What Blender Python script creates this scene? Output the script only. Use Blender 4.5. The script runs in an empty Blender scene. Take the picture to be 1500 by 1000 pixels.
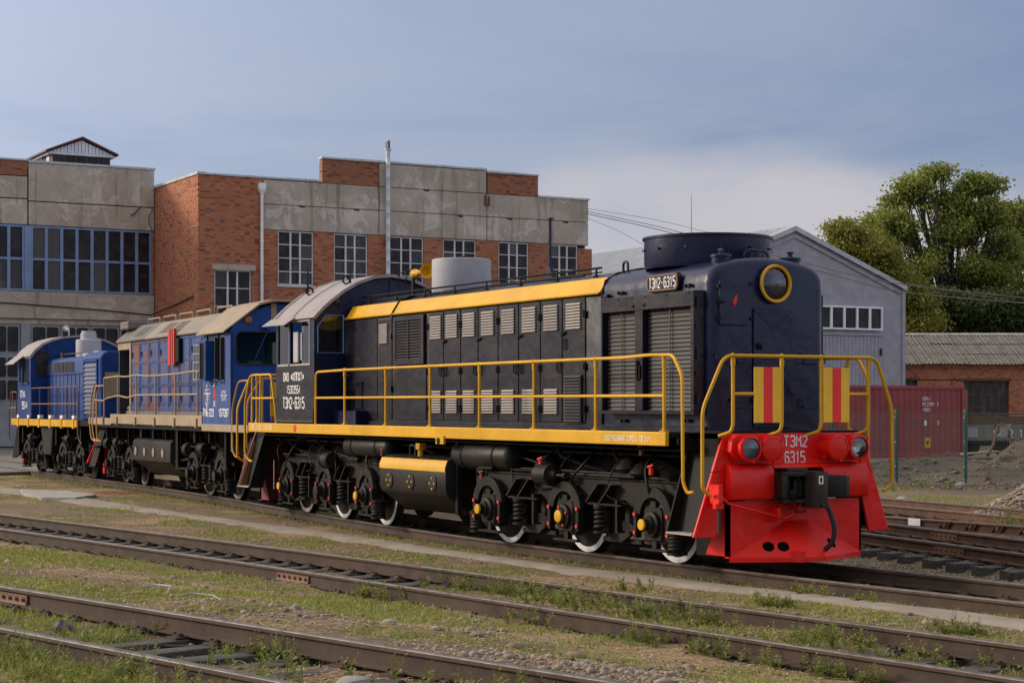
import bpy, bmesh, math, random
import numpy as np
from mathutils import Vector, Matrix
PI = math.pi
R = math.radians
random.seed(7)
RNG = np.random.default_rng(11)
SC = bpy.context.scene
COL = SC.collection

# ------------------------------------------------------------------ camera
CAM_POS = (19.646, -14.258, 2.063)
cam = bpy.data.cameras.new('camera')
cam.sensor_width = 36.0
cam.lens = 2644.4 / 1500 * 36
cam.shift_y = 94.2 / 1500
cam.clip_end = 3000
cam_o = bpy.data.objects.new('camera', cam)
COL.objects.link(cam_o)
cam_o.location = CAM_POS
cam_o.rotation_euler = (R(90), 0, R(90) - 0.5098)
SC.camera = cam_o

# ------------------------------------------------------------------ sky, sun, exposure
SUN_AZ = math.atan2(-0.78, -0.66)      # direction TO the sun, seen from above
SUN_EL = R(21)
SUN_DIR = Vector((math.cos(SUN_AZ) * math.cos(SUN_EL), math.sin(SUN_AZ) * math.cos(SUN_EL), math.sin(SUN_EL)))
world = bpy.data.worlds.new('World')
SC.world = world
world.use_nodes = True


def N(nt, t, **kw):
    n = nt.nodes.new(t)
    for k, v in kw.items():
        if k in ('loc',):
            continue
        if hasattr(n, k):
            setattr(n, k, v)
        else:
            n.inputs[k].default_value = v
    return n


CLOUD_OFF = (1.5, 9.0, 4.0)


def build_world():
    nt = world.node_tree
    nt.nodes.clear()
    L = nt.links.new
    out = N(nt, 'ShaderNodeOutputWorld')
    bg = N(nt, 'ShaderNodeBackground')
    bg.inputs['Strength'].default_value = 0.1
    sky = N(nt, 'ShaderNodeTexSky', sky_type='NISHITA', sun_disc=False)
    sky.sun_elevation = SUN_EL
    sky.sun_rotation = math.atan2(SUN_DIR.x, SUN_DIR.y)
    sky.air_density = 1.2
    sky.dust_density = 2.0
    tc = N(nt, 'ShaderNodeTexCoord')
    sep = N(nt, 'ShaderNodeSeparateXYZ')
    L(tc.outputs['Generated'], sep.inputs[0])

    def m(op, a, b=None, c=None, clamp=False):
        n = N(nt, 'ShaderNodeMath', operation=op)
        n.use_clamp = clamp
        for i, q in enumerate((a, b, c)):
            if q is None:
                continue
            if isinstance(q, (int, float)):
                n.inputs[i].default_value = q
            else:
                L(q, n.inputs[i])
        return n.outputs[0]
    z = m('MAXIMUM', sep.outputs['Z'], 0.0)
    zz = m('ADD', z, 0.10)
    cx = m('DIVIDE', sep.outputs['X'], zz)
    cy = m('DIVIDE', sep.outputs['Y'], zz)
    cmb = N(nt, 'ShaderNodeCombineXYZ')
    L(cx, cmb.inputs[0]); L(cy, cmb.inputs[1])

    def noise(vec, scale, detail, rough, dist=0.0):
        n = N(nt, 'ShaderNodeTexNoise')
        n.inputs['Scale'].default_value = scale
        n.inputs['Detail'].default_value = detail
        n.inputs['Roughness'].default_value = rough
        n.inputs['Distortion'].default_value = dist
        L(vec, n.inputs['Vector'])
        return n.outputs['Fac']
    veil = noise(cmb.outputs[0], 0.55, 7, 0.58, 0.5)
    cum_v = N(nt, 'ShaderNodeVectorMath', operation='MULTIPLY')
    L(tc.outputs['Generated'], cum_v.inputs[0])
    cum_v.inputs[1].default_value = (5.0, 5.0, 11.0)
    cum_o = N(nt, 'ShaderNodeVectorMath', operation='ADD')
    L(cum_v.outputs[0], cum_o.inputs[0])
    cum_o.inputs[1].default_value = CLOUD_OFF
    cum = noise(cum_o.outputs[0], 0.9, 5, 0.5, 0.2)

    def ramp(fac, a, b):
        n = N(nt, 'ShaderNodeMapRange', interpolation_type='SMOOTHSTEP')
        L(fac, n.inputs['Value'])
        n.inputs['From Min'].default_value = a
        n.inputs['From Max'].default_value = b
        return n.outputs['Result']

    def mix(fac, a, b):
        n = N(nt, 'ShaderNodeMix', data_type='RGBA')
        L(fac, n.inputs['Factor']) if not isinstance(fac, float) else setattr(n.inputs['Factor'], 'default_value', fac)
        for q, k in ((a, 'A'), (b, 'B')):
            s = [i for i in n.inputs if i.name == k and i.type == 'RGBA'][0]
            if isinstance(q, tuple):
                s.default_value = (*q, 1)
            else:
                L(q, s)
        return [o for o in n.outputs if o.type == 'RGBA'][0]
    # grey-blue stratus veil with slightly lighter streaks, brighter where the sun stands behind it
    base = mix(ramp(veil, 0.36, 0.64), (1.62, 2.3, 4.0), (2.8, 3.35, 4.7))
    base = mix(ramp(sep.outputs['Z'], 0.24, 0.7), base, (4.3, 4.15, 4.05))
    dot = N(nt, 'ShaderNodeVectorMath', operation='DOT_PRODUCT')
    L(tc.outputs['Generated'], dot.inputs[0])
    dot.inputs[1].default_value = SUN_DIR
    d = m('MULTIPLY_ADD', dot.outputs['Value'], 0.5, 0.5, clamp=True)
    glow = m('POWER', d, 6.0)
    zen = m('MULTIPLY', ramp(sep.outputs['Z'], 0.22, 0.75), 0.7)
    anti = m('MULTIPLY', m('POWER', m('SUBTRACT', 1.0, d), 8.0), 4.5)  # sky opposite the sun brightened, added to light the faces turned from it
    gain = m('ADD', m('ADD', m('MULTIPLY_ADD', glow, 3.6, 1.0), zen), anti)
    gv = N(nt, 'ShaderNodeVectorMath', operation='SCALE')
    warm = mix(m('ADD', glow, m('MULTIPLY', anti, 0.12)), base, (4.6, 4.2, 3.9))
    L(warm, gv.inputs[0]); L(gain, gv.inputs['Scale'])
    # pale cumulus low over the horizon
    low = m('SUBTRACT', 0.130, z)
    cf = m('ADD', m('MULTIPLY', low, 9.0), m('MULTIPLY_ADD', cum, 1.9, -0.95))
    cumulus = ramp(cf, -0.12, 0.52)
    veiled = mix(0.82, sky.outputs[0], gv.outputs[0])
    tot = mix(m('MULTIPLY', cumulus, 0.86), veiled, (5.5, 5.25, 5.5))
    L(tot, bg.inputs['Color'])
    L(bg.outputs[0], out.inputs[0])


build_world()
sun = bpy.data.lights.new('sun', 'SUN')
sun.energy = 2.4
sun.angle = R(11.0)
sun.color = (1.0, 0.84, 0.66)
sun_o = bpy.data.objects.new('sun', sun)
COL.objects.link(sun_o)
sun_o.rotation_euler = (-SUN_DIR).to_track_quat('-Z', 'Y').to_euler()
SC.view_settings.view_transform = 'Standard'
SC.view_settings.look = 'None'
SC.view_settings.gamma = 1.0
SC.view_settings.use_curve_mapping = False
SC.view_settings.exposure = 0.12
SC.cycles.use_denoising = True
SC.cycles.max_bounces = 6
SC.cycles.transparent_max_bounces = 12


# ------------------------------------------------------------------ mesh helpers
class MB:
    """collects shapes; build() links them as ONE mesh object"""

    def __init__(s):
        s.v = []; s.f = []; s.m = []; s.ch = []

    def add(s, vs, fs, mi=0):
        o = len(s.v)
        s.ch.append((o, len(s.f)))
        s.v.extend([tuple(p) for p in vs])
        s.f.extend([tuple(i + o for i in f) for f in fs])
        s.m.extend([mi] * len(fs))
        return s

    def box(s, x0, x1, y0, y1, z0, z1, mi=0):
        return s.add([(x0, y0, z0), (x1, y0, z0), (x1, y1, z0), (x0, y1, z0), (x0, y0, z1), (x1, y0, z1), (x1, y1, z1), (x0, y1, z1)],
                     [(0, 3, 2, 1), (4, 5, 6, 7), (0, 1, 5, 4), (1, 2, 6, 5), (2, 3, 7, 6), (3, 0, 4, 7)], mi)

    def bar(s, p, q, w, h, mi=0, up=(0, 0, 1)):
        p = Vector(p); q = Vector(q)
        d = (q - p).normalized()
        a = d.cross(Vector(up))
        if a.length < 1e-4:
            a = d.cross(Vector((1, 0, 0)))
        a.normalize()
        b = a.cross(d)
        vs = []
        for e in (p, q):
            for i, j in ((-1, -1), (1, -1), (1, 1), (-1, 1)):
                vs.append(e + a * (i * w / 2) + b * (j * h / 2))
        return s.add(vs, [(0, 1, 2, 3), (7, 6, 5, 4), (0, 4, 5, 1), (1, 5, 6, 2), (2, 6, 7, 3), (3, 7, 4, 0)], mi)

    def prism(s, poly, axis, a, b, mi=0):
        n = len(poly)
        f = {'x': lambda p, t: (t, p[0], p[1]), 'y': lambda p, t: (p[0], t, p[1]), 'z': lambda p, t: (p[0], p[1], t)}[axis]
        vs = [f(p, a) for p in poly] + [f(p, b) for p in poly]
        fs = [tuple(range(n)), tuple(range(2 * n - 1, n - 1, -1))] + [(i, (i + 1) % n, n + (i + 1) % n, n + i) for i in range(n)]
        return s.add(vs, fs, mi)

    def loft(s, rings, closed=True, caps=True, mi=0):
        n = len(rings[0])
        vs = [p for r in rings for p in r]
        fs = []
        for k in range(len(rings) - 1):
            for i in range(n if closed else n - 1):
                j = (i + 1) % n
                fs.append((k * n + i, k * n + j, (k + 1) * n + j, (k + 1) * n + i))
        if caps:
            fs.append(tuple(range(n)))
            fs.append(tuple(range(len(vs) - 1, len(vs) - n - 1, -1)))
        return s.add(vs, fs, mi)

    def lathe(s, prof, org, axis, n=20, mi=0, caps=True):
        """prof: (radius, distance along the axis); radius 0 at the ends closes it"""
        ax = Vector(axis).normalized()
        a = ax.orthogonal().normalized()
        b = ax.cross(a)
        org = Vector(org)
        rings = []
        for r, t in prof:
            rings.append([org + ax * t + (a * math.cos(2 * PI * i / n) + b * math.sin(2 * PI * i / n)) * max(r, 1e-4) for i in range(n)])
        return s.loft(rings, True, caps, mi)

    def cyl(s, p, q, r, r2=None, n=14, mi=0):
        p = Vector(p); q = Vector(q)
        return s.lathe([(r, 0), (r if r2 is None else r2, (q - p).length)], p, q - p, n, mi)

    def tube(s, pts, r, n=8, mi=0, closed=False):
        P = [Vector(p) for p in pts]
        k = len(P)
        tang = []
        for i in range(k):
            if closed:
                t = P[(i + 1) % k] - P[i - 1]
            else:
                t = P[min(i + 1, k - 1)] - P[max(i - 1, 0)]
            tang.append(t.normalized())
        a = tang[0].orthogonal().normalized()
        rings = []
        for i in range(k):
            a = a - tang[i] * a.dot(tang[i])
            a.normalize()
            b = tang[i].cross(a)
            rings.append([P[i] + (a * math.cos(2 * PI * j / n) + b * math.sin(2 * PI * j / n)) * r for j in range(n)])
        if closed:
            rings.append(rings[0])
            return s.loft(rings, True, False, mi)
        return s.loft(rings, True, True, mi)

    def ball(s, c, r, n=10, mi=0, sq=1.0):
        prof = [(r * math.sin(PI * i / 6), -r * sq * math.cos(PI * i / 6)) for i in range(7)]
        return s.lathe(prof, c, (0, 0, 1), n, mi)

    def coil(s, c, r, z0, z1, turns, wire, n=6, mi=0):
        k = int(turns * 12)
        pts = [(c[0] + r * math.cos(2 * PI * i / 12), c[1] + r * math.sin(2 * PI * i / 12), z0 + (z1 - z0) * i / k) for i in range(k + 1)]
        return s.tube(pts, wire, n, mi)

    def each(s, name, mat, parent=None, **k):
        """one object for each added shape"""
        ch = s.ch + [(len(s.v), len(s.f))]
        out = []
        for (v0, f0), (v1, f1) in zip(ch[:-1], ch[1:]):
            q = MB()
            q.v = s.v[v0:v1]
            q.f = [tuple(i - v0 for i in f) for f in s.f[f0:f1]]
            q.m = [0] * len(q.f)
            out.append(q.build(name, mat, parent, **k))
        return out

    def build(s, name, mat, parent=None, bev=0.0, smooth=32, fix=True, seg=1):
        me = bpy.data.meshes.new(name)
        me.from_pydata(s.v, [], s.f)
        mats = mat if isinstance(mat, (list, tuple)) else [mat]
        for q in mats:
            me.materials.append(M[q] if isinstance(q, str) else q)
        if len(mats) > 1:
            me.polygons.foreach_set('material_index', s.m)
        if fix or bev:
            bm = bmesh.new()
            bm.from_mesh(me)
            if fix:
                bmesh.ops.recalc_face_normals(bm, faces=bm.faces)
            if bev:
                es = [e for e in bm.edges if len(e.link_faces) == 2 and e.calc_face_angle(0) > R(30)]
                bmesh.ops.bevel(bm, geom=es, offset=bev, segments=seg, profile=0.6, affect='EDGES', clamp_overlap=True)
            bm.to_mesh(me)
            bm.free()
        if smooth:
            me.polygons.foreach_set('use_smooth', [True] * len(me.polygons))
            me.set_sharp_from_angle(angle=R(smooth))
        return link(name, me, parent)


def link(name, me, parent=None, loc=None, rot=None, scale=None):
    o = bpy.data.objects.new(name, me)
    COL.objects.link(o)
    if parent is not None:
        o.parent = parent
    if loc is not None:
        o.location = loc
    if rot is not None:
        o.rotation_euler = rot
    if scale is not None:
        o.scale = scale
    return o


def tag(o, label=None, cat=None, group=None, kind=None):
    if label: o['label'] = label
    if cat: o['category'] = cat
    if group: o['group'] = group
    if kind: o['kind'] = kind
    return o


def empty(name, loc=(0, 0, 0), rz=0.0):
    o = bpy.data.objects.new(name, None)
    COL.objects.link(o)
    o.location = loc
    o.rotation_euler = (0, 0, rz)
    o.empty_display_size = 0.3
    return o


def arc(cx, cy, r, a0, a1, n):
    return [(cx + r * math.cos(R(a0 + (a1 - a0) * i / n)), cy + r * math.sin(R(a0 + (a1 - a0) * i / n))) for i in range(n + 1)]


def rrect(x0, x1, y0, y1, r, n=4):
    return arc(x1 - r, y0 + r, r, -90, 0, n) + arc(x1 - r, y1 - r, r, 0, 90, n) + arc(x0 + r, y1 - r, r, 90, 180, n) + arc(x0 + r, y0 + r, r, 180, 270, n)


def roundpath(pts, r, n=4):
    """polyline with its inner corners rounded"""
    P = [Vector(p) for p in pts]
    out = [P[0]]
    for i in range(1, len(P) - 1):
        a = (P[i - 1] - P[i]); b = (P[i + 1] - P[i])
        q = min(r, a.length * 0.45, b.length * 0.45)
        s = P[i] + a.normalized() * q
        e = P[i] + b.normalized() * q
        for k in range(n + 1):
            t = k / n
            out.append(s * (1 - t) ** 2 + P[i] * 2 * t * (1 - t) + e * t * t)
    out.append(P[-1])
    return out


# stroke lettering on a 4 x 7 grid
GL = {
    'Т': ['0,7 4,7', '2,7 2,0'], 'Э': ['0,6 1,7 3,7 4,6 4,1 3,0 1,0 0,1', '1.4,3.6 4,3.6'], 'М': ['0,0 0,7 2,3.5 4,7 4,0'], '2': ['0,6 1,7 3,7 4,6 4,4.6 0,0 4,0'],
    '-': ['0.8,3.4 3.2,3.4'], '6': ['4,6 3,7 1,7 0,6 0,1 1,0 3,0 4,1 4,3 3,4 0,4'], '3': ['0,6.2 1,7 3,7 4,6 4,4.6 3,3.7 1.2,3.7', '3,3.7 4,2.8 4,1 3,0 1,0 0,0.8'],
    '1': ['0.8,5.8 2.2,7 2.2,0'], '5': ['4,7 0,7 0,4 3,4 4,3 4,1 3,0 1,0 0,0.8'], 'О': ['1,0 0,1 0,6 1,7 3,7 4,6 4,1 3,0 1,0'], '0': ['1,0 0,1 0,6 1,7 3,7 4,6 4,1 3,0 1,0'],
    'А': ['0,0 1.6,7 2.4,7 4,0', '0.7,2.4 3.3,2.4'], '«': ['1.8,5.5 0.6,3.5 1.8,1.5', '3.4,5.5 2.2,3.5 3.4,1.5'], '»': ['0.6,5.5 1.8,3.5 0.6,1.5', '2.2,5.5 3.4,3.5 2.2,1.5'],
    'К': ['0,0 0,7', '4,7 0.4,3.6 4,0'], 'П': ['0,0 0,7 4,7 4,0'], 'Ж': ['2,0 2,7', '0,7 1.6,3.6 0,0', '4,7 2.4,3.6 4,0'], 'Н': ['0,0 0,7', '4,0 4,7', '0,3.6 4,3.6'],
    'С': ['4,6 3,7 1,7 0,6 0,1 1,0 3,0 4,1'], 'Р': ['0,0 0,7 3,7 4,6 4,4.4 3,3.5 0,3.5'], 'У': ['0,7 0,4.4 1,3.5 4,3.5', '4,7 4,1 3,0 0.6,0'], 'Ц': ['0,7 0,0.6 4.2,0.6 4.2,-0.8', '3.6,0.6 3.6,7'],
    'И': ['0,7 0,0 4,7 4,0'], 'Я': ['4,0 4,7 1,7 0,6 0,4.4 1,3.5 4,3.5', '1.6,3.5 0,0'], 'Ь': ['0,7 0,0 3,0 4,1 4,3 3,3.9 0,3.9'], '/': ['0.4,0 3.6,7'], 'Ч': ['0,7 0,4.4 1,3.5 4,3.5', '4,7 4,0'],
    'Г': ['0,0 0,7 4,7'], '4': ['3.2,0 3.2,7 0,2 4,2'], '7': ['0,7 4,7 1.4,0'], '8': ['1,3.7 0,4.6 0,6 1,7 3,7 4,6 4,4.6 3,3.7 1,3.7 0,2.8 0,1 1,0 3,0 4,1 4,2.8 3,3.7'],
    '9': ['0,1 1,0 3,0 4,1 4,6 3,7 1,7 0,6 0,4.4 1,3.4 4,3.4'], 'G': ['4,6 3,7 1,7 0,6 0,1 1,0 3,0 4,1 4,3.2 2.2,3.2'], 'D': ['0,0 0,7 2.8,7 4,5.8 4,1.2 2.8,0 0,0'], 'U': ['0,7 0,1 1,0 3,0 4,1 4,7'],
    'Л': ['0,0 1.4,7 4,7 4,0'], 'Е': ['4,0 0,0 0,7 4,7', '0,3.6 3,3.6'], 'Д': ['0,-0.8 0,0.6 4,0.6 4,-0.8', '0.8,0.6 1.2,7 3.4,7 3.4,0.6'], 'В': ['0,0 0,7 3,7 4,6 4,4.6 3,3.7 0,3.7', '3,3.7 4,2.8 4,1 3,0 0,0'], '.': ['1.8,0 2.2,0'], ' ': [],
}


def lettering(text, org, ux, uz, width, height, name, mat, parent, stroke=0.95, proud=0.004, gap=1.7):
    """text laid on a flat surface; org = lower left, ux/uz unit directions"""
    n = len(text)
    adv = 4 + gap
    sx = width / (n * adv - gap)
    sz = height / 7
    ux = Vector(ux); uz = Vector(uz)
    nrm = ux.cross(uz)
    o3 = Vector(org) + nrm * proud
    mb = MB()
    for i, ch in enumerate(text):
        for st in GL.get(ch, []):
            pts = [tuple(float(t) for t in q.split(',')) for q in st.split()]
            P = [((p[0] + i * adv) * sx, p[1] * sz) for p in pts]
            w = stroke * min(sx * 1.25, sz) / 2
            L_, Rr = [], []
            for k in range(len(P)):
                a = Vector(P[k]) - Vector(P[k - 1]) if k > 0 else None
                b = Vector(P[k + 1]) - Vector(P[k]) if k < len(P) - 1 else None
                if a is not None and b is not None:
                    a.normalize(); b.normalize()
                    t = a + b
                    if t.length < 1e-5: t = a
                    t.normalize()
                    sc = 1 / max(0.55, math.sqrt(max(0.0, (1 + a.dot(b)) / 2)))
                else:
                    t = (a if a is not None else b).normalized(); sc = 1
                nn = Vector((-t.y, t.x)) * w * sc
                L_.append(Vector(P[k]) + nn); Rr.append(Vector(P[k]) - nn)
            vs = []
            for k in range(len(P)):
                for q in (L_[k], Rr[k]):
                    vs.append(o3 + ux * q.x + uz * q.y)
            mb.add(vs, [(2 * k, 2 * k + 1, 2 * k + 3, 2 * k + 2) for k in range(len(P) - 1)])
    return mb.build(name, mat, parent, smooth=0, fix=False)


# ------------------------------------------------------------------ materials
M = {}


class NT:
    def __init__(s, name):
        s.mat = bpy.data.materials.new(name)
        s.mat.use_nodes = True
        s.nt = s.mat.node_tree
        s.b = s.nt.nodes['Principled BSDF']
        s.L = s.nt.links.new
        s.geo = s.nt.nodes.new('ShaderNodeNewGeometry')
        s.P = s.geo.outputs['Position']
        M[name] = s.mat

    def scale(s, v, k):
        n = N(s.nt, 'ShaderNodeVectorMath', operation='MULTIPLY')
        s.L(v, n.inputs[0])
        n.inputs[1].default_value = k if isinstance(k, tuple) else (k, k, k)
        return n.outputs[0]

    def addv(s, v, k):
        n = N(s.nt, 'ShaderNodeVectorMath', operation='ADD')
        s.L(v, n.inputs[0])
        n.inputs[1].default_value = k
        return n.outputs[0]

    def noise(s, scale, detail=4, rough=0.55, vec=None, dist=0.0):
        n = N(s.nt, 'ShaderNodeTexNoise')
        n.inputs['Scale'].default_value = scale
        n.inputs['Detail'].default_value = detail
        n.inputs['Roughness'].default_value = rough
        n.inputs['Distortion'].default_value = dist
        s.L(vec if vec is not None else s.P, n.inputs['Vector'])
        return n.outputs['Fac']

    def ramp(s, f, a, b):
        n = N(s.nt, 'ShaderNodeMapRange', interpolation_type='SMOOTHSTEP')
        s.L(f, n.inputs['Value'])
        n.inputs['From Min'].default_value = a
        n.inputs['From Max'].default_value = b
        return n.outputs['Result']

    def math(s, op, a, b=None):
        n = N(s.nt, 'ShaderNodeMath', operation=op)
        for i, q in enumerate((a, b)):
            if q is None: continue
            if isinstance(q, (int, float)): n.inputs[i].default_value = q
            else: s.L(q, n.inputs[i])
        return n.outputs[0]

    def mix(s, f, a, b):
        n = N(s.nt, 'ShaderNodeMix', data_type='RGBA')
        if isinstance(f, (int, float)): n.inputs['Factor'].default_value = f
        else: s.L(f, n.inputs['Factor'])
        for q, k in ((a, 'A'), (b, 'B')):
            so = [i for i in n.inputs if i.name == k and i.type == 'RGBA'][0]
            if isinstance(q, tuple): so.default_value = (*q, 1)
            else: s.L(q, so)
        return [o for o in n.outputs if o.type == 'RGBA'][0]

    def done(s, col, rough=0.5, metal=0.0, bump=None, bstr=0.3, bdist=0.01, spec=None):
        if isinstance(col, tuple): s.b.inputs['Base Color'].default_value = (*col, 1)
        else: s.L(col, s.b.inputs['Base Color'])
        if isinstance(rough, (int, float)): s.b.inputs['Roughness'].default_value = rough
        else: s.L(rough, s.b.inputs['Roughness'])
        s.b.inputs['Metallic'].default_value = metal
        if spec is not None: s.b.inputs['Specular IOR Level'].default_value = spec
        if bump is not None:
            n = N(s.nt, 'ShaderNodeBump')
            n.inputs['Strength'].default_value = bstr
            n.inputs['Distance'].default_value = bdist
            s.L(bump, n.inputs['Height'])
            s.L(n.outputs[0], s.b.inputs['Normal'])
        return s.mat

    def val(s, a, b, f):
        n = N(s.nt, 'ShaderNodeMapRange')
        s.L(f, n.inputs['Value'])
        n.inputs['To Min'].default_value = a
        n.inputs['To Max'].default_value = b
        return n.outputs['Result']


def paint(name, col, rough=0.4, dirt=(0.08, 0.06, 0.045), amount=0.35, wave=0.25, streak=0.5, fade=None, spec=None):
    """painted sheet metal: slow dents, dust blotches and vertical run-off streaks"""
    t = NT(name)
    big = t.noise(1.7, 3, 0.5)
    fine = t.noise(34, 4, 0.6)
    st = t.noise(1.0, 4, 0.6, t.scale(t.P, (9, 9, 0.7)))
    c = t.mix(t.ramp(big, 0.3, 0.75), col, fade if fade else tuple(min(1, q * 1.25 + 0.004) for q in col))
    dm = t.math('MULTIPLY', t.ramp(t.math('ADD', t.math('MULTIPLY', st, streak), t.math('MULTIPLY', fine, 1 - streak)), 0.46, 0.74), amount)
    c = t.mix(dm, c, dirt)
    ro = t.val(rough - 0.12, rough + 0.28, t.math('ADD', t.math('MULTIPLY', fine, 0.5), t.math('MULTIPLY', big, 0.5)))
    bm_ = t.math('ADD', t.noise(2.6, 3, 0.45), t.math('MULTIPLY', t.noise(11, 2, 0.5), 0.12))
    return t.done(c, ro, 0, bm_, wave, 0.035, spec)


paint('navy', (0.0050, 0.0085, 0.036), 0.26, (0.018, 0.018, 0.03), 0.32, 0.6, spec=0.30)
paint('board_yellow', (0.78, 0.44, 0.008), 0.4, (0.55, 0.3, 0.02), 0.3, 0.05)
paint('board_red', (0.78, 0.012, 0.006), 0.4, (0.5, 0.012, 0.01), 0.3, 0.05)
paint('navy_sheen_dusty', (0.0042, 0.0050, 0.0155), 0.28, (0.044, 0.029, 0.023), 0.40, 0.5, fade=(0.0125, 0.0100, 0.0145), spec=0.26)  # side copy of navy: dust plus the warm sun sheen put into its colour
paint('slat_grey', (0.044, 0.040, 0.042), 0.42, (0.018, 0.016, 0.016), 0.5, 0.1, spec=0.25)
paint('cream', (0.30, 0.265, 0.245), 0.45, (0.12, 0.09, 0.07), 0.35, 0.1)
paint('yellow', (0.56, 0.298, 0.004), 0.36, (0.28, 0.14, 0.02), 0.32, 0.15, spec=0.3)
paint('yellow_old', (0.36, 0.20, 0.045), 0.55, (0.13, 0.06, 0.03), 0.65, 0.2)
paint('red', (0.66, 0.008, 0.003), 0.28, (0.16, 0.012, 0.009), 0.40, 0.55, spec=0.3)
paint('red_flat', (0.55, 0.010, 0.006), 0.5, (0.2, 0.02, 0.015), 0.3, 0.1)
paint('maroon', (0.13, 0.010, 0.010), 0.5, (0.06, 0.03, 0.025), 0.5, 0.2)
paint('roof_grey', (0.26, 0.23, 0.23), 0.55, (0.10, 0.085, 0.08), 0.5, 0.45)
paint('stack_grey', (0.33, 0.33, 0.37), 0.5, (0.18, 0.17, 0.17), 0.4, 0.3)
paint('black', (0.0065, 0.006, 0.006), 0.42, (0.030, 0.025, 0.020), 0.45, 0.25, spec=0.10)
paint('bogie_black', (0.0085, 0.0075, 0.007), 0.45, (0.080, 0.058, 0.041), 0.72, 0.3, spec=0.16)
paint('tank_black', (0.012, 0.0105, 0.010), 0.38, (0.055, 0.041, 0.029), 0.5, 0.3, spec=0.2)
paint('white_mark', (0.70, 0.69, 0.70), 0.6, (0.4, 0.38, 0.36), 0.4, 0.0)
paint('white_rim', (0.64, 0.64, 0.66), 0.5, (0.25, 0.23, 0.21), 0.4, 0.1)
paint('beam_text', (0.75, 0.62, 0.40), 0.6, (0.58, 0.30, 0.03), 0.5, 0.0)
paint('sky_blue', (0.14, 0.27, 0.50), 0.5, (0.1, 0.1, 0.12), 0.3, 0.1)
paint('brown_plate', (0.19, 0.085, 0.042), 0.55, (0.08, 0.04, 0.025), 0.4, 0.2)
paint('tan', (0.28, 0.21, 0.13), 0.55, (0.11, 0.078, 0.05), 0.6, 0.25)
paint('tan_roof', (0.20, 0.165, 0.128), 0.6, (0.10, 0.075, 0.055), 0.6, 0.3)
paint('soot_roof', (0.12, 0.105, 0.092), 0.6, (0.05, 0.042, 0.036), 0.6, 0.3)
paint('blue_fresh', (0.003, 0.046, 0.225), 0.33, (0.006, 0.02, 0.085), 0.35, 0.4, spec=0.3)
paint('blue_third', (0.004, 0.034, 0.165), 0.4, (0.018, 0.026, 0.065), 0.5, 0.3, spec=0.2)
paint('slat_blue', (0.05, 0.07, 0.15), 0.5, (0.03, 0.03, 0.05), 0.5, 0.2)
paint('coupler_grease', (0.012, 0.010, 0.009), 0.38, (0.075, 0.045, 0.026), 0.6, 0.5, spec=0.35)
paint('shed_trim', (0.40, 0.40, 0.43), 0.45, (0.32, 0.32, 0.34), 0.3, 0.05)
paint('teal', (0.03, 0.19, 0.25), 0.5, (0.02, 0.08, 0.1), 0.3, 0.1)
paint('steel_grey', (0.27, 0.28, 0.31), 0.5, (0.15, 0.14, 0.14), 0.3, 0.15)
paint('rail_rusty', (0.15, 0.07, 0.038), 0.6, (0.11, 0.06, 0.04), 0.6, 0.2)
paint('green_post', (0.012, 0.075, 0.055), 0.4, (0.02, 0.05, 0.04), 0.3, 0.05)
paint('mesh_wire', (0.035, 0.075, 0.065), 0.5, (0.02, 0.05, 0.04), 0.3, 0.0)
paint('gate_grey', (0.235, 0.25, 0.275), 0.5, (0.17, 0.17, 0.175), 0.45, 0.2)
paint('frame_blue', (0.16, 0.24, 0.42), 0.5, (0.12, 0.15, 0.22), 0.45, 0.1)
paint('frame_white', (0.56, 0.56, 0.56), 0.5, (0.36, 0.34, 0.32), 0.5, 0.1)
paint('pvc_white', (0.72, 0.72, 0.74), 0.35, (0.5, 0.5, 0.5), 0.2, 0.05)
paint('flashing', (0.42, 0.46, 0.50), 0.4, (0.30, 0.19, 0.09), 0.75, 0.2, 0.8)
paint('flue_metal', (0.50, 0.53, 0.57), 0.35, (0.36, 0.38, 0.4), 0.4, 0.2)
paint('shed_grey', (0.285, 0.275, 0.31), 0.5, (0.24, 0.235, 0.255), 0.3, 0.1)
paint('shed_roof', (0.33, 0.35, 0.37), 0.6, (0.33, 0.36, 0.4), 0.3, 0.1)
paint('container_red', (0.25, 0.042, 0.042), 0.55, (0.15, 0.06, 0.05), 0.5, 0.15)
paint('container_rust', (0.24, 0.07, 0.035), 0.6, (0.12, 0.045, 0.03), 0.5, 0.15)
paint('wagon_pale', (0.15, 0.155, 0.12), 0.6, (0.10, 0.06, 0.035), 0.75, 0.2)
paint('rust', (0.125, 0.055, 0.03), 0.75, (0.06, 0.03, 0.02), 0.6, 0.3)
paint('maroon_trim', (0.10, 0.018, 0.022), 0.4, (0.06, 0.02, 0.02), 0.3, 0.1)
paint('white_sheet', (0.62, 0.63, 0.68), 0.4, (0.45, 0.45, 0.48), 0.3, 0.1)
paint('rubber', (0.014, 0.014, 0.014), 0.6, (0.05, 0.045, 0.04), 0.4, 0.1)
paint('cable_black', (0.012, 0.012, 0.014), 0.6, (0.02, 0.02, 0.02), 0.2, 0.0)
paint('amber', (0.28, 0.08, 0.012), 0.3, (0.15, 0.05, 0.01), 0.3, 0.0)
paint('curtain', (0.42, 0.24, 0.03), 0.8, (0.2, 0.11, 0.02), 0.4, 0.6)
paint('interior_dark', (0.03, 0.034, 0.042), 0.7, (0.02, 0.02, 0.02), 0.3, 0.1)
paint('wood_old', (0.20, 0.145, 0.10), 0.8, (0.10, 0.075, 0.055), 0.6, 0.3)


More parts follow.
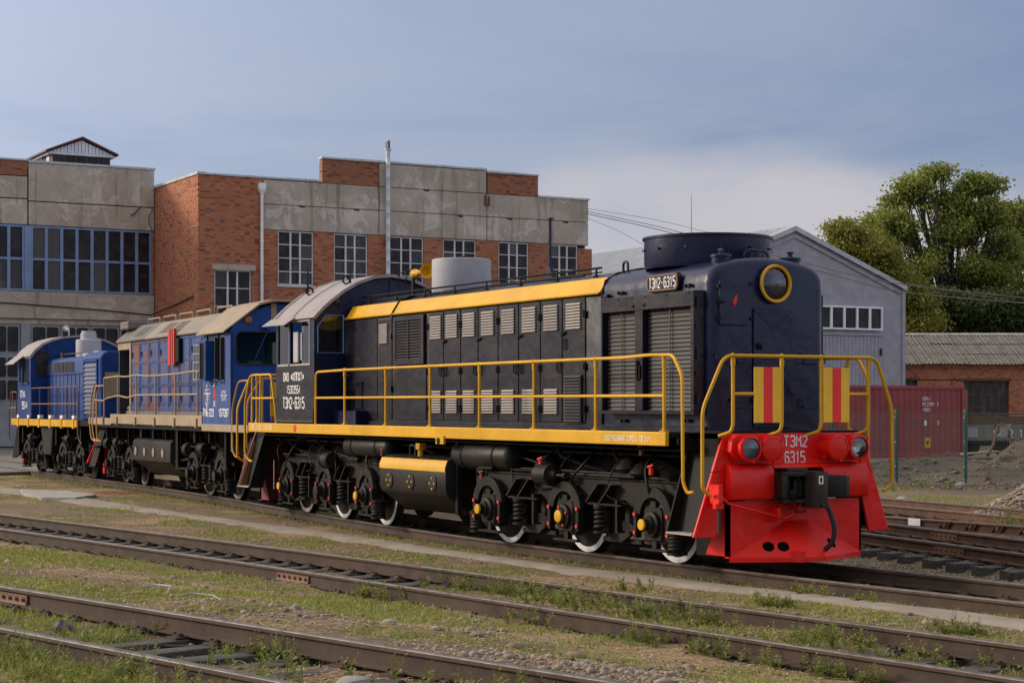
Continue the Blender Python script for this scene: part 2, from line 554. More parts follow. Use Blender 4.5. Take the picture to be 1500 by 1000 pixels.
def special():
    # faded blue with rust patches (second locomotive's engine doors)
    t = NT('blue_rusty')
    n1 = t.noise(1.0, 5, 0.6, t.scale(t.P, (3.2, 3.2, 1.1)), 0.3)
    n2 = t.noise(26, 4, 0.6)
    st = t.noise(1.0, 4, 0.6, t.scale(t.P, (10, 10, 0.7)))
    c = t.mix(t.ramp(st, 0.35, 0.7), (0.022, 0.062, 0.225), (0.075, 0.115, 0.26))
    c = t.mix(t.math('MULTIPLY', t.ramp(t.noise(0.9, 4, 0.6), 0.5, 0.7), 0.5), c, (0.045, 0.055, 0.10))
    k = t.math('ADD', t.math('MULTIPLY', n1, 0.8), t.math('MULTIPLY', n2, 0.2))
    c = t.mix(t.ramp(k, 0.535, 0.565), c, (0.19, 0.066, 0.026))
    c = t.mix(t.math('MULTIPLY', t.ramp(st, 0.55, 0.7), 0.55), c, (0.03, 0.032, 0.04))
    t.done(c, t.val(0.4, 0.7, n2), 0, t.noise(3, 3), 0.3, 0.03, 0.25)
    # faded blue cab side, chalky
    t = NT('blue_faded')
    st = t.noise(1.0, 4, 0.6, t.scale(t.P, (6, 6, 0.8)))
    c = t.mix(t.ramp(st, 0.35, 0.7), (0.024, 0.065, 0.235), (0.055, 0.10, 0.26))
    t.done(c, 0.5, 0, t.noise(2.5, 3), 0.3, 0.03, 0.25)
    # dark window glass: mirrors the sky, dim behind
    t = NT('glass_dark')
    c = t.mix(t.ramp(t.noise(2.2, 3), 0.4, 0.7), (0.020, 0.019, 0.022), (0.042, 0.038, 0.040))
    t.done(c, t.val(0.08, 0.3, t.noise(5, 4)), 0, t.noise(0.8, 2), 0.10, 0.05, 0.16)
    t = NT('glass_dusty')
    c = t.mix(t.ramp(t.noise(3, 5, 0.65, t.scale(t.P, (1, 1, 0.35))), 0.45, 0.75), (0.018, 0.019, 0.022), (0.075, 0.075, 0.078))
    t.done(c, 0.35, 0, None)
    t = NT('glass_sky')
    t.done((0.03, 0.032, 0.038), 0.1, 0, t.noise(0.6, 2), 0.12, 0.05, 0.5)
    # see-through cab glazing
    t = NT('glass_clear')
    nt = t.nt
    tr = N(nt, 'ShaderNodeBsdfTransparent'); tr.inputs[0].default_value = (0.66, 0.72, 0.74, 1)
    gl = N(nt, 'ShaderNodeBsdfGlossy'); gl.inputs['Roughness'].default_value = 0.03
    fr = N(nt, 'ShaderNodeFresnel'); fr.inputs[0].default_value = 1.52
    mx = N(nt, 'ShaderNodeMixShader')
    t.L(t.math('ADD', fr.outputs[0], 0.05), mx.inputs[0]); t.L(tr.outputs[0], mx.inputs[1]); t.L(gl.outputs[0], mx.inputs[2])
    t.L(mx.outputs[0], nt.nodes['Material Output'].inputs[0])
    t = NT('mirror'); t.done((0.80, 0.80, 0.76), 0.14, 1.0)
    t = NT('hole_black'); t.done((0.006, 0.005, 0.005), 1.0, 0, spec=0.0)
    t = NT('steel_head')
    c = t.mix(t.ramp(t.noise(20, 4, 0.6, t.scale(t.P, (0.3, 0.3, 1))), 0.35, 0.75), (0.14, 0.12, 0.11), (0.06, 0.043, 0.034))
    t.done(c, t.val(0.38, 0.62, t.noise(9)), 0.45)
    t = NT('rail_rust')
    n = t.noise(3.5, 5, 0.65)
    c = t.mix(t.ramp(n, 0.35, 0.7), (0.066, 0.040, 0.025), (0.032, 0.021, 0.015))
    c = t.mix(t.math('MULTIPLY', t.ramp(t.noise(40, 3), 0.5, 0.75), 0.5), c, (0.10, 0.056, 0.032))
    t.done(c, 0.85, 0, t.noise(60, 3), 0.3, 0.004)
    t = NT('rail_red')
    c = t.mix(t.ramp(t.noise(4, 5, 0.65), 0.35, 0.7), (0.115, 0.052, 0.027), (0.058, 0.028, 0.018))
    t.done(c, 0.75, 0, t.noise(60, 3), 0.3, 0.004)
    t = NT('sleeper_wood')
    g = t.noise(1.0, 5, 0.65, t.scale(t.P, (30, 4, 30)))
    c = t.mix(t.ramp(g, 0.35, 0.7), (0.030, 0.026, 0.024), (0.105, 0.092, 0.082))
    c = t.mix(t.math('MULTIPLY', t.ramp(t.noise(2.2, 4), 0.5, 0.7), 0.6), c, (0.15, 0.115, 0.085))
    t.done(c, 0.85, 0, g, 0.8, 0.02)
    t = NT('sleeper_concrete')
    c = t.mix(t.ramp(t.noise(6, 5), 0.4, 0.7), (0.30, 0.29, 0.27), (0.17, 0.15, 0.13))
    t.done(c, 0.9, 0, t.noise(40, 4), 0.4, 0.01)

    def concrete(name, axis):
        t = NT(name)
        n = t.noise(0.55, 6, 0.6, None, 0.4)
        f = t.noise(7, 6, 0.65)
        st = t.noise(1.0, 5, 0.6, t.scale(t.P, (2.2, 2.2, 0.16)))
        c = t.mix(t.ramp(n, 0.35, 0.7), (0.39, 0.335, 0.275), (0.51, 0.45, 0.38))
        c = t.mix(t.math('MULTIPLY', t.ramp(f, 0.42, 0.75), 0.35), c, (0.22, 0.19, 0.16))
        # lime bloom where old whitewash is left
        lm = t.noise(0.75, 7, 0.7, t.addv(t.P, (31, 7, 3)), 0.6)
        c = t.mix(t.math('MULTIPLY', t.ramp(lm, 0.53, 0.60), 0.62), c, (0.62, 0.57, 0.53))
        # dark run-off streaks
        c = t.mix(t.math('MULTIPLY', t.ramp(st, 0.55, 0.70), 0.62), c, (0.15, 0.13, 0.105))
        t.done(c, 0.9, 0, f, 0.4, 0.02)
    concrete('panel_concrete', 'x')

    def brick(name, axis, dark=1.0):
        t = NT(name)
        sp = N(t.nt, 'ShaderNodeSeparateXYZ'); t.L(t.P, sp.inputs[0])
        cb = N(t.nt, 'ShaderNodeCombineXYZ')
        t.L(sp.outputs['Y' if axis == 'x' else 'X'], cb.inputs[0]); t.L(sp.outputs['Z'], cb.inputs[1])
        if axis == 'xy':
            t.L(t.math('ADD', sp.outputs['X'], sp.outputs['Y']), cb.inputs[0])
        b = N(t.nt, 'ShaderNodeTexBrick')
        t.L(cb.outputs[0], b.inputs['Vector'])
        b.inputs['Scale'].default_value = 1.0
        b.inputs['Brick Width'].default_value = 0.26
        b.inputs['Row Height'].default_value = 0.077
        b.inputs['Mortar Size'].default_value = 0.010
        b.inputs['Mortar Smooth'].default_value = 0.2
        b.inputs['Bias'].default_value = -0.1
        b.inputs['Color1'].default_value = (0.40 * dark, 0.115 * dark, 0.045 * dark, 1)
        b.inputs['Color2'].default_value = (0.50 * dark, 0.20 * dark, 0.095 * dark, 1)
        b.inputs['Mortar'].default_value = (0.26, 0.18, 0.13, 1)
        # single odd bricks: dark burnt and pale ones (cell noise per brick)
        sn = N(t.nt, 'ShaderNodeVectorMath', operation='SNAP'); t.L(cb.outputs[0], sn.inputs[0]); sn.inputs[1].default_value = (0.26, 0.077, 1)
        wn = N(t.nt, 'ShaderNodeTexWhiteNoise', noise_dimensions='2D'); t.L(sn.outputs[0], wn.inputs['Vector'])
        c = t.mix(t.math('GREATER_THAN', wn.outputs['Value'], 0.975), b.outputs['Color'], (0.12, 0.10, 0.10))
        c = t.mix(t.math('LESS_THAN', wn.outputs['Value'], 0.10), c, (0.26 * dark, 0.06 * dark, 0.03 * dark))
        c = t.mix(t.math('MULTIPLY', t.ramp(t.noise(0.5, 6, 0.65), 0.45, 0.75), 0.45), c, (0.27 * dark, 0.11 * dark, 0.07 * dark))
        c = t.mix(t.math('MULTIPLY', t.ramp(t.noise(0.9, 6, 0.7, t.addv(t.P, (9, 3, 1))), 0.62, 0.7), 0.5), c, (0.42, 0.33, 0.27))
        inv = t.math('SUBTRACT', 1.0, b.outputs['Fac'])
        t.done(c, 0.9, 0, inv, 0.7, 0.02)
    brick('brick_x', 'x'); brick('brick_y', 'y', 1.05); brick('brick_red', 'x', 0.72); brick('brick_shed', 'xy', 1.15)
    # asbestos cement sheets
    t = NT('asbestos')
    n = t.noise(2.0, 6, 0.65); f = t.noise(14, 5, 0.65)
    c = t.mix(t.ramp(n, 0.35, 0.7), (0.115, 0.10, 0.09), (0.19, 0.168, 0.15))
    c = t.mix(t.math('MULTIPLY', t.ramp(f, 0.5, 0.7), 0.6), c, (0.10, 0.083, 0.07))
    t.done(c, 0.95, 0, f, 0.4, 0.02)
    # ground: dirt, dead grass, gravelly patches
    t = NT('ground_dirt')
    n1 = t.noise(0.45, 6, 0.62); n2 = t.noise(2.3, 6, 0.65, t.addv(t.P, (5, 9, 2))); n3 = t.noise(26, 6, 0.7); n4 = t.noise(90, 3, 0.6)
    c = t.mix(t.ramp(n2, 0.38, 0.66), (0.20, 0.128, 0.072), (0.33, 0.222, 0.128))
    c = t.mix(t.math('MULTIPLY', t.ramp(n1, 0.45, 0.62), 0.65), c, (0.17, 0.16, 0.06))
    c = t.mix(t.math('MULTIPLY', t.ramp(n3, 0.42, 0.72), 0.6), c, (0.37, 0.265, 0.16))
    c = t.mix(t.math('MULTIPLY', t.ramp(n3, 0.54, 0.36), 0.6), c, (0.065, 0.045, 0.028))
    at = N(t.nt, 'ShaderNodeAttribute', attribute_name='cover')
    sc_ = N(t.nt, 'ShaderNodeSeparateColor'); t.L(at.outputs['Color'], sc_.inputs[0])
    c = t.mix(t.math('MULTIPLY', sc_.outputs[1], t.ramp(n3, 0.25, 0.6)), c, t.mix(n3, (0.30, 0.19, 0.09), (0.58, 0.40, 0.21)))
    c = t.mix(t.math('MULTIPLY', sc_.outputs[0], t.val(0.45, 0.95, n3)), c, t.mix(n3, (0.085, 0.105, 0.016), (0.22, 0.23, 0.045)))
    c = t.mix(sc_.outputs[2], c, t.mix(n2, (0.085, 0.065, 0.048), (0.17, 0.13, 0.09)))
    c = t.mix(t.math('MULTIPLY', at.outputs['Alpha'], t.val(0.35, 0.9, n2)), c, (0.045, 0.034, 0.026))
    # spilled red paint beside the rail
    sb = N(t.nt, 'ShaderNodeVectorMath', operation='DISTANCE'); t.L(t.scale(t.P, (0.45, 1, 0)), sb.inputs[0]); sb.inputs[1].default_value = (-25.4 * 0.45, -0.55, 0)
    pm = t.math('MULTIPLY', t.ramp(t.math('ADD', sb.outputs['Value'], t.math('MULTIPLY', n2, 1.2)), 1.35, 0.9), 0.75)
    c = t.mix(pm, c, (0.24, 0.035, 0.022))
    h = t.math('ADD', n3, t.math('MULTIPLY', n4, 0.5))
    t.done(c, 0.95, 0, h, 1.0, 0.06)
    t = NT('soil_heap')
    c = t.mix(t.ramp(t.noise(1.2, 6, 0.65), 0.35, 0.68), (0.085, 0.068, 0.052), (0.19, 0.15, 0.108))
    t.done(c, 0.95, 0, t.noise(9, 6, 0.7), 1.0, 0.08)
    t = NT('path_concrete')
    n = t.noise(1.6, 6, 0.65); f = t.noise(30, 5, 0.65)
    c = t.mix(t.ramp(n, 0.35, 0.7), (0.225, 0.185, 0.14), (0.30, 0.262, 0.215))
    c = t.mix(t.math('MULTIPLY', t.ramp(f, 0.5, 0.75), 0.5), c, (0.17, 0.135, 0.10))
    t.done(c, 0.9, 0, f, 0.5, 0.01)
    t = NT('slab_pale')
    c = t.mix(t.ramp(t.noise(3, 6, 0.65), 0.35, 0.7), (0.36, 0.345, 0.325), (0.23, 0.21, 0.185))
    t.done(c, 0.9, 0, t.noise(30, 5), 0.5, 0.01)
    t = NT('apron_asphalt')
    c = t.mix(t.ramp(t.noise(0.8, 6, 0.65), 0.35, 0.7), (0.125, 0.115, 0.105), (0.20, 0.18, 0.16))
    t.done(c, 0.9, 0, t.noise(30, 5), 0.5, 0.01)

    def varied(name, cols, rough=0.85, scale=9.0, trans=0.0, bump=None):
        """colour drawn per small piece of a big 'stuff' mesh"""
        t = NT(name)
        rp = N(t.nt, 'ShaderNodeValToRGB')
        e = rp.color_ramp.elements
        e[0].color = (*cols[0], 1); e[1].color = (*cols[-1], 1)
        for i, c in enumerate(cols[1:-1]):
            q = e.new((i + 1) / (len(cols) - 1)); q.color = (*c, 1)
        ri = t.geo.outputs['Random Per Island']
        t.L(ri, rp.inputs[0])
        c = rp.outputs[0]
        c = t.mix(t.math('MULTIPLY', t.ramp(t.noise(scale, 3), 0.4, 0.7), 0.35), c, tuple(q * 0.6 for q in cols[0]))
        t.done(c, rough, 0, t.noise(60, 3) if bump else None, 0.4, 0.01)
        if trans:
            tl = N(t.nt, 'ShaderNodeBsdfTranslucent'); t.L(c, tl.inputs[0])
            mx = N(t.nt, 'ShaderNodeMixShader'); mx.inputs[0].default_value = trans
            t.L(t.b.outputs[0], mx.inputs[1]); t.L(tl.outputs[0], mx.inputs[2])
            t.L(mx.outputs[0], t.nt.nodes['Material Output'].inputs[0])
    varied('grass_blades', [(0.14, 0.225, 0.025), (0.23, 0.295, 0.042), (0.34, 0.325, 0.065), (0.50, 0.375, 0.13)], 0.7, 3, 0.3)
    varied('grass_green', [(0.10, 0.19, 0.03), (0.16, 0.25, 0.045), (0.22, 0.28, 0.065)], 0.7, 3, 0.3)
    varied('weed_leaf', [(0.10, 0.16, 0.03), (0.17, 0.22, 0.045), (0.29, 0.29, 0.07), (0.40, 0.34, 0.09)], 0.7, 3, 0.3)
    varied('straw', [(0.32, 0.205, 0.10), (0.46, 0.31, 0.165), (0.58, 0.42, 0.24), (0.19, 0.115, 0.06)], 0.9, 5)
    varied('pebbles', [(0.25, 0.195, 0.145), (0.155, 0.115, 0.085), (0.36, 0.30, 0.24), (0.22, 0.15, 0.10), (0.30, 0.27, 0.25)], 0.9, 20, 0, True)
    varied('ballast', [(0.24, 0.19, 0.13), (0.33, 0.27, 0.19), (0.17, 0.14, 0.10), (0.38, 0.33, 0.26)], 0.9, 20, 0, True)
    varied('rubble_stone', [(0.10, 0.08, 0.06), (0.16, 0.125, 0.09), (0.22, 0.18, 0.14), (0.075, 0.06, 0.045)], 0.9, 20, 0, True)
    varied('clinker', [(0.035, 0.026, 0.02), (0.07, 0.048, 0.034), (0.11, 0.075, 0.05), (0.05, 0.045, 0.042)], 0.9, 20, 0, True)
    varied('leaf_locust', [(0.125, 0.19, 0.03), (0.20, 0.265, 0.044), (0.28, 0.32, 0.06), (0.37, 0.34, 0.07)], 0.6, 0.6, 0.42)
    varied('leaf_dark', [(0.035, 0.065, 0.016), (0.06, 0.10, 0.024), (0.09, 0.125, 0.03)], 0.6, 0.6, 0.35)
    varied('leaf_yellow', [(0.17, 0.19, 0.028), (0.26, 0.25, 0.038), (0.33, 0.29, 0.046), (0.15, 0.19, 0.032)], 0.6, 0.6, 0.42)
    varied('seed_pod', [(0.17, 0.10, 0.035), (0.24, 0.15, 0.05)], 0.8, 3)
    t = NT('bark')
    c = t.mix(t.ramp(t.noise(1, 5, 0.6, t.scale(t.P, (6, 6, 1.2))), 0.35, 0.7), (0.035, 0.028, 0.022), (0.09, 0.07, 0.055))
    t.done(c, 0.9, 0, t.noise(1, 5, 0.6, t.scale(t.P, (14, 14, 2.5))), 0.8, 0.04)


special()


# ------------------------------------------------------------------ ground, tracks
def curve_fn(pts):
    X = np.array([p[0] for p in pts], float); Y = np.array([p[1] for p in pts], float)
    S = np.gradient(Y, X)

    def f(x):
        x = np.asarray(x, float)
        i = np.clip(np.searchsorted(X, x) - 1, 0, len(X) - 2)
        h = X[i + 1] - X[i]
        t = (x - X[i]) / h
        tc = np.clip(t, 0, 1)
        a = 2 * tc ** 3 - 3 * tc ** 2 + 1; b = tc ** 3 - 2 * tc ** 2 + tc; c = -2 * tc ** 3 + 3 * tc ** 2; d = tc ** 3 - tc ** 2
        y = a * Y[i] + b * h * S[i] + c * Y[i + 1] + d * h * S[i + 1]
        return y + np.where(t > 1, (t - 1) * h * S[i + 1], 0) + np.where(t < 0, t * h * S[i], 0)
    return f


T1 = curve_fn([(-90, 2.0), (-60, 1.75), (-45, 1.45), (-38, 1.35), (-30, 1.2), (-23.6, 1.02), (-20.1, 0.83), (-16.2, 0.5), (-13.3, 0.25), (-10.8, 0.05), (-8.5, -0.07), (-4, -0.12), (-2, -0.06), (0, 0.04), (2.67, 0.22), (5.68, 0.52), (9, 0.88), (22, 2.4)])
T2 = curve_fn([(-60, -13.2), (-40, -10.3), (-15.4, -6.72), (-3.27, -4.93), (5.78, -3.86), (9, -3.48), (22, -2.1)])
T3 = curve_fn([(-20, -15.85), (0, -11.05), (6.8, -9.42), (22, -5.8)])
T4 = curve_fn([(-30, 10.7), (-3.34, 5.94), (12, 3.2)])
T5 = curve_fn([(-40, 16.0), (-8, 11.62), (14, 8.6)])
L3 = curve_fn([(-12, 8.05), (-6.5, 8.42), (-3.9, 8.6), (6, 9.2)])


def slope(f, x):
    return float((f(x + 0.2) - f(x - 0.2)) / 0.4)


def vnoise(x, y, sc, seed):
    x = np.asarray(x, float) / sc; y = np.asarray(y, float) / sc
    xi = np.floor(x).astype(np.int64); yi = np.floor(y).astype(np.int64)
    fx = x - xi; fy = y - yi
    fx = fx * fx * (3 - 2 * fx); fy = fy * fy * (3 - 2 * fy)

    def hsh(i, j):
        n = (i * 374761393 + j * 668265263 + seed * 974634541) & 0x7fffffff
        n = ((n ^ (n >> 13)) * 1274126177) & 0x7fffffff
        return ((n ^ (n >> 16)) & 0xffff) / 65535.0
    return (hsh(xi, yi) * (1 - fx) + hsh(xi + 1, yi) * fx) * (1 - fy) + (hsh(xi, yi + 1) * (1 - fx) + hsh(xi + 1, yi + 1) * fx) * fy


def fbm(x, y, sc, seed, o=4):
    r = 0; a = 1; t = 0
    for k in range(o):
        r = r + a * vnoise(x, y, sc / 2 ** k, seed + k * 7); t += a; a *= 0.55
    return r / t


def sst(a, b, x):
    t = np.clip((x - a) / (b - a), 0, 1)
    return t * t * (3 - 2 * t)


T3Z = 0.27
BERM = (-26.3, 26.6)
MOUND = (-21.9, 21.6)
HEAP = (-21.9, 27.6)
HEAP2 = (-21.2, 25.0)


def bump_at(x, y, cx, cy, rx, ry, h, th=0.0):
    dx = x - cx; dy = y - cy
    u = (dx * math.cos(th) + dy * math.sin(th)) / rx; v = (-dx * math.sin(th) + dy * math.cos(th)) / ry
    return h * np.exp(-(u * u + v * v))


def gh(x, y):
    """height of the ground"""
    x = np.asarray(x, float); y = np.asarray(y, float)
    d1 = y - T1(x); d2 = y - T2(x); d3 = y - T3(x); d4 = y - T4(x)
    z = -0.165 + 0.265 * sst(1.3, 4.0, -d2)
    z = z - 0.07 * sst(1.0, 2.2, d1)
    n = fbm(x, y, 1.3, 3)
    z = z + (n - 0.5) * 0.085 * (1 - 0.5 * np.exp(-(d1 / 1.4) ** 2)) + (fbm(x, y, 0.22, 19, 2) - 0.5) * 0.03
    ex = sst(0.42, 0.58, fbm(x, y, 1.9, 41))
    # rail troughs: timber shows where the soil is worn away
    z = z - 0.065 * sst(1.05, 0.7, np.abs(d2)) * np.maximum(sst(-1.5, -4.5, x), ex) - 0.04 * sst(0.9, 0.7, np.abs(d2)) * sst(-2.5, -5, x)
    z = z - 0.06 * sst(1.3, 0.8, np.abs(d2)) * ex * 0.7
    z = z - 0.095 * sst(1.1, 0.75, np.abs(d3)) * np.maximum(0.55, ex)
    z = z - 0.05 * sst(1.0, 0.6, np.abs(d1))
    pth = sst(1.0, 1.15, -d1) * sst(2.1, 1.9, -d1)
    z = z * (1 - 0.8 * pth) + -0.15 * 0.8 * pth
    z = np.where(d1 > 1.5, np.minimum(z, -0.195 + (n - 0.5) * 0.05), z)
    z = z - 0.11 * sst(-0.9, -1.35, d4) * sst(0.95, 1.5, d1)
    # rough ground, spoil and heaps by the far fence
    z = z + bump_at(x, y, BERM[0], BERM[1], 1.0, 3.4, 0.55, 0.0) * (0.6 + 0.8 * n)
    z = z + bump_at(x, y, MOUND[0], MOUND[1], 0.55, 0.7, 0.5) * (0.5 + n)
    z = z + bump_at(x, y, HEAP[0], HEAP[1], 1.5, 1.7, 1.05, 0.5) * (0.5 + 1.0 * n)
    z = z + bump_at(x, y, HEAP2[0], HEAP2[1], 0.9, 1.1, 0.45) * (0.5 + n)
    z = z + 0.22 * sst(24.5, 30, y)
    return z


def axis_steps(parts):
    out = []
    for a, b, s in parts:
        n = max(1, int(round((b - a) / s)))
        out += [a + (b - a) * i / n for i in range(n)]
    return np.array(out + [parts[-1][1]])


gx = axis_steps([(-420, -120, 60), (-120, -50, 8), (-50, -18, 0.7), (-18, 13.5, 0.13), (13.5, 24, 0.6), (24, 120, 16)])
gy = axis_steps([(-160, -30, 26), (-30, -13, 1.2), (-13, 2.4, 0.13), (2.4, 14, 0.35), (14, 34, 0.4), (34, 70, 6), (70, 420, 70)])
GX, GY = np.meshgrid(gx, gy, indexing='ij')
GZ = gh(GX, GY)


def mesh_np(name, V, F, mat, parent=None, smooth=True):
    me = bpy.data.meshes.new(name)
    V = np.asarray(V, np.float32); F = np.asarray(F, np.int32)
    k = F.shape[1]
    me.vertices.add(len(V)); me.vertices.foreach_set('co', V.ravel())
    me.loops.add(F.size); me.loops.foreach_set('vertex_index', F.ravel())
    me.polygons.add(len(F)); me.polygons.foreach_set('loop_start', np.arange(0, F.size, k, dtype=np.int32))
    me.update(calc_edges=True)
    if smooth:
        me.polygons.foreach_set('use_smooth', np.ones(len(F), bool))
    me.materials.append(M[mat])
    me.validate()
    return link(name, me, parent)


def grid_faces(nx, ny):
    i, j = np.meshgrid(np.arange(nx - 1), np.arange(ny - 1), indexing='ij')
    a = (i * ny + j).ravel()
    return np.stack([a, a + ny, a + ny + 1, a + 1], 1)


g = mesh_np('ground', np.stack([GX, GY, GZ], -1).reshape(-1, 3), grid_faces(len(gx), len(gy)), 'ground_dirt')
tag(g, kind='structure')
GROUND = g

# concrete footpath beside the locomotive's track
pe = [((-36, -1.9), (-36, -3.0)), ((-29.9, -2.1), (-27.5, -3.1)), ((-24.9, -1.95), (-22.5, -2.9)), ((-14.98, -1.8), (-13.34, -2.5)), ((-9.17, -1.55), (-7.7, -2.19)), ((-4.28, -1.46), (-3.11, -2.09)),
      ((-1.46, -1.32), (-0.52, -1.96)), ((0.52, -1.06), (1.53, -1.75)), ((2.9, -0.76), (3.66, -1.37)), ((5.79, -0.38), (6.59, -1.19)), ((9, 0.05), (9.8, -0.75)), ((16, 0.9), (16.5, 0.1))]
fa = curve_fn([p[0] for p in pe]); fb = curve_fn([p[1] for p in pe])
xs = np.arange(-34, 15, 0.16)
V = []
for k, x in enumerate(xs):
    ya = float(fa(x)) + 0.16 * (fbm(x, 3.0, 0.9, 5) - 0.5); yb = float(fb(x)) + 0.22 * (fbm(x, 9.0, 0.8, 6) - 0.5)
    for t in (0, 0.25, 0.5, 0.75, 1):
        z = -0.128 + 0.012 * (fbm(x, t * 4, 1.1, 8) - 0.5) - (0.05 if t in (0, 1) else 0)
        V.append((x, ya + (yb - ya) * t, z))
p = mesh_np('path', np.array(V), grid_faces(len(xs), 5), 'path_concrete')
tag(p, kind='structure')
sl = MB().prism([(-27.4, -2.55), (-25.6, -1.75), (-23.6, -1.65), (-22.4, -2.5), (-23.0, -3.15), (-25.2, -3.05)], 'z', -0.2, -0.085)
tag(sl.build('concrete_slab', 'slab_pale', bev=0.015), 'pale broken concrete slab lying at the far end of the footpath', 'slab')
ap = MB().prism([(-90, -30), (-44, -30), (-41, -2.6), (-38, -1.5), (-40, 5), (-60, 6), (-60, 15), (-90, 15)], 'z', -0.3, -0.045)
tag(ap.build('pavement', 'apron_asphalt', smooth=0), kind='structure')

PROF = [(-0.075, -0.18), (-0.075, -0.166), (-0.012, -0.148), (-0.009, -0.058), (-0.036, -0.042), (-0.0375, -0.012), (-0.029, -0.002), (-0.010, 0.0), (0.010, 0.0), (0.029, -0.002), (0.0375, -0.012), (0.036, -0.042), (0.009, -0.058), (0.012, -0.148), (0.075, -0.166), (0.075, -0.18)]


def rail(f, off, x0, x1, z, parent, mat='rail_rust', name='rail', step=0.8):
    n = int((x1 - x0) / step) + 1
    mb = MB()
    rings = []
    for i in range(n + 1):
        x = x0 + (x1 - x0) * i / n
        a = math.atan(slope(f, x))
        nx, ny = -math.sin(a), math.cos(a)
        cx, cy = x + nx * off, float(f(x)) + ny * off
        rings.append([(cx + nx * q[0], cy + ny * q[0], z + q[1]) for q in PROF])
    mb.loft(rings)
    k = len(PROF)
    mb.m = [1 if (i < n * k and (i % k) in (5, 6, 7, 8, 9)) else 0 for i in range(len(mb.f))]
    return mb.build(name, [mat, 'steel_head'], parent, smooth=50)


def sleeper_mesh(L, w=0.23, h=0.17, mat='sleeper_wood', seed=0):
    rr = random.Random(seed)
    mb = MB()
    rings = []
    for i in range(7):
        y = -L / 2 + L * i / 6
        e = 0.012
        rings.append([(-w / 2 + rr.uniform(-e, e), y, -h), (w / 2 + rr.uniform(-e, e), y, -h), (w / 2 + rr.uniform(-e, e), y, rr.uniform(-e, 0)), (rr.uniform(-.03, .03), y, rr.uniform(-e / 2, e / 2)), (-w / 2 + rr.uniform(-e, e), y, rr.uniform(-e, 0))])
    mb.loft(rings)
    o = mb.build('sleeper', mat, bev=0.008, smooth=25)
    me = o.data
    bpy.data.objects.remove(o)
    return me


SLP = [sleeper_mesh(2.7, 0.24, 0.17, 'sleeper_wood', s) for s in range(4)]
tp = MB().box(-0.08, 0.08, -0.18, 0.18, 0, 0.016)
for sy in (-1, 1):
    for sx in (-0.045, 0.045):
        tp.cyl((sx, sy * 0.115, 0.016), (sx, sy * 0.115, 0.05), 0.017, n=6)
    tp.box(-0.03, 0.03, sy * 0.105 - 0.03, sy * 0.105 + 0.03, 0.016, 0.034)
_o = tp.build('tie_plate', 'rail_rust', smooth=30); TIE = _o.data; bpy.data.objects.remove(_o)
fp = MB()
for sy in (-1, 1):
    fp.prism([(sy * 0.012, -0.15), (sy * 0.05, -0.155), (sy * 0.034, -0.10), (sy * 0.034, -0.075), (sy * 0.036, -0.058), (sy * 0.012, -0.06)], 'x', -0.40, 0.40)
    for k in range(6):
        fp.cyl((-0.34 + k * 0.136, sy * 0.03, -0.10), (-0.34 + k * 0.136, sy * 0.066, -0.10), 0.02, n=6)
_o = fp.build('fishplate', 'rail_rusty', smooth=30, bev=0.003); FISH = _o.data; bpy.data.objects.remove(_o)


def put_on_rail(name, me, f, off, x, z, parent, dz=0.0):
    a = math.atan(slope(f, x))
    return link(name, me, parent, (x - math.sin(a) * off, float(f(x)) + math.cos(a) * off, z + dz), (0, 0, a))


def track(name, label, f, x0, x1, z, sx0, sx1, sp=0.55, mat='rail_rust', plates=True, meshes=None, rails=(-0.797, 0.797), soff=0.0):
    root = empty(name)
    tag(root, label, 'railway track')
    for off in rails:
        rail(f, off, x0, x1, z, root, mat)
    x = sx0
    i = 0
    ms = meshes or SLP
    while x < sx1:
        a = math.atan(slope(f, x))
        link('sleeper', ms[i % len(ms)], root, (x - math.sin(a) * soff, float(f(x)) + math.cos(a) * soff, z - 0.196), (0, 0, a + random.uniform(-0.02, 0.02)))
        if plates:
            for off in rails:
                put_on_rail('tie_plate', TIE, f, off, x, z, root, -0.196)
        x += sp * random.uniform(0.93, 1.07)
        i += 1
    return root


t1 = track('railway_track', 'curving railway track under the three locomotives', T1, -88, 19, 0.0, -30, 11, 0.6)
put_on_rail('fishplate', FISH, T1, 0.797, 4.9, 0, t1)
t2 = track('railway_track', 'middle weedy track between the footpath and the nearest track', T2, -45, 15, 0.0, -19, 11, 0.56)
put_on_rail('fishplate', FISH, T2, -0.797, -1.7, 0, t2)
t3 = track('railway_track', 'nearest track at bottom left with weeds along its rails', T3, -8, 15, T3Z, -3, 12, 0.56)
put_on_rail('fishplate', FISH, T3, 0.797, 1.75, T3Z, t3)
LONG = [sleeper_mesh(2.95, 0.25, 0.19, 'sleeper_wood', s) for s in (11, 12, 13)]
t4 = track('railway_track', 'rusty turnout track right of the red plough with protruding sleeper ends', T4, -30, 12, 0.0, -16, 8, 0.62, 'rail_red', True, LONG, soff=0.12)
put_on_rail('fishplate', FISH, T4, -0.797, -0.6, 0, t4)
put_on_rail('fishplate', FISH, T4, 0.797, -3.2, 0, t4)
gr = rail(L3, 0, -12, 6, 0.0, t4, 'rail_red', 'guard_rail')
for k in range(5):
    x = -5.15 + k * 0.62
    rb = MB().prism([(-0.03, -0.17), (0.0, -0.17), (0.10, -0.03), (0.07, -0.03)], 'y', -0.06, -0.02)
    rb.prism([(0.16, -0.17), (0.19, -0.17), (0.29, -0.03), (0.26, -0.03)], 'y', -0.06, -0.02)
    rb.cyl((0.14, -0.02, -0.09), (0.14, -0.075, -0.09), 0.045, n=8)
    o = rb.build('rib_bracket', 'rail_red', gr, smooth=25)
    o.location = (x, float(L3(x)), 0)
    o.rotation_euler = (0, 0, math.atan(slope(L3, x)))
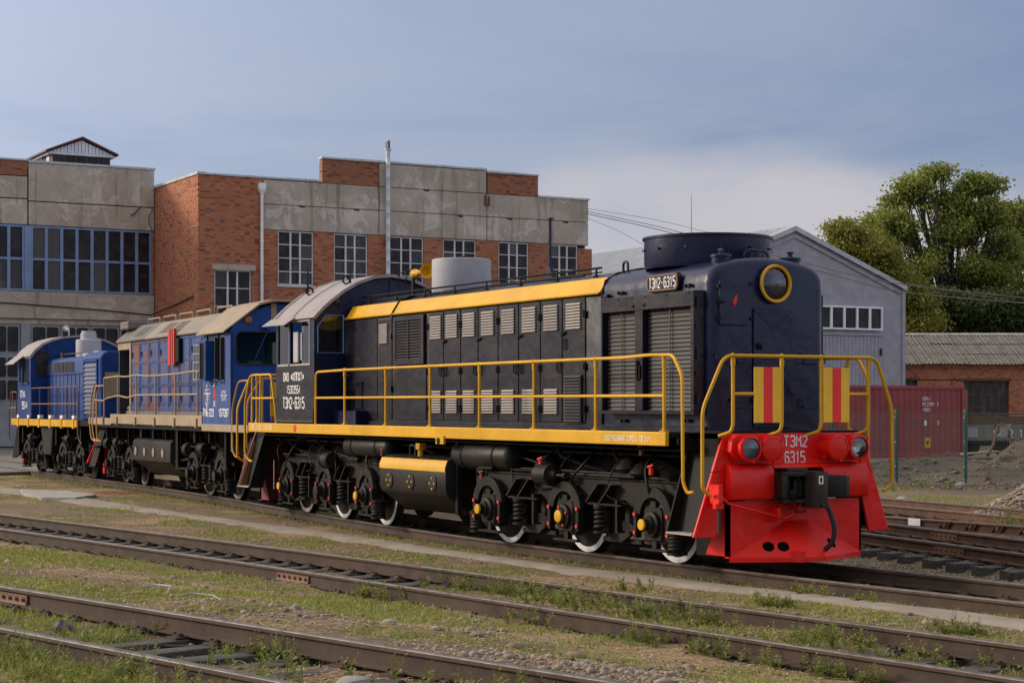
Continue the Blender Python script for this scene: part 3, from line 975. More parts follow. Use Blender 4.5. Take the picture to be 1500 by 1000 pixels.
wp = MB().box(-0.16, 0.16, -0.052, -0.045, -0.145, -0.012).build('paint_mark', 'white_mark', gr, smooth=0)
wp.location = (-5.75, float(L3(-5.75)), 0.006)
t5 = track('railway_track', 'farthest rusty track in front of the gravel heap', T5, -38, 12, 0.0, -16, 6, 0.6, 'rail_red')


# ------------------------------------------------------------------ buildings
def window_grid(parent, X, y0, y1, z0, z1, cols, rows, frame, glass, bar=0.06, depth=0.10, mid=0.045, zs=None):
    """window in a wall facing +X: frame bars (one part) with each pane a sub-part"""
    mb = MB()
    mb.box(X - depth, X, y0, y1, z0, z0 + bar); mb.box(X - depth, X, y0, y1, z1 - bar, z1)
    mb.box(X - depth, X - 0.001, y0, y0 + bar, z0 + bar, z1 - bar); mb.box(X - depth, X - 0.001, y1 - bar, y1, z0 + bar, z1 - bar)
    ys = [y0 + bar] + [y0 + (y1 - y0) * c for c in cols] + [y1 - bar]
    zz = [z0 + bar] + [z0 + (z1 - z0) * r for r in rows] + [z1 - bar]
    for y in ys[1:-1]:
        mb.box(X - depth, X - 0.006, y - bar * 0.75, y + bar * 0.75, z0 + bar, z1 - bar)
    for z in zz[1:-1]:
        mb.box(X - depth, X - 0.014, y0 + bar, y1 - bar, z - mid / 2, z + mid / 2)
    fr = mb.build('window', frame, parent, smooth=0)
    for a, b in zip(ys[:-1], ys[1:]):
        for c, d in zip(zz[:-1], zz[1:]):
            t = random.uniform(-0.006, 0.006)
            gm = glass if random.random() < 0.62 else random.choice(['glass_dark', 'glass_dusty', 'glass_sky'])
            MB().add([(X - depth * 0.6 + t, a, c), (X - depth * 0.6 - t, b, c), (X - depth * 0.6 - t, b, d), (X - depth * 0.6 + t, a, d)], [(0, 1, 2, 3)]).build('pane', gm, fr, smooth=0, fix=False)
    return fr


def depot():
    XA, XC, YB, YE = -71.84, -65.15, 15.51, 37.98
    root = empty('depot_building', (0, 0, 0))
    tag(root, 'brick and concrete locomotive depot with tall windows and grey gates', 'building')
    B = lambda name, mat, *a, bev=0.0: MB().box(*a).build(name, mat, root, smooth=0, bev=bev)
    B('inner_wall', 'interior_dark', -95, XA - 0.9, -14, YE - 0.3, 0, 13.0)
    B('inner_wall', 'interior_dark', -90, XC - 0.9, YB + 0.35, YE - 0.35, 0, 13.0)
    # gate wall: concrete panels
    for (y0, y1, z0, z1, m) in [(8.93, YB - 0.04, 12.42, 14.36, 'panel_concrete'), (8.93, YB - 0.04, 11.2, 12.37, 'panel_concrete'), (2.4, 8.86, 12.52, 13.62, 'panel_concrete'), (2.4, 8.86, 11.2, 12.47, 'panel_concrete'), (2.4, 8.86, 13.66, 14.42, 'brick_red'), (2.4, YB - 0.04, 6.47, 7.83, 'panel_concrete'),
                                (-4.2, 2.35, 11.2, 12.47, 'panel_concrete'), (-4.2, 2.35, 12.52, 13.62, 'panel_concrete'), (-4.2, 2.35, 6.47, 7.83, 'panel_concrete')]:
        B('wall_panel' if 'panel' in m else 'brick_wall', m, XA - 0.35, XA, y0, y1, z0, z1, bev=0.02)
    B('beam', 'panel_concrete', XA - 0.5, XA - 0.12, -4, YB - 0.05, 6.2, 6.44)
    B('parapet_flashing', 'flashing', XA - 0.45, XA + 0.05, 8.9, YB + 0.02, 14.36, 14.47)
    B('parapet_flashing', 'flashing', XA - 0.45, XA + 0.05, -4, 8.86, 14.42, 14.5)
    B('joint_backing', 'interior_dark', XA - 0.7, XA - 0.36, -4, YB - 0.05, 0, 14.2)
    # blue ribbon windows, each bay one window
    for y0, y1 in ((9.05, 15.33), (2.5, 8.72)):
        w = y1 - y0
        window_grid(root, XA - 0.03, y0, y1, 7.86, 11.17, [k / 8 for k in range(1, 8)], [0.49], 'frame_blue', 'glass_dark', 0.10, 0.16, 0.12)
    B('window_post', 'frame_blue', XA - 0.2, XA - 0.01, 8.73, 9.04, 7.86, 11.17)
    B('brick_pier', 'brick_x', XA - 0.35, XA - 0.004, 15.34, YB - 0.042, 7.86, 11.17)
    # gates
    for y0, y1 in ((2.9, 8.55), (9.05, 15.2)):
        n = 4
        wl = (y1 - y0) / n
        for k in range(n):
            a = y0 + k * wl + 0.012; b = y0 + (k + 1) * wl - 0.012
            gt = MB().box(XA - 0.25, XA - 0.17, a, b, 0.02, 6.18).build('gate_leaf', 'gate_grey', root, smooth=0)
            for (c, d) in ((a + 0.10, a + wl * 0.49), (a + wl * 0.53, b - 0.09)):
                for (z0, z1) in ((4.78, 6.06), (3.5, 4.5), (2.35, 3.35)):
                    po = rrect(c, d, z0, z1, 0.12, 3)
                    MB().prism(po, 'x', XA - 0.169, XA - 0.158).build('pane', 'glass_dark', gt, smooth=0)
                    pi = rrect(c - 0.035, d + 0.035, z0 - 0.035, z1 + 0.035, 0.15, 3)
                    fr = MB()
                    nn = len(po)
                    fr.loft([[(XA - 0.165, q[0], q[1]) for q in pi], [(XA - 0.135, q[0], q[1]) for q in pi], [(XA - 0.135, q[0], q[1]) for q in po], [(XA - 0.165, q[0], q[1]) for q in po]], True, False)
                    fr.build('pane_rim', 'gate_grey', gt, smooth=0)
    B('gate_post', 'gate_grey', XA - 0.3, XA - 0.1, 8.57, 9.03, 0, 6.2)
    B('gate_post', 'gate_grey', XA - 0.3, XA - 0.1, 15.22, YB - 0.05, 0, 6.2)
    # side return of the brick wing
    B('brick_wall', 'brick_y', XA - 0.3, XC - 0.36, YB, YB + 0.35, 0, 13.42)
    B('parapet_flashing', 'flashing', XA - 0.3, XC + 0.05, YB - 0.06, YB + 0.4, 13.42, 13.55)
    # wing front: brick piers, windows, concrete bands
    wins = [(19.73, 21.61), (22.78, 24.61), (25.89, 27.83), (29.03, 30.95), (32.36, 34.17), (35.54, 37.28)]
    B('brick_wall', 'brick_x', XC - 0.35, XC, YB, 16.36, 0, 13.42)
    B('brick_wall', 'brick_x', XC - 0.35, XC, 16.36, 18.30, 9.06, 13.42)
    B('brick_wall', 'brick_x', XC - 0.35, XC, 16.36, 18.30, 0, 5.2)
    B('brick_wall', 'brick_x', XC - 0.35, XC, 18.30, 18.86, 0, 13.42)
    B('lintel', 'panel_concrete', XC - 0.3, XC + 0.07, 16.22, 18.5, 8.78, 9.055)
    window_grid(root, XC - 0.10, 16.37, 18.29, 5.2, 8.78, [0.37, 0.63], [0.25, 0.5, 0.75], 'frame_white', 'glass_dark')
    B('brick_wall', 'brick_x', XC - 0.35, XC, 18.86, YE + 0.22, 0, 8.12)
    prev = 18.86
    for a, b in wins:
        B('brick_pier', 'brick_x', XC - 0.35, XC, prev, a - 0.03, 8.12, 10.86)
        prev = b + 0.03
        window_grid(root, XC - 0.07, a - 0.02, b + 0.02, 8.14, 10.85, [0.36, 0.63], [0.25, 0.5, 0.75], 'frame_white', random.choice(['glass_dark', 'glass_dark', 'glass_dusty']))
        B('window_sill', 'frame_white', XC - 0.1, XC + 0.06, a - 0.08, b + 0.08, 8.04, 8.119)
    B('brick_pier', 'brick_x', XC - 0.35, XC, prev, YE + 0.22, 8.12, 10.70)
    js = [18.9, 25.27, 31.61, 37.98]
    for a, b in zip(js[:-1], js[1:]):
        B('wall_panel', 'panel_concrete', XC - 0.34, XC + 0.02, a + 0.02, b - 0.02, 10.88, 12.13, bev=0.02)
        B('wall_panel', 'panel_concrete', XC - 0.34, XC + 0.02, a + 0.02, b - 0.02, 12.16, 13.36, bev=0.02)
    B('wall_panel', 'panel_concrete', XC - 0.34, XC + 0.02, 25.29, 31.57, 13.39, 14.58, bev=0.02)
    B('brick_wall', 'brick_red', XC - 0.34, XC, 22.1, 25.25, 13.39, 14.62)
    B('brick_wall', 'brick_red', XC - 0.34, XC, 31.66, 34.77, 13.39, 14.5)
    B('joint_backing', 'interior_dark', XC - 0.6, XC - 0.352, 18.9, YE - 0.1, 8, 13.3)
    B('joint_backing', 'interior_dark', XC - 0.6, XC - 0.352, 22.2, 34.7, 13.3, 14.4)
    B('end_wall', 'brick_x', -90, XC - 0.36, YE - 0.2, YE, 0, 13.3)
    for y0, y1, z in ((YB, 22.1, 13.42), (22.05, 31.6, 14.62), (31.6, 34.82, 14.5), (34.8, YE + 0.06, 13.36)):
        m = MB()
        y = y0
        while y < y1 - 0.05:
            e = min(y + random.uniform(0.9, 1.3), y1)
            m.box(XC - 0.45, XC + 0.06 + random.uniform(-.01, .01), y, e - 0.006, z + random.uniform(-0.005, 0.01), z + 0.10 + random.uniform(-0.012, 0.012))
            y = e
        m.build('parapet_flashing', 'flashing', root, smooth=0)
    m = MB().box(XC + 0.02, XC + 0.10, 31.45, 31.52, 12.75, 13.3).box(XC + 0.02, XC + 0.10, 31.68, 31.75, 12.75, 13.25).box(XC + 0.021, XC + 0.09, 31.52, 31.68, 12.75, 12.82)
    m.build('bracket', 'rust', root, smooth=0)
    for (y, z) in ((21.0, 12.15), (28.0, 13.37), (30.0, 12.13), (33.0, 12.13), (36.5, 12.13), (24.0, 12.15)):
        MB().prism([(y - 0.2, z + 0.02), (y + 0.2, z + 0.02), (y + 0.12, z - 0.10), (y - 0.14, z - 0.07)], 'x', XC + 0.0, XC + 0.03).build('chipped_recess', 'interior_dark', root, smooth=0)
    # lantern on the roof: glazed box with a white gable
    la = MB().box(-90, -77.95, 11.75, 14.95, 13.5, 15.75).build('roof_lantern', 'maroon_trim', root, smooth=0)
    for k in range(5):
        y = 11.85 + k * 0.62
        MB().box(-77.97, -77.93, y, y + 0.55, 14.5, 15.66).build('pane', 'glass_dark', la, smooth=0)
    for k in range(14):
        x = -78.4 - k * 0.8
        MB().box(x - 0.62, x, 11.70, 11.76, 14.4, 15.66).build('side_pane', 'white_sheet' if k % 2 == 0 else 'glass_dark', la, smooth=0)
    ga = MB()
    n = 18
    for k in range(n):
        y = 11.6 + 3.5 * k / n
        e = y + 3.5 / n - 0.03
        t = lambda q: 15.84 + 0.70 * (1 - abs(q - 13.35) / 1.75)
        ga.prism([(y, 15.80), (e, 15.80), (e, t(e)), (y, t(y))], 'x', -77.93, -77.86 + 0.02 * (k % 2))
    ga.build('gable', 'white_sheet', la, smooth=0)
    MB().box(-90, -77.85, 11.5, 15.2, 15.70, 15.80).build('eaves_trim', 'white_sheet', la, smooth=0)
    MB().prism([(11.35, 15.80), (13.35, 16.62), (15.35, 15.80), (15.35, 15.90), (13.35, 16.74), (11.35, 15.90)], 'x', -90, -77.7).build('lantern_roof', 'maroon_trim', la, smooth=0)
    # conduit along the gate wall, cable
    MB().tube([(XA + 0.04, -3, 7.35), (XA + 0.04, 4, 7.3), (XA + 0.04, 8, 7.22), (XA + 0.04, 12.5, 7.0), (XA + 0.04, 15.3, 6.8), (XC - 3, YB - 0.05, 7.2), (XC - 0.6, YB - 0.05, 7.45)], 0.035, 5).build('conduit', 'cable_black', root)
    # thin cracks / hanging wires on the concrete
    MB().tube([(XA + 0.03, 14.7, 12.4), (XA + 0.08, 14.4, 12.05), (XA + 0.05, 14.2, 11.95)], 0.03, 5).build('loose_bar', 'cable_black', root)
    MB().tube([(XA + 0.03, 15.4, 12.35), (XA + 0.05, 15.15, 11.9), (XA + 0.05, 15.2, 11.5), (XA + 0.03, 15.4, 11.1)], 0.015, 5).build('loose_wire', 'cable_black', root)
    d = empty('drainpipe', (XC, 18.78, 0))
    tag(d, 'white plastic drainpipe with hopper running down the brick corner bay', 'drainpipe')
    MB().cyl((0.16, 0, 0.2), (0.16, 0, 12.7), 0.075, n=12).build('pipe', 'pvc_white', d)
    MB().loft([[(0.16 + sx * w, sy * w, z) for sx, sy in ((-1, -1), (1, -1), (1, 1), (-1, 1))] for w, z in ((0.08, 12.6), (0.16, 12.85), (0.17, 13.15))]).build('hopper', 'pvc_white', d, smooth=0)
    for z in (4.0, 7.8, 10.2, 12.4):
        MB().cyl((0.16, 0, z), (0.16, 0, z + 0.12), 0.088, n=12).build('bracket_ring', 'pvc_white', d)
    c = empty('flue_pipe', (XC, 25.68, 0))
    tag(c, 'tall thin galvanised flue pipe rising above the depot parapet', 'pipe')
    pr = [(0.115, 4.0)]
    z = 4.0
    while z < 15.2:
        pr += [(0.115, z + 0.55), (0.125, z + 0.57), (0.125, z + 0.60), (0.115, z + 0.62)]
        z += 0.62
    pr.append((0.115, 15.25))
    MB().lathe(pr, (0.24, 0, 0), (0, 0, 1), 12).build('pipe', 'flue_metal', c)
    MB().cyl((0.24, 0, 15.25), (0.24, 0, 15.31), 0.19, n=12).build('cap', 'flue_metal', c)
    for z in (9.6, 12.0, 14.2):
        MB().bar((0.02, 0, z), (0.24, 0, z), 0.03, 0.03).build('strut', 'flue_metal', c, smooth=0)


depot()


def grey_shed():
    X0, YR, ya, ze, za = -38.63, 37.25, 31.41, 6.95, 9.18
    YL = 2 * ya - YR
    root = empty('metal_shed', (X0, ya, 0))
    tag(root, 'grey sheet metal shed with a gable and a strip window', 'building')
    P = lambda p: [(q[0] - ya, q[1]) for q in p]
    # lined gable wall in horizontal cladding strips, with window and door openings kept behind separate parts
    h = 0.30
    z = 0.0
    while z < za - 0.05:
        z1 = min(z + h - 0.0025, za - 0.01)
        hw = lambda q: (YR - ya) * (1.0 if q <= ze else max(0.02, (za - q) / (za - ze)))
        MB().prism([(-hw(z), z), (hw(z), z), (hw(z1), z1), (-hw(z1), z1)], 'x', -0.1, 0.0).build('cladding_strip', 'shed_grey', root, smooth=0)
        z += h
    MB().prism([(YL - ya + 0.02, 0), (YR - ya - 0.02, 0), (YR - ya - 0.02, ze), (0, za - 0.02), (YL - ya + 0.02, ze)], 'x', -24, -0.04).build('wall', 'shed_grey', root, smooth=0)
    t = (za - ze) / (YR - ya)
    for s in (-1, 1):
        o = 0.05
        e = (YR - ya) + o
        rf = MB().prism([(0, za + 0.02), (s * e, za + 0.02 - e * t), (s * e, za + 0.14 - e * t), (0, za + 0.14)], 'x', -24.5, 0.12).build('roof', 'shed_roof', root, smooth=0)
        rib = MB()
        for k in range(60):
            x = -24.2 + k * 0.40
            rib.add([(x, 0, za + 0.14), (x + 0.05, 0, za + 0.18), (x + 0.1, 0, za + 0.14), (x, s * e, za + 0.14 - e * t), (x + 0.05, s * e, za + 0.18 - e * t), (x + 0.1, s * e, za + 0.14 - e * t)], [(0, 1, 4, 3), (1, 2, 5, 4), (0, 2, 1), (3, 4, 5)])
        rib.build('roof_rib', 'shed_roof', rf, smooth=0)
        MB().prism([(0, za - 0.04), (s * e, za - 0.04 - e * t), (s * e, za + 0.16 - e * t), (0, za + 0.16)], 'x', 0.122, 0.14).build('verge_trim', 'shed_trim', root, smooth=0)
        MB().prism([(0, za - 0.30), (s * (e - 0.3), za - 0.30 - (e - 0.3) * t), (s * (e - 0.3), za - 0.17 - (e - 0.3) * t), (0, za - 0.17)], 'x', 0.002, 0.06).build('verge_trim', 'shed_grey', root, smooth=0)
    MB().box(0.002, 0.05, YR - ya - 0.16, YR - ya + 0.02, 0, ze).build('corner_trim', 'shed_grey', root, smooth=0)
    y0, y1 = 31.2, 35.95
    f = window_grid(root, 0.16, y0 - ya, y1 - ya, 5.2, 6.17, [k / 7 for k in range(1, 7)], [], 'pvc_white', 'glass_dark', 0.07, 0.12)
    f.name = 'strip_window'
    d = MB()
    y = 31.2
    while y < 35.95:
        d.box(0.003, 0.05, y - ya, min(y + 0.17, 35.95) - ya, 0, 4.95); d.box(0.003, 0.035, y + 0.17 - ya, y + 0.2 - ya, 0, 4.95)
        y += 0.2
    d.build('sliding_door', 'shed_grey', root, smooth=0)
    MB().box(0.003, 0.09, 31.1 - ya, 36.05 - ya, 4.97, 5.06).build('door_track', 'shed_grey', root, smooth=0)
    MB().box(0.06, 0.12, 35.86 - ya, 35.94 - ya, 4.15, 4.45).build('handle', 'cable_black', root, smooth=0)
    a = MB().cyl((-6.8, -0.3, za + 0.1), (-6.8, -0.3, za + 2.1), 0.025, 0.015, n=6).build('roof_aerial', 'steel_grey')
    a.location = root.location
    tag(a, 'thin aerial rod on the grey shed roof behind the fan ring', 'aerial')
    # the shed is a tall hall standing beside the depot, well behind the container
    k = 1.42
    for o in (root, a):
        o.scale = (k, k, k)
        o.location = Vector((19.646 + (X0 - 19.646) * k, -14.258 + (ya + 14.258) * k, 2.063 * (1 - k)))


grey_shed()


def far_frame(name, u, D, z=0.0):
    """an Empty turned so that local x runs across the view, local y away from it"""
    c, s = math.cos(0.5098), math.sin(0.5098)
    a = (u - 750) / 2644.4
    x = CAM_POS[0] + D * (-c + a * s); y = CAM_POS[1] + D * (s + a * c)
    return empty(name, (x, y, z), math.atan2(c, s))


def brick_shed():
    root = far_frame('brick_shed', 1325, 85 * 1.45, 2.063 * (1 - 1.45))
    root.scale = (1.45, 1.45, 1.45)
    tag(root, 'long low brick shed with a weathered corrugated roof and barred windows', 'building')
    px = 85 / 2644.4
    x0, x1 = -6.0, 9.5
    ops = [((1310 - 1325) * px, (1341 - 1325) * px, 0.9, 3.3), ((1409 - 1325) * px, (1475 - 1325) * px, 0.75, 3.25)]
    prev = x0
    for a, b, z0, z1 in ops:
        MB().box(prev, a, -0.4, 0, 0, z1).build('brick_wall', 'brick_shed', root, smooth=0)
        MB().box(a, b, -0.4, 0, 0, z0).build('brick_wall', 'brick_shed', root, smooth=0)
        prev = b
    MB().box(prev, x1, -0.4, 0, 0, 3.28).build('brick_wall', 'brick_shed', root, smooth=0)
    MB().box(x0, x1, -0.403, 0, 3.29, 3.82).build('brick_wall', 'brick_shed', root, smooth=0)
    MB().box(x0, x1, -0.46, 0, 3.825, 3.93).build('brick_cornice', 'brick_shed', root, smooth=0)
    MB().box(x0, x1, -0.54, 0, 3.935, 4.02).build('brick_cornice', 'brick_shed', root, smooth=0)
    MB().box(x0, x1, 0.6, 7, 0, 4.0).build('inner_wall', 'interior_dark', root, smooth=0)
    for a, b, z0, z1 in ops:
        MB().box(a - 0.22, b + 0.10, -0.45, -0.05, z1 - 0.02, z1 + 0.11).build('lintel', 'rust', root, smooth=0)
        fr = MB()
        nx = 5 if b - a > 1.5 else 3
        for k in range(nx + 1):
            q = a + 0.05 + (b - a - 0.1) * k / nx
            fr.box(q - 0.025, q + 0.025, -0.24, -0.19, z0, z1)
        for k in range(5):
            q = z0 + (z1 - z0 - 0.05) * k / 4
            fr.box(a, b, -0.235, -0.195, q, q + 0.05)
        w = fr.build('window', 'rust', root, smooth=0)
        for i in range(nx):
            for j in range(4):
                q0 = a + 0.05 + (b - a - 0.1) * i / nx; q1 = a + 0.05 + (b - a - 0.1) * (i + 1) / nx
                r0 = z0 + (z1 - z0 - 0.05) * j / 4; r1 = z0 + (z1 - z0 - 0.05) * (j + 1) / 4
                MB().box(q0, q1, -0.215, -0.21, r0, r1).build('pane', 'glass_dusty', w, smooth=0)
    # corrugated sheets, courses of single sheets
    rise, run = 1.55, 4.3
    for r_ in range(3):
        k = 0
        x = x0
        while x < x1:
            w = 1.1
            rings = []
            n = 14
            t0, t1_ = r_ / 3 - 0.02, (r_ + 1) / 3
            up = 0.018 * (2 - r_) * 0 + 0.03 * (1 if True else 0)
            jit = random.uniform(-0.015, 0.015)
            vs = []
            for t, lift in ((t0, 0.03), (t1_, 0.0)):
                for i in range(n + 1):
                    xx = x + w * 1.02 * i / n
                    zz = 4.02 + rise * t + 0.03 * math.cos(2 * PI * i / n * 6) + lift + jit
                    vs.append((xx, -0.62 + run * t, zz))
            n1 = n + 1
            fs = [(i, i + 1, n1 + i + 1, n1 + i) for i in range(n)]
            MB().add(vs, fs).build('roof_sheet', 'asbestos', root, smooth=60, fix=False)
            x += w
    m = MB()
    x = x0
    while x < x1:
        m.prism([(-0.62 + run - 0.2, 4.02 + rise - 0.04), (-0.62 + run, 4.02 + rise + 0.07), (-0.62 + run + 0.2, 4.02 + rise - 0.04)], 'x', x, x + 0.98)
        x += 1.0
    m.build('ridge_cap', 'slab_pale', root, smooth=0)
    MB().add([(x0, -0.62 + run, 4.02 + rise), (x1, -0.62 + run, 4.02 + rise), (x1, 8, 4.0), (x0, 8, 4.0)], [(0, 1, 2, 3)]).build('back_roof', 'asbestos', root, smooth=0, fix=False)


brick_shed()


def container():
    root = empty('shipping_container', (-29.86, 26.3, 0.2))
    tag(root, 'dark red corrugated shipping container behind the green mesh fence', 'container')
    y0, y1 = -6.1, 6.06
    mb = MB()
    y = y0 + 0.12
    pts = []
    while y < y1 - 0.12:
        pts += [(0.0, y), (0.0, y + 0.07), (-0.036, y + 0.14), (-0.036, y + 0.21)]
        y += 0.28
    vs = [(p[0], p[1], z) for z in (0.16, 2.46) for p in pts]
    n = len(pts)
    mb.add(vs, [(i, i + 1, n + i + 1, n + i) for i in range(n - 1)])
    mb.build('side_wall', 'container_red', root, smooth=0, fix=False)
    MB().box(-0.06, 0.02, y0, y1, 2.46, 2.59).build('top_rail', 'container_red', root, smooth=0, bev=0.01)
    MB().box(-0.06, 0.02, y0, y1, 0.0, 0.16).build('bottom_rail', 'container_red', root, smooth=0, bev=0.01)
    for y in (y0, y1 - 0.14):
        MB().box(-0.10, 0.022, y, y + 0.14, 0.01, 2.585).build('corner_post', 'container_red', root, smooth=0, bev=0.01)
    MB().box(-2.44, -0.07, y0, y1 - 0.02, 0.02, 2.57).build('body', 'container_red', root, smooth=0)
    MB().box(-2.40, 0.0, y1 - 0.015, y1 + 0.16, 0.05, 2.45).build('open_door', 'container_rust', root, smooth=0)
    for tx, yy, zz, w, h in (('GDU', 4.05, 2.07, 0.32, 0.11), ('812291 2', 4.05, 1.87, 0.74, 0.11), ('45G1', 4.05, 1.67, 0.36, 0.11)):
        lettering(tx, (0.012, yy, zz), (0, 1, 0), (0, 0, 1), w, h, 'lettering', 'white_mark', root, stroke=1.3)
    MB().box(0.004, 0.014, 4.12, 4.24, 1.15, 1.34).build('mark_plate', 'white_mark', root, smooth=0)
    MB().box(0.004, 0.014, 4.72, 4.84, 1.16, 1.34).build('mark_plate', 'yellow', root, smooth=0)
    MB().box(0.004, 0.016, 4.14, 4.42, 0.34, 0.72).build('warning_plate', 'yellow', root, smooth=0)
    MB().prism([(4.28, 0.44), (4.35, 0.60), (4.21, 0.60)], 'x', 0.017, 0.02).build('plate_symbol', 'cable_black', root, smooth=0)


container()


def fence():
    P = [(-22.1, 17.5), (-21.24, 19.17), (-20.34, 20.78), (-19.37, 22.52), (-18.42, 24.25), (-17.45, 26.0)]
    root = empty('mesh_fence', (P[0][0], P[0][1], 0))
    tag(root, 'green wire mesh fence with square posts before the red container', 'fence')
    O = Vector((P[0][0], P[0][1], 0))
    for a in P:
        q = Vector((a[0], a[1], 0)) - O
        po = MB().box(q.x - 0.035, q.x + 0.035, q.y - 0.035, q.y + 0.035, -0.15, 1.93).build('post', 'green_post', root, smooth=0, bev=0.006)
        MB().box(q.x - 0.04, q.x + 0.04, q.y - 0.04, q.y + 0.04, 1.931, 1.96).build('post_cap', 'green_post', po, smooth=0)
        for z in (0.3, 1.0, 1.7):
            MB().box(q.x - 0.02, q.x + 0.02, q.y - 0.052, q.y - 0.036, z, z + 0.05).build('clamp', 'steel_grey', po, smooth=0)
    for a, b in zip(P[:-1], P[1:]):
        A = Vector((a[0], a[1], 0)) - O; B_ = Vector((b[0], b[1], 0)) - O
        m = MB()
        n = int((B_ - A).length / 0.05)
        for k in range(1, n):
            q = A.lerp(B_, k / n)
            m.bar((q.x, q.y, 0.0), (q.x, q.y, 1.88), 0.005, 0.005)
        for z in (0.05, 0.2, 0.62, 0.82, 1.02, 1.44, 1.66, 1.84):
            for dz in ((0, 0.05) if z in (0.2, 0.82, 1.44) else (0,)):
                m.bar((A.x, A.y, z + dz), (B_.x, B_.y, z + dz), 0.006, 0.006)
        m.build('mesh_panel', 'mesh_wire', root, smooth=0, fix=False)


fence()


def flat_wagon():
    root = far_frame('flat_wagon', 1404, 70, 0)
    tag(root, 'rusty pale green flat wagon half hidden behind spoil at right', 'wagon')
    k = 70 / 2644.4
    Z = lambda v: 2.063 + (594.2 - v) * k
    MB().box(0, 9, 0, 0.12, Z(643), Z(622)).build('side_sill', 'wagon_pale', root, smooth=0, bev=0.02)
    MB().box(0, 9, -0.02, 0.0, Z(645), Z(643)).build('sill_flange', 'wagon_pale', root, smooth=0)
    for i in range(7):
        x = 0.25 + i * 1.15
        MB().box(x, x + 0.09, -0.05, -0.001, Z(640), Z(606)).build('stake', 'rust', root, smooth=0)
    for i in range(3):
        MB().box(-0.05, 9, 0.01, 0.07, Z(621.5) + i * 0.11, Z(621.5) + i * 0.11 + 0.095).build('side_plank', 'rust', root, smooth=0, bev=0.008)
    MB().box(-0.05, 9, -0.03, 0.03, Z(607), Z(605.5)).build('top_rail', 'rust', root, smooth=0)
    MB().box(0, 9, 0.2, 2.7, Z(635), Z(623)).build('deck', 'wood_old', root, smooth=0)
    MB().box(0.1, 2.0, 0.5, 2.2, 0.5, Z(645)).build('bogie', 'bogie_black', root, smooth=0)
    for x in (0.55, 1.9):
        MB().cyl((x, 0.55, 0.55), (x, 0.68, 0.55), 0.45, n=18).build('wheel', 'bogie_black', root)
    lettering('5472', (1.03 + 0.35, -0.004, Z(640)), (1, 0, 0), (0, 0, 1), 0.72, 0.27, 'lettering', 'white_mark', root)
    lettering('1', (2.35, -0.004, Z(640)), (1, 0, 0), (0, 0, 1), 0.16, 0.27, 'lettering', 'white_mark', root)
    MB().box(0.05, 0.75, -0.003, -0.001, Z(640), Z(625)).build('paint_patch', 'steel_grey', root, smooth=0)
    b = far_frame('scrap_frame', 1452, 56, 0)
    tag(b, 'bent scrap metal bar with pale rag by the flat wagon', 'scrap')
    q = 56 / 2644.4
    Zq = lambda v: 2.063 + (594.2 - v) * q
    MB().tube(roundpath([(-0.12, 0, Zq(668)), (0.08, 0, Zq(650)), (0.22, 0, Zq(622)), (0.5, 0, Zq(622)), (0.62, 0.05, Zq(650))], 0.1), 0.045, 6).build('bar', 'rust', b)
    MB().loft([[(0.26, -0.03, Zq(624)), (0.6, -0.05, Zq(621)), (0.62, -0.02, Zq(628)), (0.44, 0.0, Zq(640)), (0.3, -0.02, Zq(638))], [(0.26, 0.03, Zq(624)), (0.6, 0.05, Zq(621)), (0.62, 0.06, Zq(628)), (0.44, 0.05, Zq(640)), (0.3, 0.04, Zq(638))]]).build('rag', 'slab_pale', b)
    s = far_frame('plank', 1440, 56, 0.62)
    tag(s, 'pale wooden board lying on the spoil under the flat wagon', 'board')
    MB().bar((-0.6, 0, -0.05), (0.55, 0.3, 0.02), 0.5, 0.05).build('board', 'wood_old', s, smooth=0)


flat_wagon()


# ------------------------------------------------------------------ first locomotive (navy)
def mirx(mb, on, c=-6.4):
    if on:
        mb.v = [(2 * c - p[0], p[1], p[2]) for p in mb.v]
    return mb


def louvre(parent, x0, x1, z0, z1, Y, n, mat, name='louvre', depth=0.028, back='navy_sheen_dusty'):
    """pressed louvre in a panel facing -Y: n hooded slats joined into one part"""
    mb = MB()
    h = (z1 - z0) / n
    mb.box(x0 - 0.012, x1 + 0.012, Y - 0.004, Y, z0 - 0.012, z1 + 0.012, 1)
    for k in range(n):
        a = z0 + k * h
        mb.add([(x0, Y - 0.005, a + h * 0.92), (x1, Y - 0.005, a + h * 0.92), (x1, Y - depth, a + h * 0.30), (x0, Y - depth, a + h * 0.30), (x1, Y - depth + 0.004, a + h * 0.16), (x0, Y - depth + 0.004, a + h * 0.16), (x0, Y - 0.006, a + h * 0.16), (x1, Y - 0.006, a + h * 0.16)],
               [(0, 1, 2, 3), (3, 2, 4, 5), (0, 3, 5, 6), (1, 7, 4, 2)])
    return mb.build(name, [mat, back], parent, smooth=0, fix=False)


def slat_bank(parent, x0, x1, z0, z1, Y, n, mat, ang=0.62, gap=1.0):
    """separate tilted shutter blades, each an object sharing one mesh"""
    h = (z1 - z0) / n
    w = h * 1.12 * gap
    mb = MB()
    c, s = math.cos(ang), math.sin(ang)
    pr = [(-0.5 * w * s, 0.5 * w * c), (-0.5 * w * s - 0.006, 0.5 * w * c - 0.003), (0.5 * w * s - 0.009, -0.5 * w * c), (0.5 * w * s, -0.5 * w * c - 0.004), (0.5 * w * s + 0.004, -0.5 * w * c + 0.006)]
    pr = [(-p[0], p[1]) for p in pr]
    mb.prism([(-p[0] * -1, p[1]) for p in pr], 'x', x0, x1)
    o = mb.build('shutter_slat', mat, parent, smooth=0)
    me = o.data
    bpy.data.objects.remove(o)
    for k in range(n):
        link('shutter_slat', me, parent, (0, Y, z0 + h * (k + 0.5)), (random.uniform(-0.035, 0.035), 0, 0))


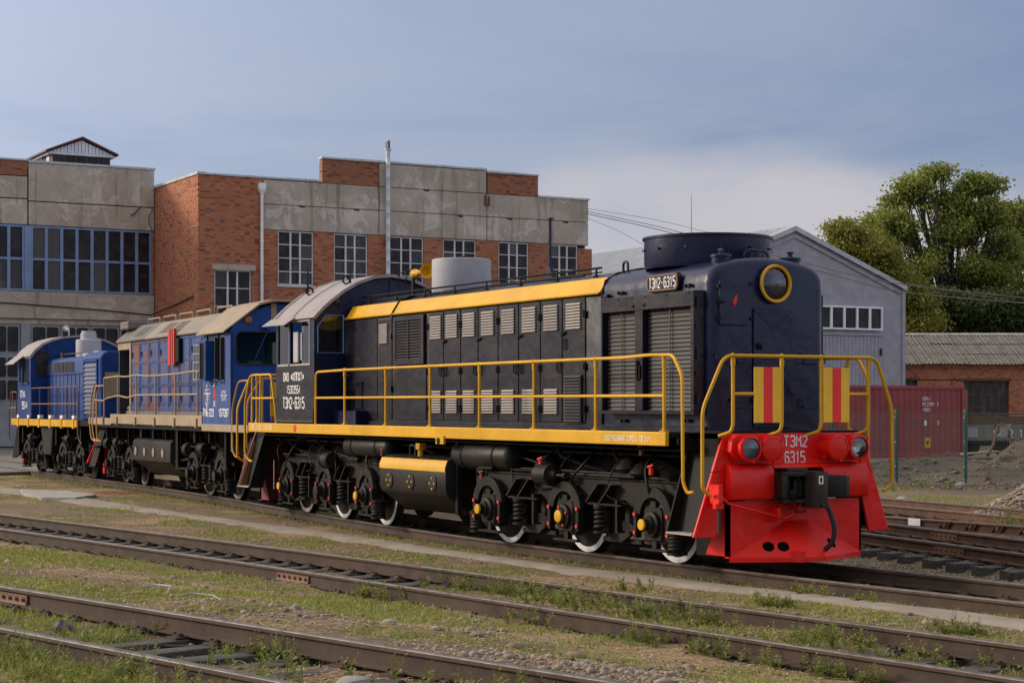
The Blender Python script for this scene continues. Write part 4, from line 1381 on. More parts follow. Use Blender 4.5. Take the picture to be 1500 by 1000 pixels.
def bolt_ring(mb, c, r, n, axis_y, rb=0.016, l=0.012, mi=0):
    for k in range(n):
        a = 2 * PI * k / n + 0.4
        x = c[0] + r * math.cos(a); z = c[1] + r * math.sin(a)
        mb.cyl((x, axis_y, z), (x, axis_y - l, z), rb, n=6, mi=mi)


def bogie(parent, bx, cyl_dir, capped, P, rim='white_rim', cap='yellow', bolts='red_flat', axles=(-2.1, 0, 2.1), y0=0.0, loc=None, rot=0.0, detail=True):
    """bogie frame mesh with wheels, axle boxes, springs and brake gear as sub-parts"""
    a0, a1 = axles[0], axles[-1]
    fr = MB()
    for s in (-1, 1):
        yo, yi = s * 1.10, s * 1.02
        poly = [(a0 - 0.55, 0.98), (a0 - 0.35, 1.06), (a1 + 0.35, 1.06), (a1 + 0.55, 0.98), (a1 + 0.55, 0.78)]
        for ax in reversed(axles):
            poly += [(ax + 0.33, 0.70), (ax + 0.28, 0.80), (ax - 0.28, 0.80), (ax - 0.33, 0.70)]
        poly += [(a0 - 0.55, 0.78)]
        fr.prism(poly, 'y', yi, yo)
        fr.box(a0 - 0.5, a1 + 0.5, s * 1.13, s * 0.98, 1.06, 1.085)
        for m in range(len(axles) - 1):
            cx = (axles[m] + axles[m + 1]) / 2
            fr.prism([(cx - 0.42, 0.78), (cx + 0.42, 0.78), (cx + 0.36, 0.36), (cx + 0.1, 0.22), (cx - 0.1, 0.22), (cx - 0.36, 0.36)], 'y', s * 0.99, s * 1.05)
            fr.box(cx - 0.44, cx + 0.36, s * 1.25, s * 1.03, 0.715, 0.74)
    for x in (a0 - 0.45, 0.0 if len(axles) == 3 else (a0 + a1) / 2, a1 + 0.45):
        fr.box(x - 0.12, x + 0.12, -1.02, 1.02, 0.72, 0.98)
    for q in axles:
        fr.cyl((q, -0.8, 0.525), (q, 0.8, 0.525), 0.085, n=10)
        fr.box(q - 0.35, q + 0.35, -0.55, 0.55, 0.28, 0.85)
    b = fr.build('bogie', P, parent, smooth=25, bev=0.008)
    b.location = loc if loc else (bx, float(T1(bx)), 0)
    b.rotation_euler = (0, 0, rot if loc else math.atan(slope(T1, bx)))
    wm = MB()
    prof = [(0.10, -0.03), (0.11, 0.02), (0.20, 0.03), (0.24, 0.0), (0.42, -0.02), (0.44, 0.0), (0.44, 0.004), (0.522, 0.0), (0.524, -0.02), (0.530, -0.09), (0.545, -0.10), (0.556, -0.115), (0.552, -0.128), (0.50, -0.135), (0.44, -0.12), (0.2, -0.09), (0.1, -0.12)]
    wm.lathe([(0.001, -0.03)] + prof + [(0.001, -0.12)], (0, 0, 0), (0, -1, 0), 40)
    wo = wm.build('wheel', 'bogie_black', b, smooth=30)
    wme = wo.data
    bpy.data.objects.remove(wo)
    rm = MB().lathe([(0.445, 0.0), (0.447, 0.007), (0.519, 0.005), (0.521, -0.003)], (0, 0, 0), (0, -1, 0), 48)
    rm.f = rm.f[:-2]; rm.m = rm.m[:-2]
    ro = rm.build('wheel_rim', rim, b, smooth=30)
    rme = ro.data
    bpy.data.objects.remove(ro)
    for q in axles:
        for s in (-1, 1):
            link('wheel', wme, b, (q, s * 0.83, 0.525), (0, random.uniform(0, 3), 0 if s < 0 else PI))
        link('wheel_rim', rme, b, (q, -0.8305, 0.525), (0, random.uniform(0, 3), 0))
    for i, q in enumerate(axles):
        bx_ = MB()
        bx_.loft([[(q + c0 * w, -1.0 - t, 0.525 + c1 * w) for c0, c1 in ((-1, -0.8), (-0.8, -1.05), (0.8, -1.05), (1, -0.8), (1, 0.8), (0.75, 1.1), (-0.75, 1.1), (-1, 0.8))] for w, t in ((0.25, 0.0), (0.25, 0.16), (0.20, 0.19), (0.20, 0.22))])
        bx_.lathe([(0.001, 0), (0.17, 0.0), (0.17, 0.05), (0.12, 0.06), (0.11, 0.10), (0.001, 0.10)], (q, -1.22, 0.525), (0, -1, 0), 16)
        bx_.box(q - 0.06, q + 0.06, -1.22, -1.08, 0.73, 0.82)
        bx_.box(q - 0.05, q + 0.05, -1.2, -1.12, 0.2, 0.32)
        ab = bx_.build('axle_box', P, b, smooth=28, bev=0.006)
        if capped and capped[i] == 1:
            MB().lathe([(0.001, 0), (0.09, 0.0), (0.085, 0.02), (0.075, 0.03), (0.075, 0.075), (0.001, 0.075)], (q, -1.31, 0.525), (0, -1, 0), 18).build('cap_body', P, b)
            MB().lathe([(0.001, 0), (0.070, 0.0), (0.074, 0.006), (0.074, 0.028), (0.066, 0.034), (0.001, 0.036)], (q, -1.386, 0.525), (0, -1, 0), 18).build('axle_cap', cap, b)
        elif capped and capped[i] == 2:
            MB().lathe([(0.001, 0), (0.085, 0.0), (0.085, 0.018), (0.03, 0.03), (0.001, 0.03)], (q, -1.322, 0.525), (0, -1, 0), 18).build('axle_cap', cap, b)
            m = MB()
            bolt_ring(m, (q, 0.525), 0.135, 4, -1.275, 0.02, 0.02)
            m.build('cap_bolts', bolts, b)
        else:
            MB().lathe([(0.001, 0), (0.09, 0.0), (0.10, 0.05), (0.11, 0.06), (0.11, 0.10), (0.001, 0.11)], (q + 0.02, -1.30, 0.525), (0, -1, 0), 16).build('axle_cover', P, b)
        # balance yoke arching over the box, with hangers and painted pins
        yk = MB()
        outer = arc(q, 0.58, 0.43, 8, 172, 14); inner = arc(q, 0.60, 0.27, 172, 8, 14)
        yk.prism(outer + inner, 'y', -1.24, -1.17)
        for s in (-1, 1):
            yk.box(q + s * 0.36 - 0.035, q + s * 0.36 + 0.035, -1.255, -1.16, 0.33, 0.66)
        yk.box(q - 0.3, q + 0.3, -1.22, -1.14, 0.17, 0.205)
        yk.build('yoke', P, b, smooth=28, bev=0.006)
        m = MB()
        for s in (-1, 1):
            for z in (0.64, 0.40):
                m.cyl((q + s * 0.36, -1.25, z), (q + s * 0.36, -1.27, z), 0.027, n=10)
        m.each('yoke_pin', bolts if bolts else P, b)
    sp = []
    for m in range(len(axles) - 1):
        cx = (axles[m] + axles[m + 1]) / 2
        sp.append((cx - 0.22, 0.345, 0.715)); 
        if len(axles) == 2: sp.append((cx + 0.25, 0.345, 0.715))
    sp += [(a0 - 0.42, 0.16, 0.45), (a1 + 0.42, 0.16, 0.45)]
    for (x, z0, z1) in sp:
        MB().coil((x, -1.14, 0), 0.105, z0 + 0.03, z1 - 0.02, 5, 0.025, 6).coil((x, -1.14, 0), 0.055, z0 + 0.03, z1 - 0.02, 7, 0.014, 5).build('coil_spring', P, b, smooth=60)
        MB().cyl((x, -1.14, z0 - 0.01), (x, -1.14, z0 + 0.02), 0.135, n=16).cyl((x, -1.14, z1 - 0.02), (x, -1.14, z1 + 0.02), 0.135, n=16).each('spring_seat', P, b)
    for m in range(len(axles) - 1):
        cx = (axles[m] + axles[m + 1]) / 2
        g_ = MB()
        for dx in (-0.5, -0.18):
            g_.prism([(cx + dx, 0.745), (cx + dx + 0.03, 0.745), (cx + dx + 0.31, 1.0), (cx + dx + 0.28, 1.0)], 'y', -1.25, -1.11)
        g_.box(cx + 0.22, cx + 0.26, -1.24, -1.105, 0.36, 0.80)
        for k in range(6):
            g_.box(cx + 0.27, cx + 0.66 - k * 0.04, -1.18, -1.10, 0.40 + k * 0.022, 0.416 + k * 0.022)
        g_.each('gusset', P, b, smooth=0)
        h = MB()
        for e in (axles[m] + 0.60, axles[m + 1] - 0.60):
            h.prism([(e - 0.05, 0.3), (e + 0.05, 0.3), (e + 0.07, 0.62), (e - 0.07, 0.62)], 'y', -0.88, -0.76)
            h.bar((e, -0.82, 0.6), (cx, -0.82, 0.95), 0.05, 0.04)
        h.bar((axles[m] + 0.6, -0.95, 0.24), (axles[m + 1] - 0.6, -0.95, 0.24), 0.05, 0.06)
        h.each('brake_shoe', P, b, smooth=0)
    if detail:
        # brake cylinder and pipes along the frame top
        cx = -0.45 * cyl_dir if len(axles) == 3 else 0.0
        d = cyl_dir
        MB().lathe([(0.001, -0.02), (0.13, -0.02), (0.145, 0.0), (0.145, 0.30), (0.16, 0.31), (0.16, 0.345), (0.09, 0.36), (0.06, 0.44), (0.025, 0.45), (0.025, 0.62), (0.045, 0.63), (0.045, 0.68), (0.001, 0.68)], (cx - d * 0.12, -1.27, 1.09), (d, 0, 0), 22).build('brake_cylinder', P, b, smooth=30)
        m = MB()
        m.tube(roundpath([(a0 - 0.62, -1.0, 0.7), (a0 - 0.62, -1.05, 1.10), (a0 - 0.3, -1.08, 1.12), (cx - 0.25, -1.08, 1.12)], 0.08), 0.022, 6)
        m.tube(roundpath([(cx + 0.3, -1.08, 1.11), (a1 + 0.15, -1.08, 1.11), (a1 + 0.42, -1.1, 0.95), (a1 + 0.75, -1.12, 0.92)], 0.1), 0.028, 6)
        m.tube(roundpath([(a0 - 0.1, -0.9, 1.2), (a0 + 0.2, -1.0, 1.14), (a1 - 0.4, -1.0, 1.14), (a1 - 0.1, -0.9, 1.3)], 0.1), 0.02, 6)
        m.each('brake_pipe', P, b, smooth=60)
        MB().box(a0 - 0.3, a0 + 0.1, -1.22, -1.12, 1.11, 1.15).box(a1 - 0.95, a1 - 0.45, -1.2, -1.0, 1.10, 1.16).each('pipe_bracket', P, b, smooth=0, bev=0.01)
    return b


def end_assembly(root, rear=False):
    mx = rear
    redp = 'red' if not rear else 'maroon'
    bd = lambda mb, n, m, par=None, **k: mirx(mb, mx).build(n, m, par or root, **k)
    X = 1.47
    # headstock with its sloping step wings
    poly = [(-1.10, 1.72), (-1.55, 0.45), (-1.21, 0.44), (-1.08, 0.95), (-1.08, 1.22), (1.08, 1.22), (1.08, 0.95), (1.21, 0.44), (1.55, 0.45), (1.10, 1.72)]
    mb = MB()
    mb.prism([(-1.10, 1.72), (-1.267, 1.25), (1.267, 1.25), (1.10, 1.72)], 'x', X - 0.05, X)
    for s in (-1, 1):
        mb.prism([(s * 1.267, 1.249), (s * 1.55, 0.45), (s * 1.21, 0.44), (s * 1.07, 1.0), (s * 1.07, 1.249)], 'x', X - 0.045, X - 0.004)
    hs = bd(mb, 'headstock', redp, bev=0.008)
    if rear:
        mb = MB()
        for s in (-1, 1):
            mb.prism([(s * 1.20, 1.35), (s * 1.53, 0.46), (s * 1.22, 0.45), (s * 1.08, 1.0), (s * 1.08, 1.35)], 'x', X - 0.07, X - 0.052)
        mirx(mb, mx).each('wing_lining', 'brown_plate', root, smooth=0)
    mb = MB()
    for s in (-1, 1):
        for y, z in ((1.12, 1.52), (1.16, 1.42), (1.05, 1.42), (1.02, 1.3), (1.2, 1.3)):
            mb.lathe([(0.018, 0), (0.018, 0.008), (0.001, 0.014)], (X, s * y, z), (1, 0, 0), 8)
    mirx(mb, mx).each('rivet', redp, hs)
    # twin lamp housings
    for s in (-1, 1):
        hb = MB()
        hb.loft([[(x, s * y, z) for y, z in ((0.40, 1.40), (0.40, 1.67), (0.46, 1.71), (0.98, 1.71), (1.06, 1.64), (1.08, 1.50), (0.98, 1.38), (0.5, 1.38))] for x in (X, X + 0.12)])
        for y in (0.855, 0.52):
            hb.lathe([(0.155, 0), (0.155, 0.20), (0.165, 0.21), (0.165, 0.235), (0.135, 0.245), (0.13, 0.225)], (X, s * y, 1.535), (1, 0, 0), 24, caps=False)
            for a in (40, 160, 280):
                hb.box(X + 0.20, X + 0.25, s * y + 0.165 * math.cos(R(a)) - 0.015, s * y + 0.165 * math.cos(R(a)) + 0.015, 1.535 + 0.165 * math.sin(R(a)) - 0.015, 1.535 + 0.165 * math.sin(R(a)) + 0.015)
        h = bd(hb, 'lamp_housing', redp, smooth=30)
        bd(MB().lathe([(0.14, 0.222), (0.12, 0.236), (0.06, 0.246), (0.001, 0.25)], (X, s * 0.855, 1.535), (1, 0, 0), 24, caps=False), 'lamp_glass', 'glass_clear', h)
        bd(MB().lathe([(0.134, 0.222), (0.10, 0.16), (0.05, 0.13), (0.001, 0.125)], (X, s * 0.855, 1.535), (1, 0, 0), 24, caps=False), 'reflector', 'mirror' if s > 0 else 'steel_grey', h)
        bd(MB().lathe([(0.14, 0.222), (0.13, 0.24), (0.05, 0.252), (0.001, 0.254)], (X, s * 0.52, 1.535), (1, 0, 0), 24), 'lamp_cover', redp, h)
    if not rear:
        lettering('ТЭМ2', (X, -0.17, 1.55), (0, 1, 0), (0, 0, 1), 0.36, 0.135, 'lettering', 'white_mark', hs)
        lettering('6315', (X, -0.155, 1.345), (0, 1, 0), (0, 0, 1), 0.31, 0.14, 'lettering', 'white_mark', hs)
    # draft gear casing, open in the middle for the coupler
    mb = MB()
    for s in (-1, 1):
        a, b = (-1.09, -0.42) if s < 0 else (0.36, 1.09)
        mb.loft([[(X + 0.002, y, z), (X + 0.10, y, z + 0.0), (X + 0.14, y, z1), (X + 0.14, y, 1.25), (X + 0.10, y, 1.32), (X + 0.002, y, 1.35)] for y, z, z1 in ((a, 0.90, 0.92), (b, 0.90, 0.92))])
    mb.loft([[(X + 0.002, y, 1.285), (X + 0.135, y, 1.285), (X + 0.10, y, 1.32), (X + 0.002, y, 1.35)] for y in (-0.419, 0.359)])
    bd(mb, 'draft_casing', redp, bev=0.01)
    bd(MB().box(X - 0.5, X + 0.02, -0.41, 0.35, 0.78, 1.285), 'coupler_pocket', 'black', smooth=0)
    # plough: flat upper plate and folded wedge
    pl = MB()
    pl.box(X - 0.05, X + 0.03, -1.05, 1.05, 0.18, 0.88)
    for s in (-1, 1):
        pl.prism([(X - 0.45, 0.2), (X + 0.03, 0.2), (X + 0.03, 0.88), (X - 0.1, 0.88)], 'y', s * 1.05, s * 1.02)
    tipx = X + 0.44
    A = [(X + 0.035, -1.04, 0.19), (tipx, -0.16, 0.19), (tipx, 0.16, 0.19), (X + 0.035, 1.04, 0.19)]
    T_ = [(X + 0.035, -0.17, 0.62), (X + 0.035, 0.17, 0.62)]
    Bt = [(p[0], p[1], 0.13) for p in A]
    inn = [(X - 0.02, -1.04, 0.13), (X - 0.02, 1.04, 0.13)]
    vs = A + T_ + Bt + inn
    pl.add(vs, [(0, 1, 4), (1, 2, 5, 4), (2, 3, 5), (0, 6, 7, 1), (1, 7, 8, 2), (2, 8, 9, 3), (6, 10, 11, 9, 8, 7)])
    pl.prism([(tipx - 0.10, -0.34), (tipx + 0.03, -0.27), (tipx + 0.03, -0.22), (tipx - 0.02, -0.16), (tipx - 0.12, -0.16)], 'z', 0.131, 0.26)
    pb = bd(pl, 'plough', 'red' if not rear else 'maroon', smooth=15)
    hl = MB()  # flat black discs on the wedge, painted dark in place of hollow shade
    for y, z in ((-0.53, 0.315), (-0.36, 0.315), (0.44, 0.33)):
        # on the sloping left/right wedge face
        n = Vector((0, 0, 0))
        s = -1 if y < 0 else 1
        e1 = Vector((tipx - X - 0.035, s * (0.16 - 1.04), 0)); e2 = Vector((0, s * (0.17 - 1.04), 0.43))
        nn = e1.cross(e2); nn.normalize()
        if nn.x < 0: nn = -nn
        p0 = Vector((X + 0.035, s * 1.04, 0.19))
        x = p0.x - ((y - p0.y) * nn.y + (z - p0.z) * nn.z) / nn.x
        c = Vector((x, y, z)) + nn * 0.002
        a = nn.cross(Vector((0, 0, 1))).normalized(); b = nn.cross(a)
        hl.add([c + a * 0.075 * math.cos(t * PI / 8) + b * 0.075 * math.sin(t * PI / 8) for t in range(16)], [tuple(range(16))])
    mirx(hl, mx).each('drain_hole_disc', 'hole_black', pb, smooth=0)
    # SA-3 type claw coupler
    cp = MB()
    cp.box(X - 0.3, X + 0.12, -0.11, 0.11, 0.94, 1.15)
    cp.prism([(X + 0.10, -0.42), (X + 0.17, -0.42), (X + 0.18, 0.28), (X + 0.10, 0.28)], 'z', 0.87, 1.24)
    cp.prism([(X + 0.17, -0.42), (X + 0.31, -0.44), (X + 0.33, -0.37), (X + 0.18, -0.33)], 'z', 0.92, 1.20)
    cp.prism([(X + 0.17, -0.40), (X + 0.30, -0.42), (X + 0.36, -0.25), (X + 0.42, -0.10), (X + 0.40, 0.10), (X + 0.17, 0.28)], 'z', 1.19, 1.245)
    cp.prism([(X + 0.17, -0.40), (X + 0.28, -0.40), (X + 0.34, -0.25), (X + 0.40, -0.10), (X + 0.38, 0.10), (X + 0.17, 0.28)], 'z', 0.86, 0.905)
    cp.prism([(X + 0.16, -0.09), (X + 0.46, -0.14), (X + 0.60, -0.13), (X + 0.60, 0.05), (X + 0.44, 0.09), (X + 0.16, 0.26)], 'z', 0.80, 1.25)
    cp.prism([(X + 0.05, 0.25), (X + 0.36, 0.25), (X + 0.50, 0.42), (X + 0.48, 0.49), (X + 0.34, 0.50), (X + 0.05, 0.46)], 'z', 0.92, 1.19)
    cp.prism([(X + 0.17, -0.26), (X + 0.30, -0.24), (X + 0.33, -0.15), (X + 0.17, -0.15)], 'z', 0.93, 1.14)
    cp.cyl((X + 0.25, -0.30, 0.86), (X + 0.25, -0.30, 1.20), 0.022, n=8)
    cp.box(X + 0.1, X + 0.24, -0.30, 0.02, 1.246, 1.285)
    cp.cyl((X + 0.60, -0.04, 0.84), (X + 0.615, -0.04, 0.84), 0.03, n=8)
    co = bd(cp, 'coupler', 'coupler_grease', bev=0.012, seg=2)
    bd(MB().box(X + 0.601, X + 0.604, -0.10, -0.03, 1.10, 1.20).box(X + 0.602, X + 0.606, -0.08, -0.05, 1.12, 1.18, 1), 'coupler_mark', ['beam_text', 'black'], co, smooth=0)
    bd(MB().lathe([(0.001, 0), (0.07, 0), (0.07, 0.03), (0.03, 0.05), (0.001, 0.05)], (X + 0.33, -0.28, 0.96), (1, -0.3, 0), 12).cyl((X + 0.33, -0.2, 1.0), (X + 0.33, -0.2, 1.18), 0.02, n=6), 'lock_pin', 'black', co)
    # brake hose, uncoupling lever, chain
    bd(MB().tube(roundpath([(X + 0.25, 0.18, 0.86), (X + 0.42, 0.20, 0.80), (X + 0.50, 0.24, 0.55), (X + 0.46, 0.24, 0.36), (X + 0.36, 0.20, 0.27)], 0.15, 6), 0.032, 10), 'brake_hose', 'rubber', smooth=60)
    bd(MB().tube(roundpath([(X + 0.18, -1.30, 0.98), (X + 0.18, -1.16, 0.86), (X + 0.20, -0.30, 0.66), (X + 0.24, -0.16, 0.74), (X + 0.26, -0.10, 0.86)], 0.07, 5), 0.018, 8), 'uncoupling_lever', redp, smooth=60)
    mirx(MB().box(X, X + 0.22, -1.33, -1.27, 0.86, 1.10).box(X + 0.12, X + 0.2, -1.36, -1.24, 0.80, 0.87).box(X, X + 0.20, -0.42, -0.36, 0.62, 0.80), mx).each('lever_bracket', redp, root, smooth=0, bev=0.008)
    bd(MB().cyl((X + 0.18, -1.30, 0.50), (X + 0.18, -1.30, 0.82), 0.02, n=8), 'lever_grip', 'rubber')
    ch = MB()
    for k in range(7):
        t = k / 6
        c = Vector((X + 0.26, -0.30 + 0.36 * t, 0.84 - 0.10 * math.sin(PI * t)))
        ring = [c + Vector((0.014 * math.cos(q * PI / 5) * (k % 2), 0.034 * math.sin(q * PI / 5), 0.014 * math.cos(q * PI / 5) * ((k + 1) % 2))) for q in range(10)]
        ch.tube(ring, 0.005, 5, closed=True)
    bd(ch, 'chain', 'black')
    # boarding steps each side: leaning back plate, treads, inner cheek
    for s in (-1, 1):
        m = MB()
        m.add([(0.86, s * 1.12, 1.56), (1.42, s * 1.12, 1.56), (1.42, s * 1.38, 0.46), (0.86, s * 1.38, 0.46), (0.86, s * 1.10, 1.56), (1.42, s * 1.10, 1.56), (1.42, s * 1.36, 0.46), (0.86, s * 1.36, 0.46)], [(0, 1, 2, 3), (7, 6, 5, 4), (0, 4, 5, 1), (3, 2, 6, 7), (0, 3, 7, 4), (1, 5, 6, 2)])
        m.prism([(s * 1.06, 1.56), (s * 1.20, 1.56), (s * 1.54, 0.46), (s * 1.24, 0.46)], 'x', 0.83, 0.858)
        st = bd(m, 'step_box', 'black', bev=0.004)
        for z, yo in ((0.47, 1.55),):
            bd(MB().box(0.86, 1.42, s * yo, s * (yo - 0.2), z, z + 0.022), 'tread', 'cream' if z < 0.5 else 'black', st, smooth=0)
    # end railing with its striped boards
    Xr = 1.62
    rl = MB()
    r = 0.023
    top = roundpath([(Xr - 0.05, -1.36, 0.96), (Xr - 0.04, -1.50, 1.04), (Xr - 0.04, -1.50, 2.02), (Xr, -1.20, 2.68), (Xr, 1.20, 2.68), (Xr - 0.04, 1.50, 2.02), (Xr - 0.04, 1.50, 1.04), (Xr - 0.05, 1.36, 0.96)], 0.13, 5)
    rl.tube(top, r, 8)
    rl.tube([(Xr, -1.07, 2.21), (Xr, -0.32, 2.21)], r * 0.95, 8); rl.tube([(Xr, 0.30, 2.21), (Xr, 1.07, 2.21)], r * 0.95, 8)
    er = bd(rl, 'end_railing', 'yellow' if not rear else 'yellow', smooth=60)
    for y in (-1.07, -0.32, 0.30, 1.07):
        bd(MB().tube(roundpath([(Xr, y, 2.68), (Xr, y, 1.82), (Xr - 0.02, y - 0.02, 1.74), (X - 0.01, y - 0.10, 1.69)], 0.07, 5), r, 8).ball((Xr, y, 2.68), 0.034, 8).cyl((Xr, y, 2.56), (Xr, y, 2.64), 0.029, n=8), 'post', 'yellow', er, smooth=50)
    for a in (-0.77, 0.315):
        w = 0.42
        bb = MB()
        for k in range(3):
            c = [0, 0.34, 0.68, 1.0]
            bb.box(Xr + 0.024, Xr + 0.030, a + w * c[k], a + w * c[k + 1], 1.855, 2.545, k % 2)
        bd(bb, 'striped_board', ['board_yellow', 'board_red'], er, smooth=0)


def loco_one():
    root = empty('diesel_locomotive', (0, 0, 0))
    tag(root, 'navy shunting locomotive with yellow railings and a bright red front end', 'locomotive')
    b = lambda mb, n, m, par=None, **k: mb.build(n, m, par or root, **k)
    # --- underframe
    deck = b(MB().box(-13.72, 0.80, -1.455, 1.455, 1.655, 1.722).box(0.80, 1.42, -1.15, 1.15, 1.655, 1.722).box(-14.22, -13.72, -1.15, 1.15, 1.655, 1.722), 'deck', 'black', smooth=0)
    b(MB().box(-14.1, 1.4, -0.55, -0.38, 1.05, 1.65).box(-14.1, 1.4, 0.38, 0.55, 1.05, 1.65).box(-14.0, 1.3, -0.4, 0.4, 1.1, 1.16), 'centre_sill', 'black', smooth=0)
    fr = MB()
    for x in np.arange(-13.2, 1.0, 1.18):
        fr.prism([(-1.45, 1.655), (1.45, 1.655), (1.45, 1.58), (0.56, 1.2), (-0.56, 1.2), (-1.45, 1.58)], 'x', x, x + 0.02)
    fr.each('cross_bearer', 'black', root, smooth=0)
    for s in (-1, 1):
        sb = b(MB().prism([(s * 1.46, 1.558), (s * 1.51, 1.558), (s * 1.515, 1.565), (s * 1.515, 1.722), (s * 1.505, 1.735), (s * 1.46, 1.735)], 'x', -13.72, 0.80), 'side_sill', 'yellow', smooth=0, bev=0.004)
        if s < 0:
            sill = sb
        b(MB().prism([(0.80, 1.735), (1.44, 1.735), (1.44, 1.25), (1.15, 1.32), (0.80, 1.56)], 'y', s * 1.12, s * 1.15), 'front_gusset', 'black', smooth=0)
        b(MB().prism([(-13.72, 1.735), (-14.24, 1.735), (-14.24, 1.25), (-13.95, 1.32), (-13.72, 1.56)], 'y', s * 1.12, s * 1.15), 'rear_gusset', 'black', smooth=0)
    lettering('КОНСТРУКЦИОННАЯ СКОРОСТЬ 100 КМ/Ч', (-0.62, -1.515, 1.605), (1, 0, 0), (0, 0, 1), 1.08, 0.075, 'lettering', 'beam_text', sill, stroke=1.4, gap=1.9)
    lettering('КППЖТ 10 ДЕПО 2 1 08 05 2021', (-13.55, -1.515, 1.615), (1, 0, 0), (0, 0, 1), 1.1, 0.07, 'lettering', 'beam_text', sill, stroke=1.4)
    b(MB().prism(arc(-11.35, 1.648, 0.075, 0, 300, 5), 'y', -1.522, -1.512), 'red_marker', 'red_flat', sill, smooth=0)
    b(MB().box(-5.55, -5.28, -1.54, -1.50, 1.47, 1.60).lathe([(0.001, 0), (0.05, 0.0), (0.05, 0.012), (0.001, 0.012)], (-5.45, -1.54, 1.52), (0, -1, 0), 10, 1), 'jacking_tab', ['yellow', 'black'], sill, smooth=30)
    # --- engine hood: side wall, cant, cambered roof
    roofpts = [(-0.80, 3.84), (-0.62, 3.91), (-0.40, 3.96), (-0.2, 3.985), (0.0, 3.995)]
    prof = [(-0.92, 1.722), (-0.92, 3.63)] + roofpts + [(-p[0], p[1]) for p in reversed(roofpts[:-1])] + [(0.92, 3.63), (0.92, 1.722)]
    hood = b(MB().prism(prof, 'x', -10.48, -1.62), 'engine_hood', 'navy_sheen_dusty', smooth=30)
    b(MB().box(-10.3, 0.85, -0.965, -0.921, 1.724, 1.80), 'kick_plate', 'navy_sheen_dusty', hood, smooth=0, bev=0.006)
    for x0, x1 in ((-10.30, -8.38), (-8.33, -1.66)):
        b(MB().prism([(-0.922, 3.635), (-0.975, 3.615), (-0.985, 3.63), (-0.94, 3.655), (-0.815, 3.855), (-0.795, 3.845)], 'x', x0, x1), 'cant_strip', 'yellow', smooth=0)
    b(MB().tube([(-8.355, -0.95, 3.62), (-8.355, -0.93, 3.67), (-8.355, -0.80, 3.87), (-8.355, -0.6, 3.94), (-8.355, -0.3, 3.99)], 0.03, 6).box(-8.39, -8.32, -0.98, -0.92, 3.53, 3.61), 'roof_seam', 'navy_sheen_dusty', hood)
    Y = -0.92
    edges = [-7.0, -6.46, -5.86, -5.27, -4.62, -3.98, -3.33, -2.70, -2.06]
    for i in range(8):
        x0, x1 = edges[i] + 0.012, edges[i + 1] - 0.012
        d = b(MB().box(x0, x1, Y - 0.016, Y, 1.83, 3.60), 'side_door', 'navy_sheen_dusty', smooth=0, bev=0.005)
        cx = (x0 + x1) / 2
        louvre(d, cx - 0.195, cx + 0.195, 3.15, 3.53, Y - 0.017, 9, 'cream', back='navy_sheen_dusty')
        if i < 7:
            louvre(d, cx - 0.185, cx + 0.185, 1.94, 2.31, Y - 0.017, 9, 'cream')
        else:
            louvre(d, cx - 0.23, cx + 0.23, 1.83, 2.50, Y - 0.030, 15, 'slat_grey')
        hg = MB()
        for z in (3.36, 2.62, 2.02):
            q = x0 if i % 2 == 0 else x1
            hg.box(q - 0.03, q + 0.03, Y - 0.034, Y - 0.016, z - 0.05, z + 0.05)
            hg.cyl((q, Y - 0.04, z - 0.05), (q, Y - 0.04, z + 0.05), 0.012, n=6)
        hg.each('hinge', 'navy_sheen_dusty', d, smooth=20)
        hx = x1 - 0.07 if i % 2 == 0 else x0 + 0.07
        hz = 2.62 if i < 7 else 2.95
        hd = MB().tube([(hx - 0.045, Y - 0.03, hz + 0.07), (hx + 0.045, Y - 0.03, hz + 0.07), (hx + 0.05, Y - 0.032, hz - 0.05), (hx, Y - 0.034, hz - 0.08), (hx - 0.05, Y - 0.032, hz - 0.05)], 0.009, 5, closed=True)
        hd.bar((x0 + 0.0 if i % 2 else x1, Y - 0.035, 3.08), ((x0 if i % 2 else x1) + 0.11, Y - 0.035, 3.12), 0.02, 0.02)
        hd.each('handle', 'black', d, smooth=50)
        rv = MB()
        for k in range(14):
            z = 1.88 + k * 0.13
            for q in (x0 + 0.02, x1 - 0.02):
                rv.box(q - 0.006, q + 0.006, Y - 0.0195, Y - 0.016, z - 0.006, z + 0.006)
        b(rv, 'rivet', 'navy_sheen_dusty', d, smooth=0, fix=False)['kind'] = 'stuff'
    d = b(MB().box(-8.96, -8.42, Y - 0.014, Y, 1.83, 3.55), 'side_door', 'navy_sheen_dusty', smooth=0, bev=0.005)
    louvre(d, -8.90, -8.58, 3.14, 3.48, Y - 0.015, 9, 'cream')
    MB().box(-8.44, -8.40, Y - 0.04, Y - 0.014, 2.3, 2.4).box(-8.44, -8.40, Y - 0.04, Y - 0.014, 3.2, 3.3).each('hinge', 'navy_sheen_dusty', d, smooth=0)
    # big framed louvre
    fm = MB()
    fm.box(-8.30, -8.20, Y - 0.05, Y, 2.76, 3.58); fm.box(-7.24, -7.13, Y - 0.05, Y, 2.76, 3.58)
    fm.box(-8.199, -7.241, Y - 0.049, Y, 2.76, 2.84); fm.box(-8.199, -7.241, Y - 0.049, Y, 3.50, 3.58)
    fm.box(-8.199, -7.241, Y - 0.004, Y, 2.84, 3.50); fm.box(-7.74, -7.70, Y - 0.052, Y - 0.004, 2.841, 3.499)
    lv = b(fm, 'louvre_frame', 'navy_sheen_dusty', smooth=0, bev=0.004)
    slat_bank(lv, -8.19, -7.25, 2.84, 3.50, Y - 0.03, 14, 'slat_grey', 0.7)
    b(MB().box(-8.35, -7.1, Y - 0.014, Y, 1.83, 2.72), 'lower_panel', 'navy_sheen_dusty', smooth=0, bev=0.005)
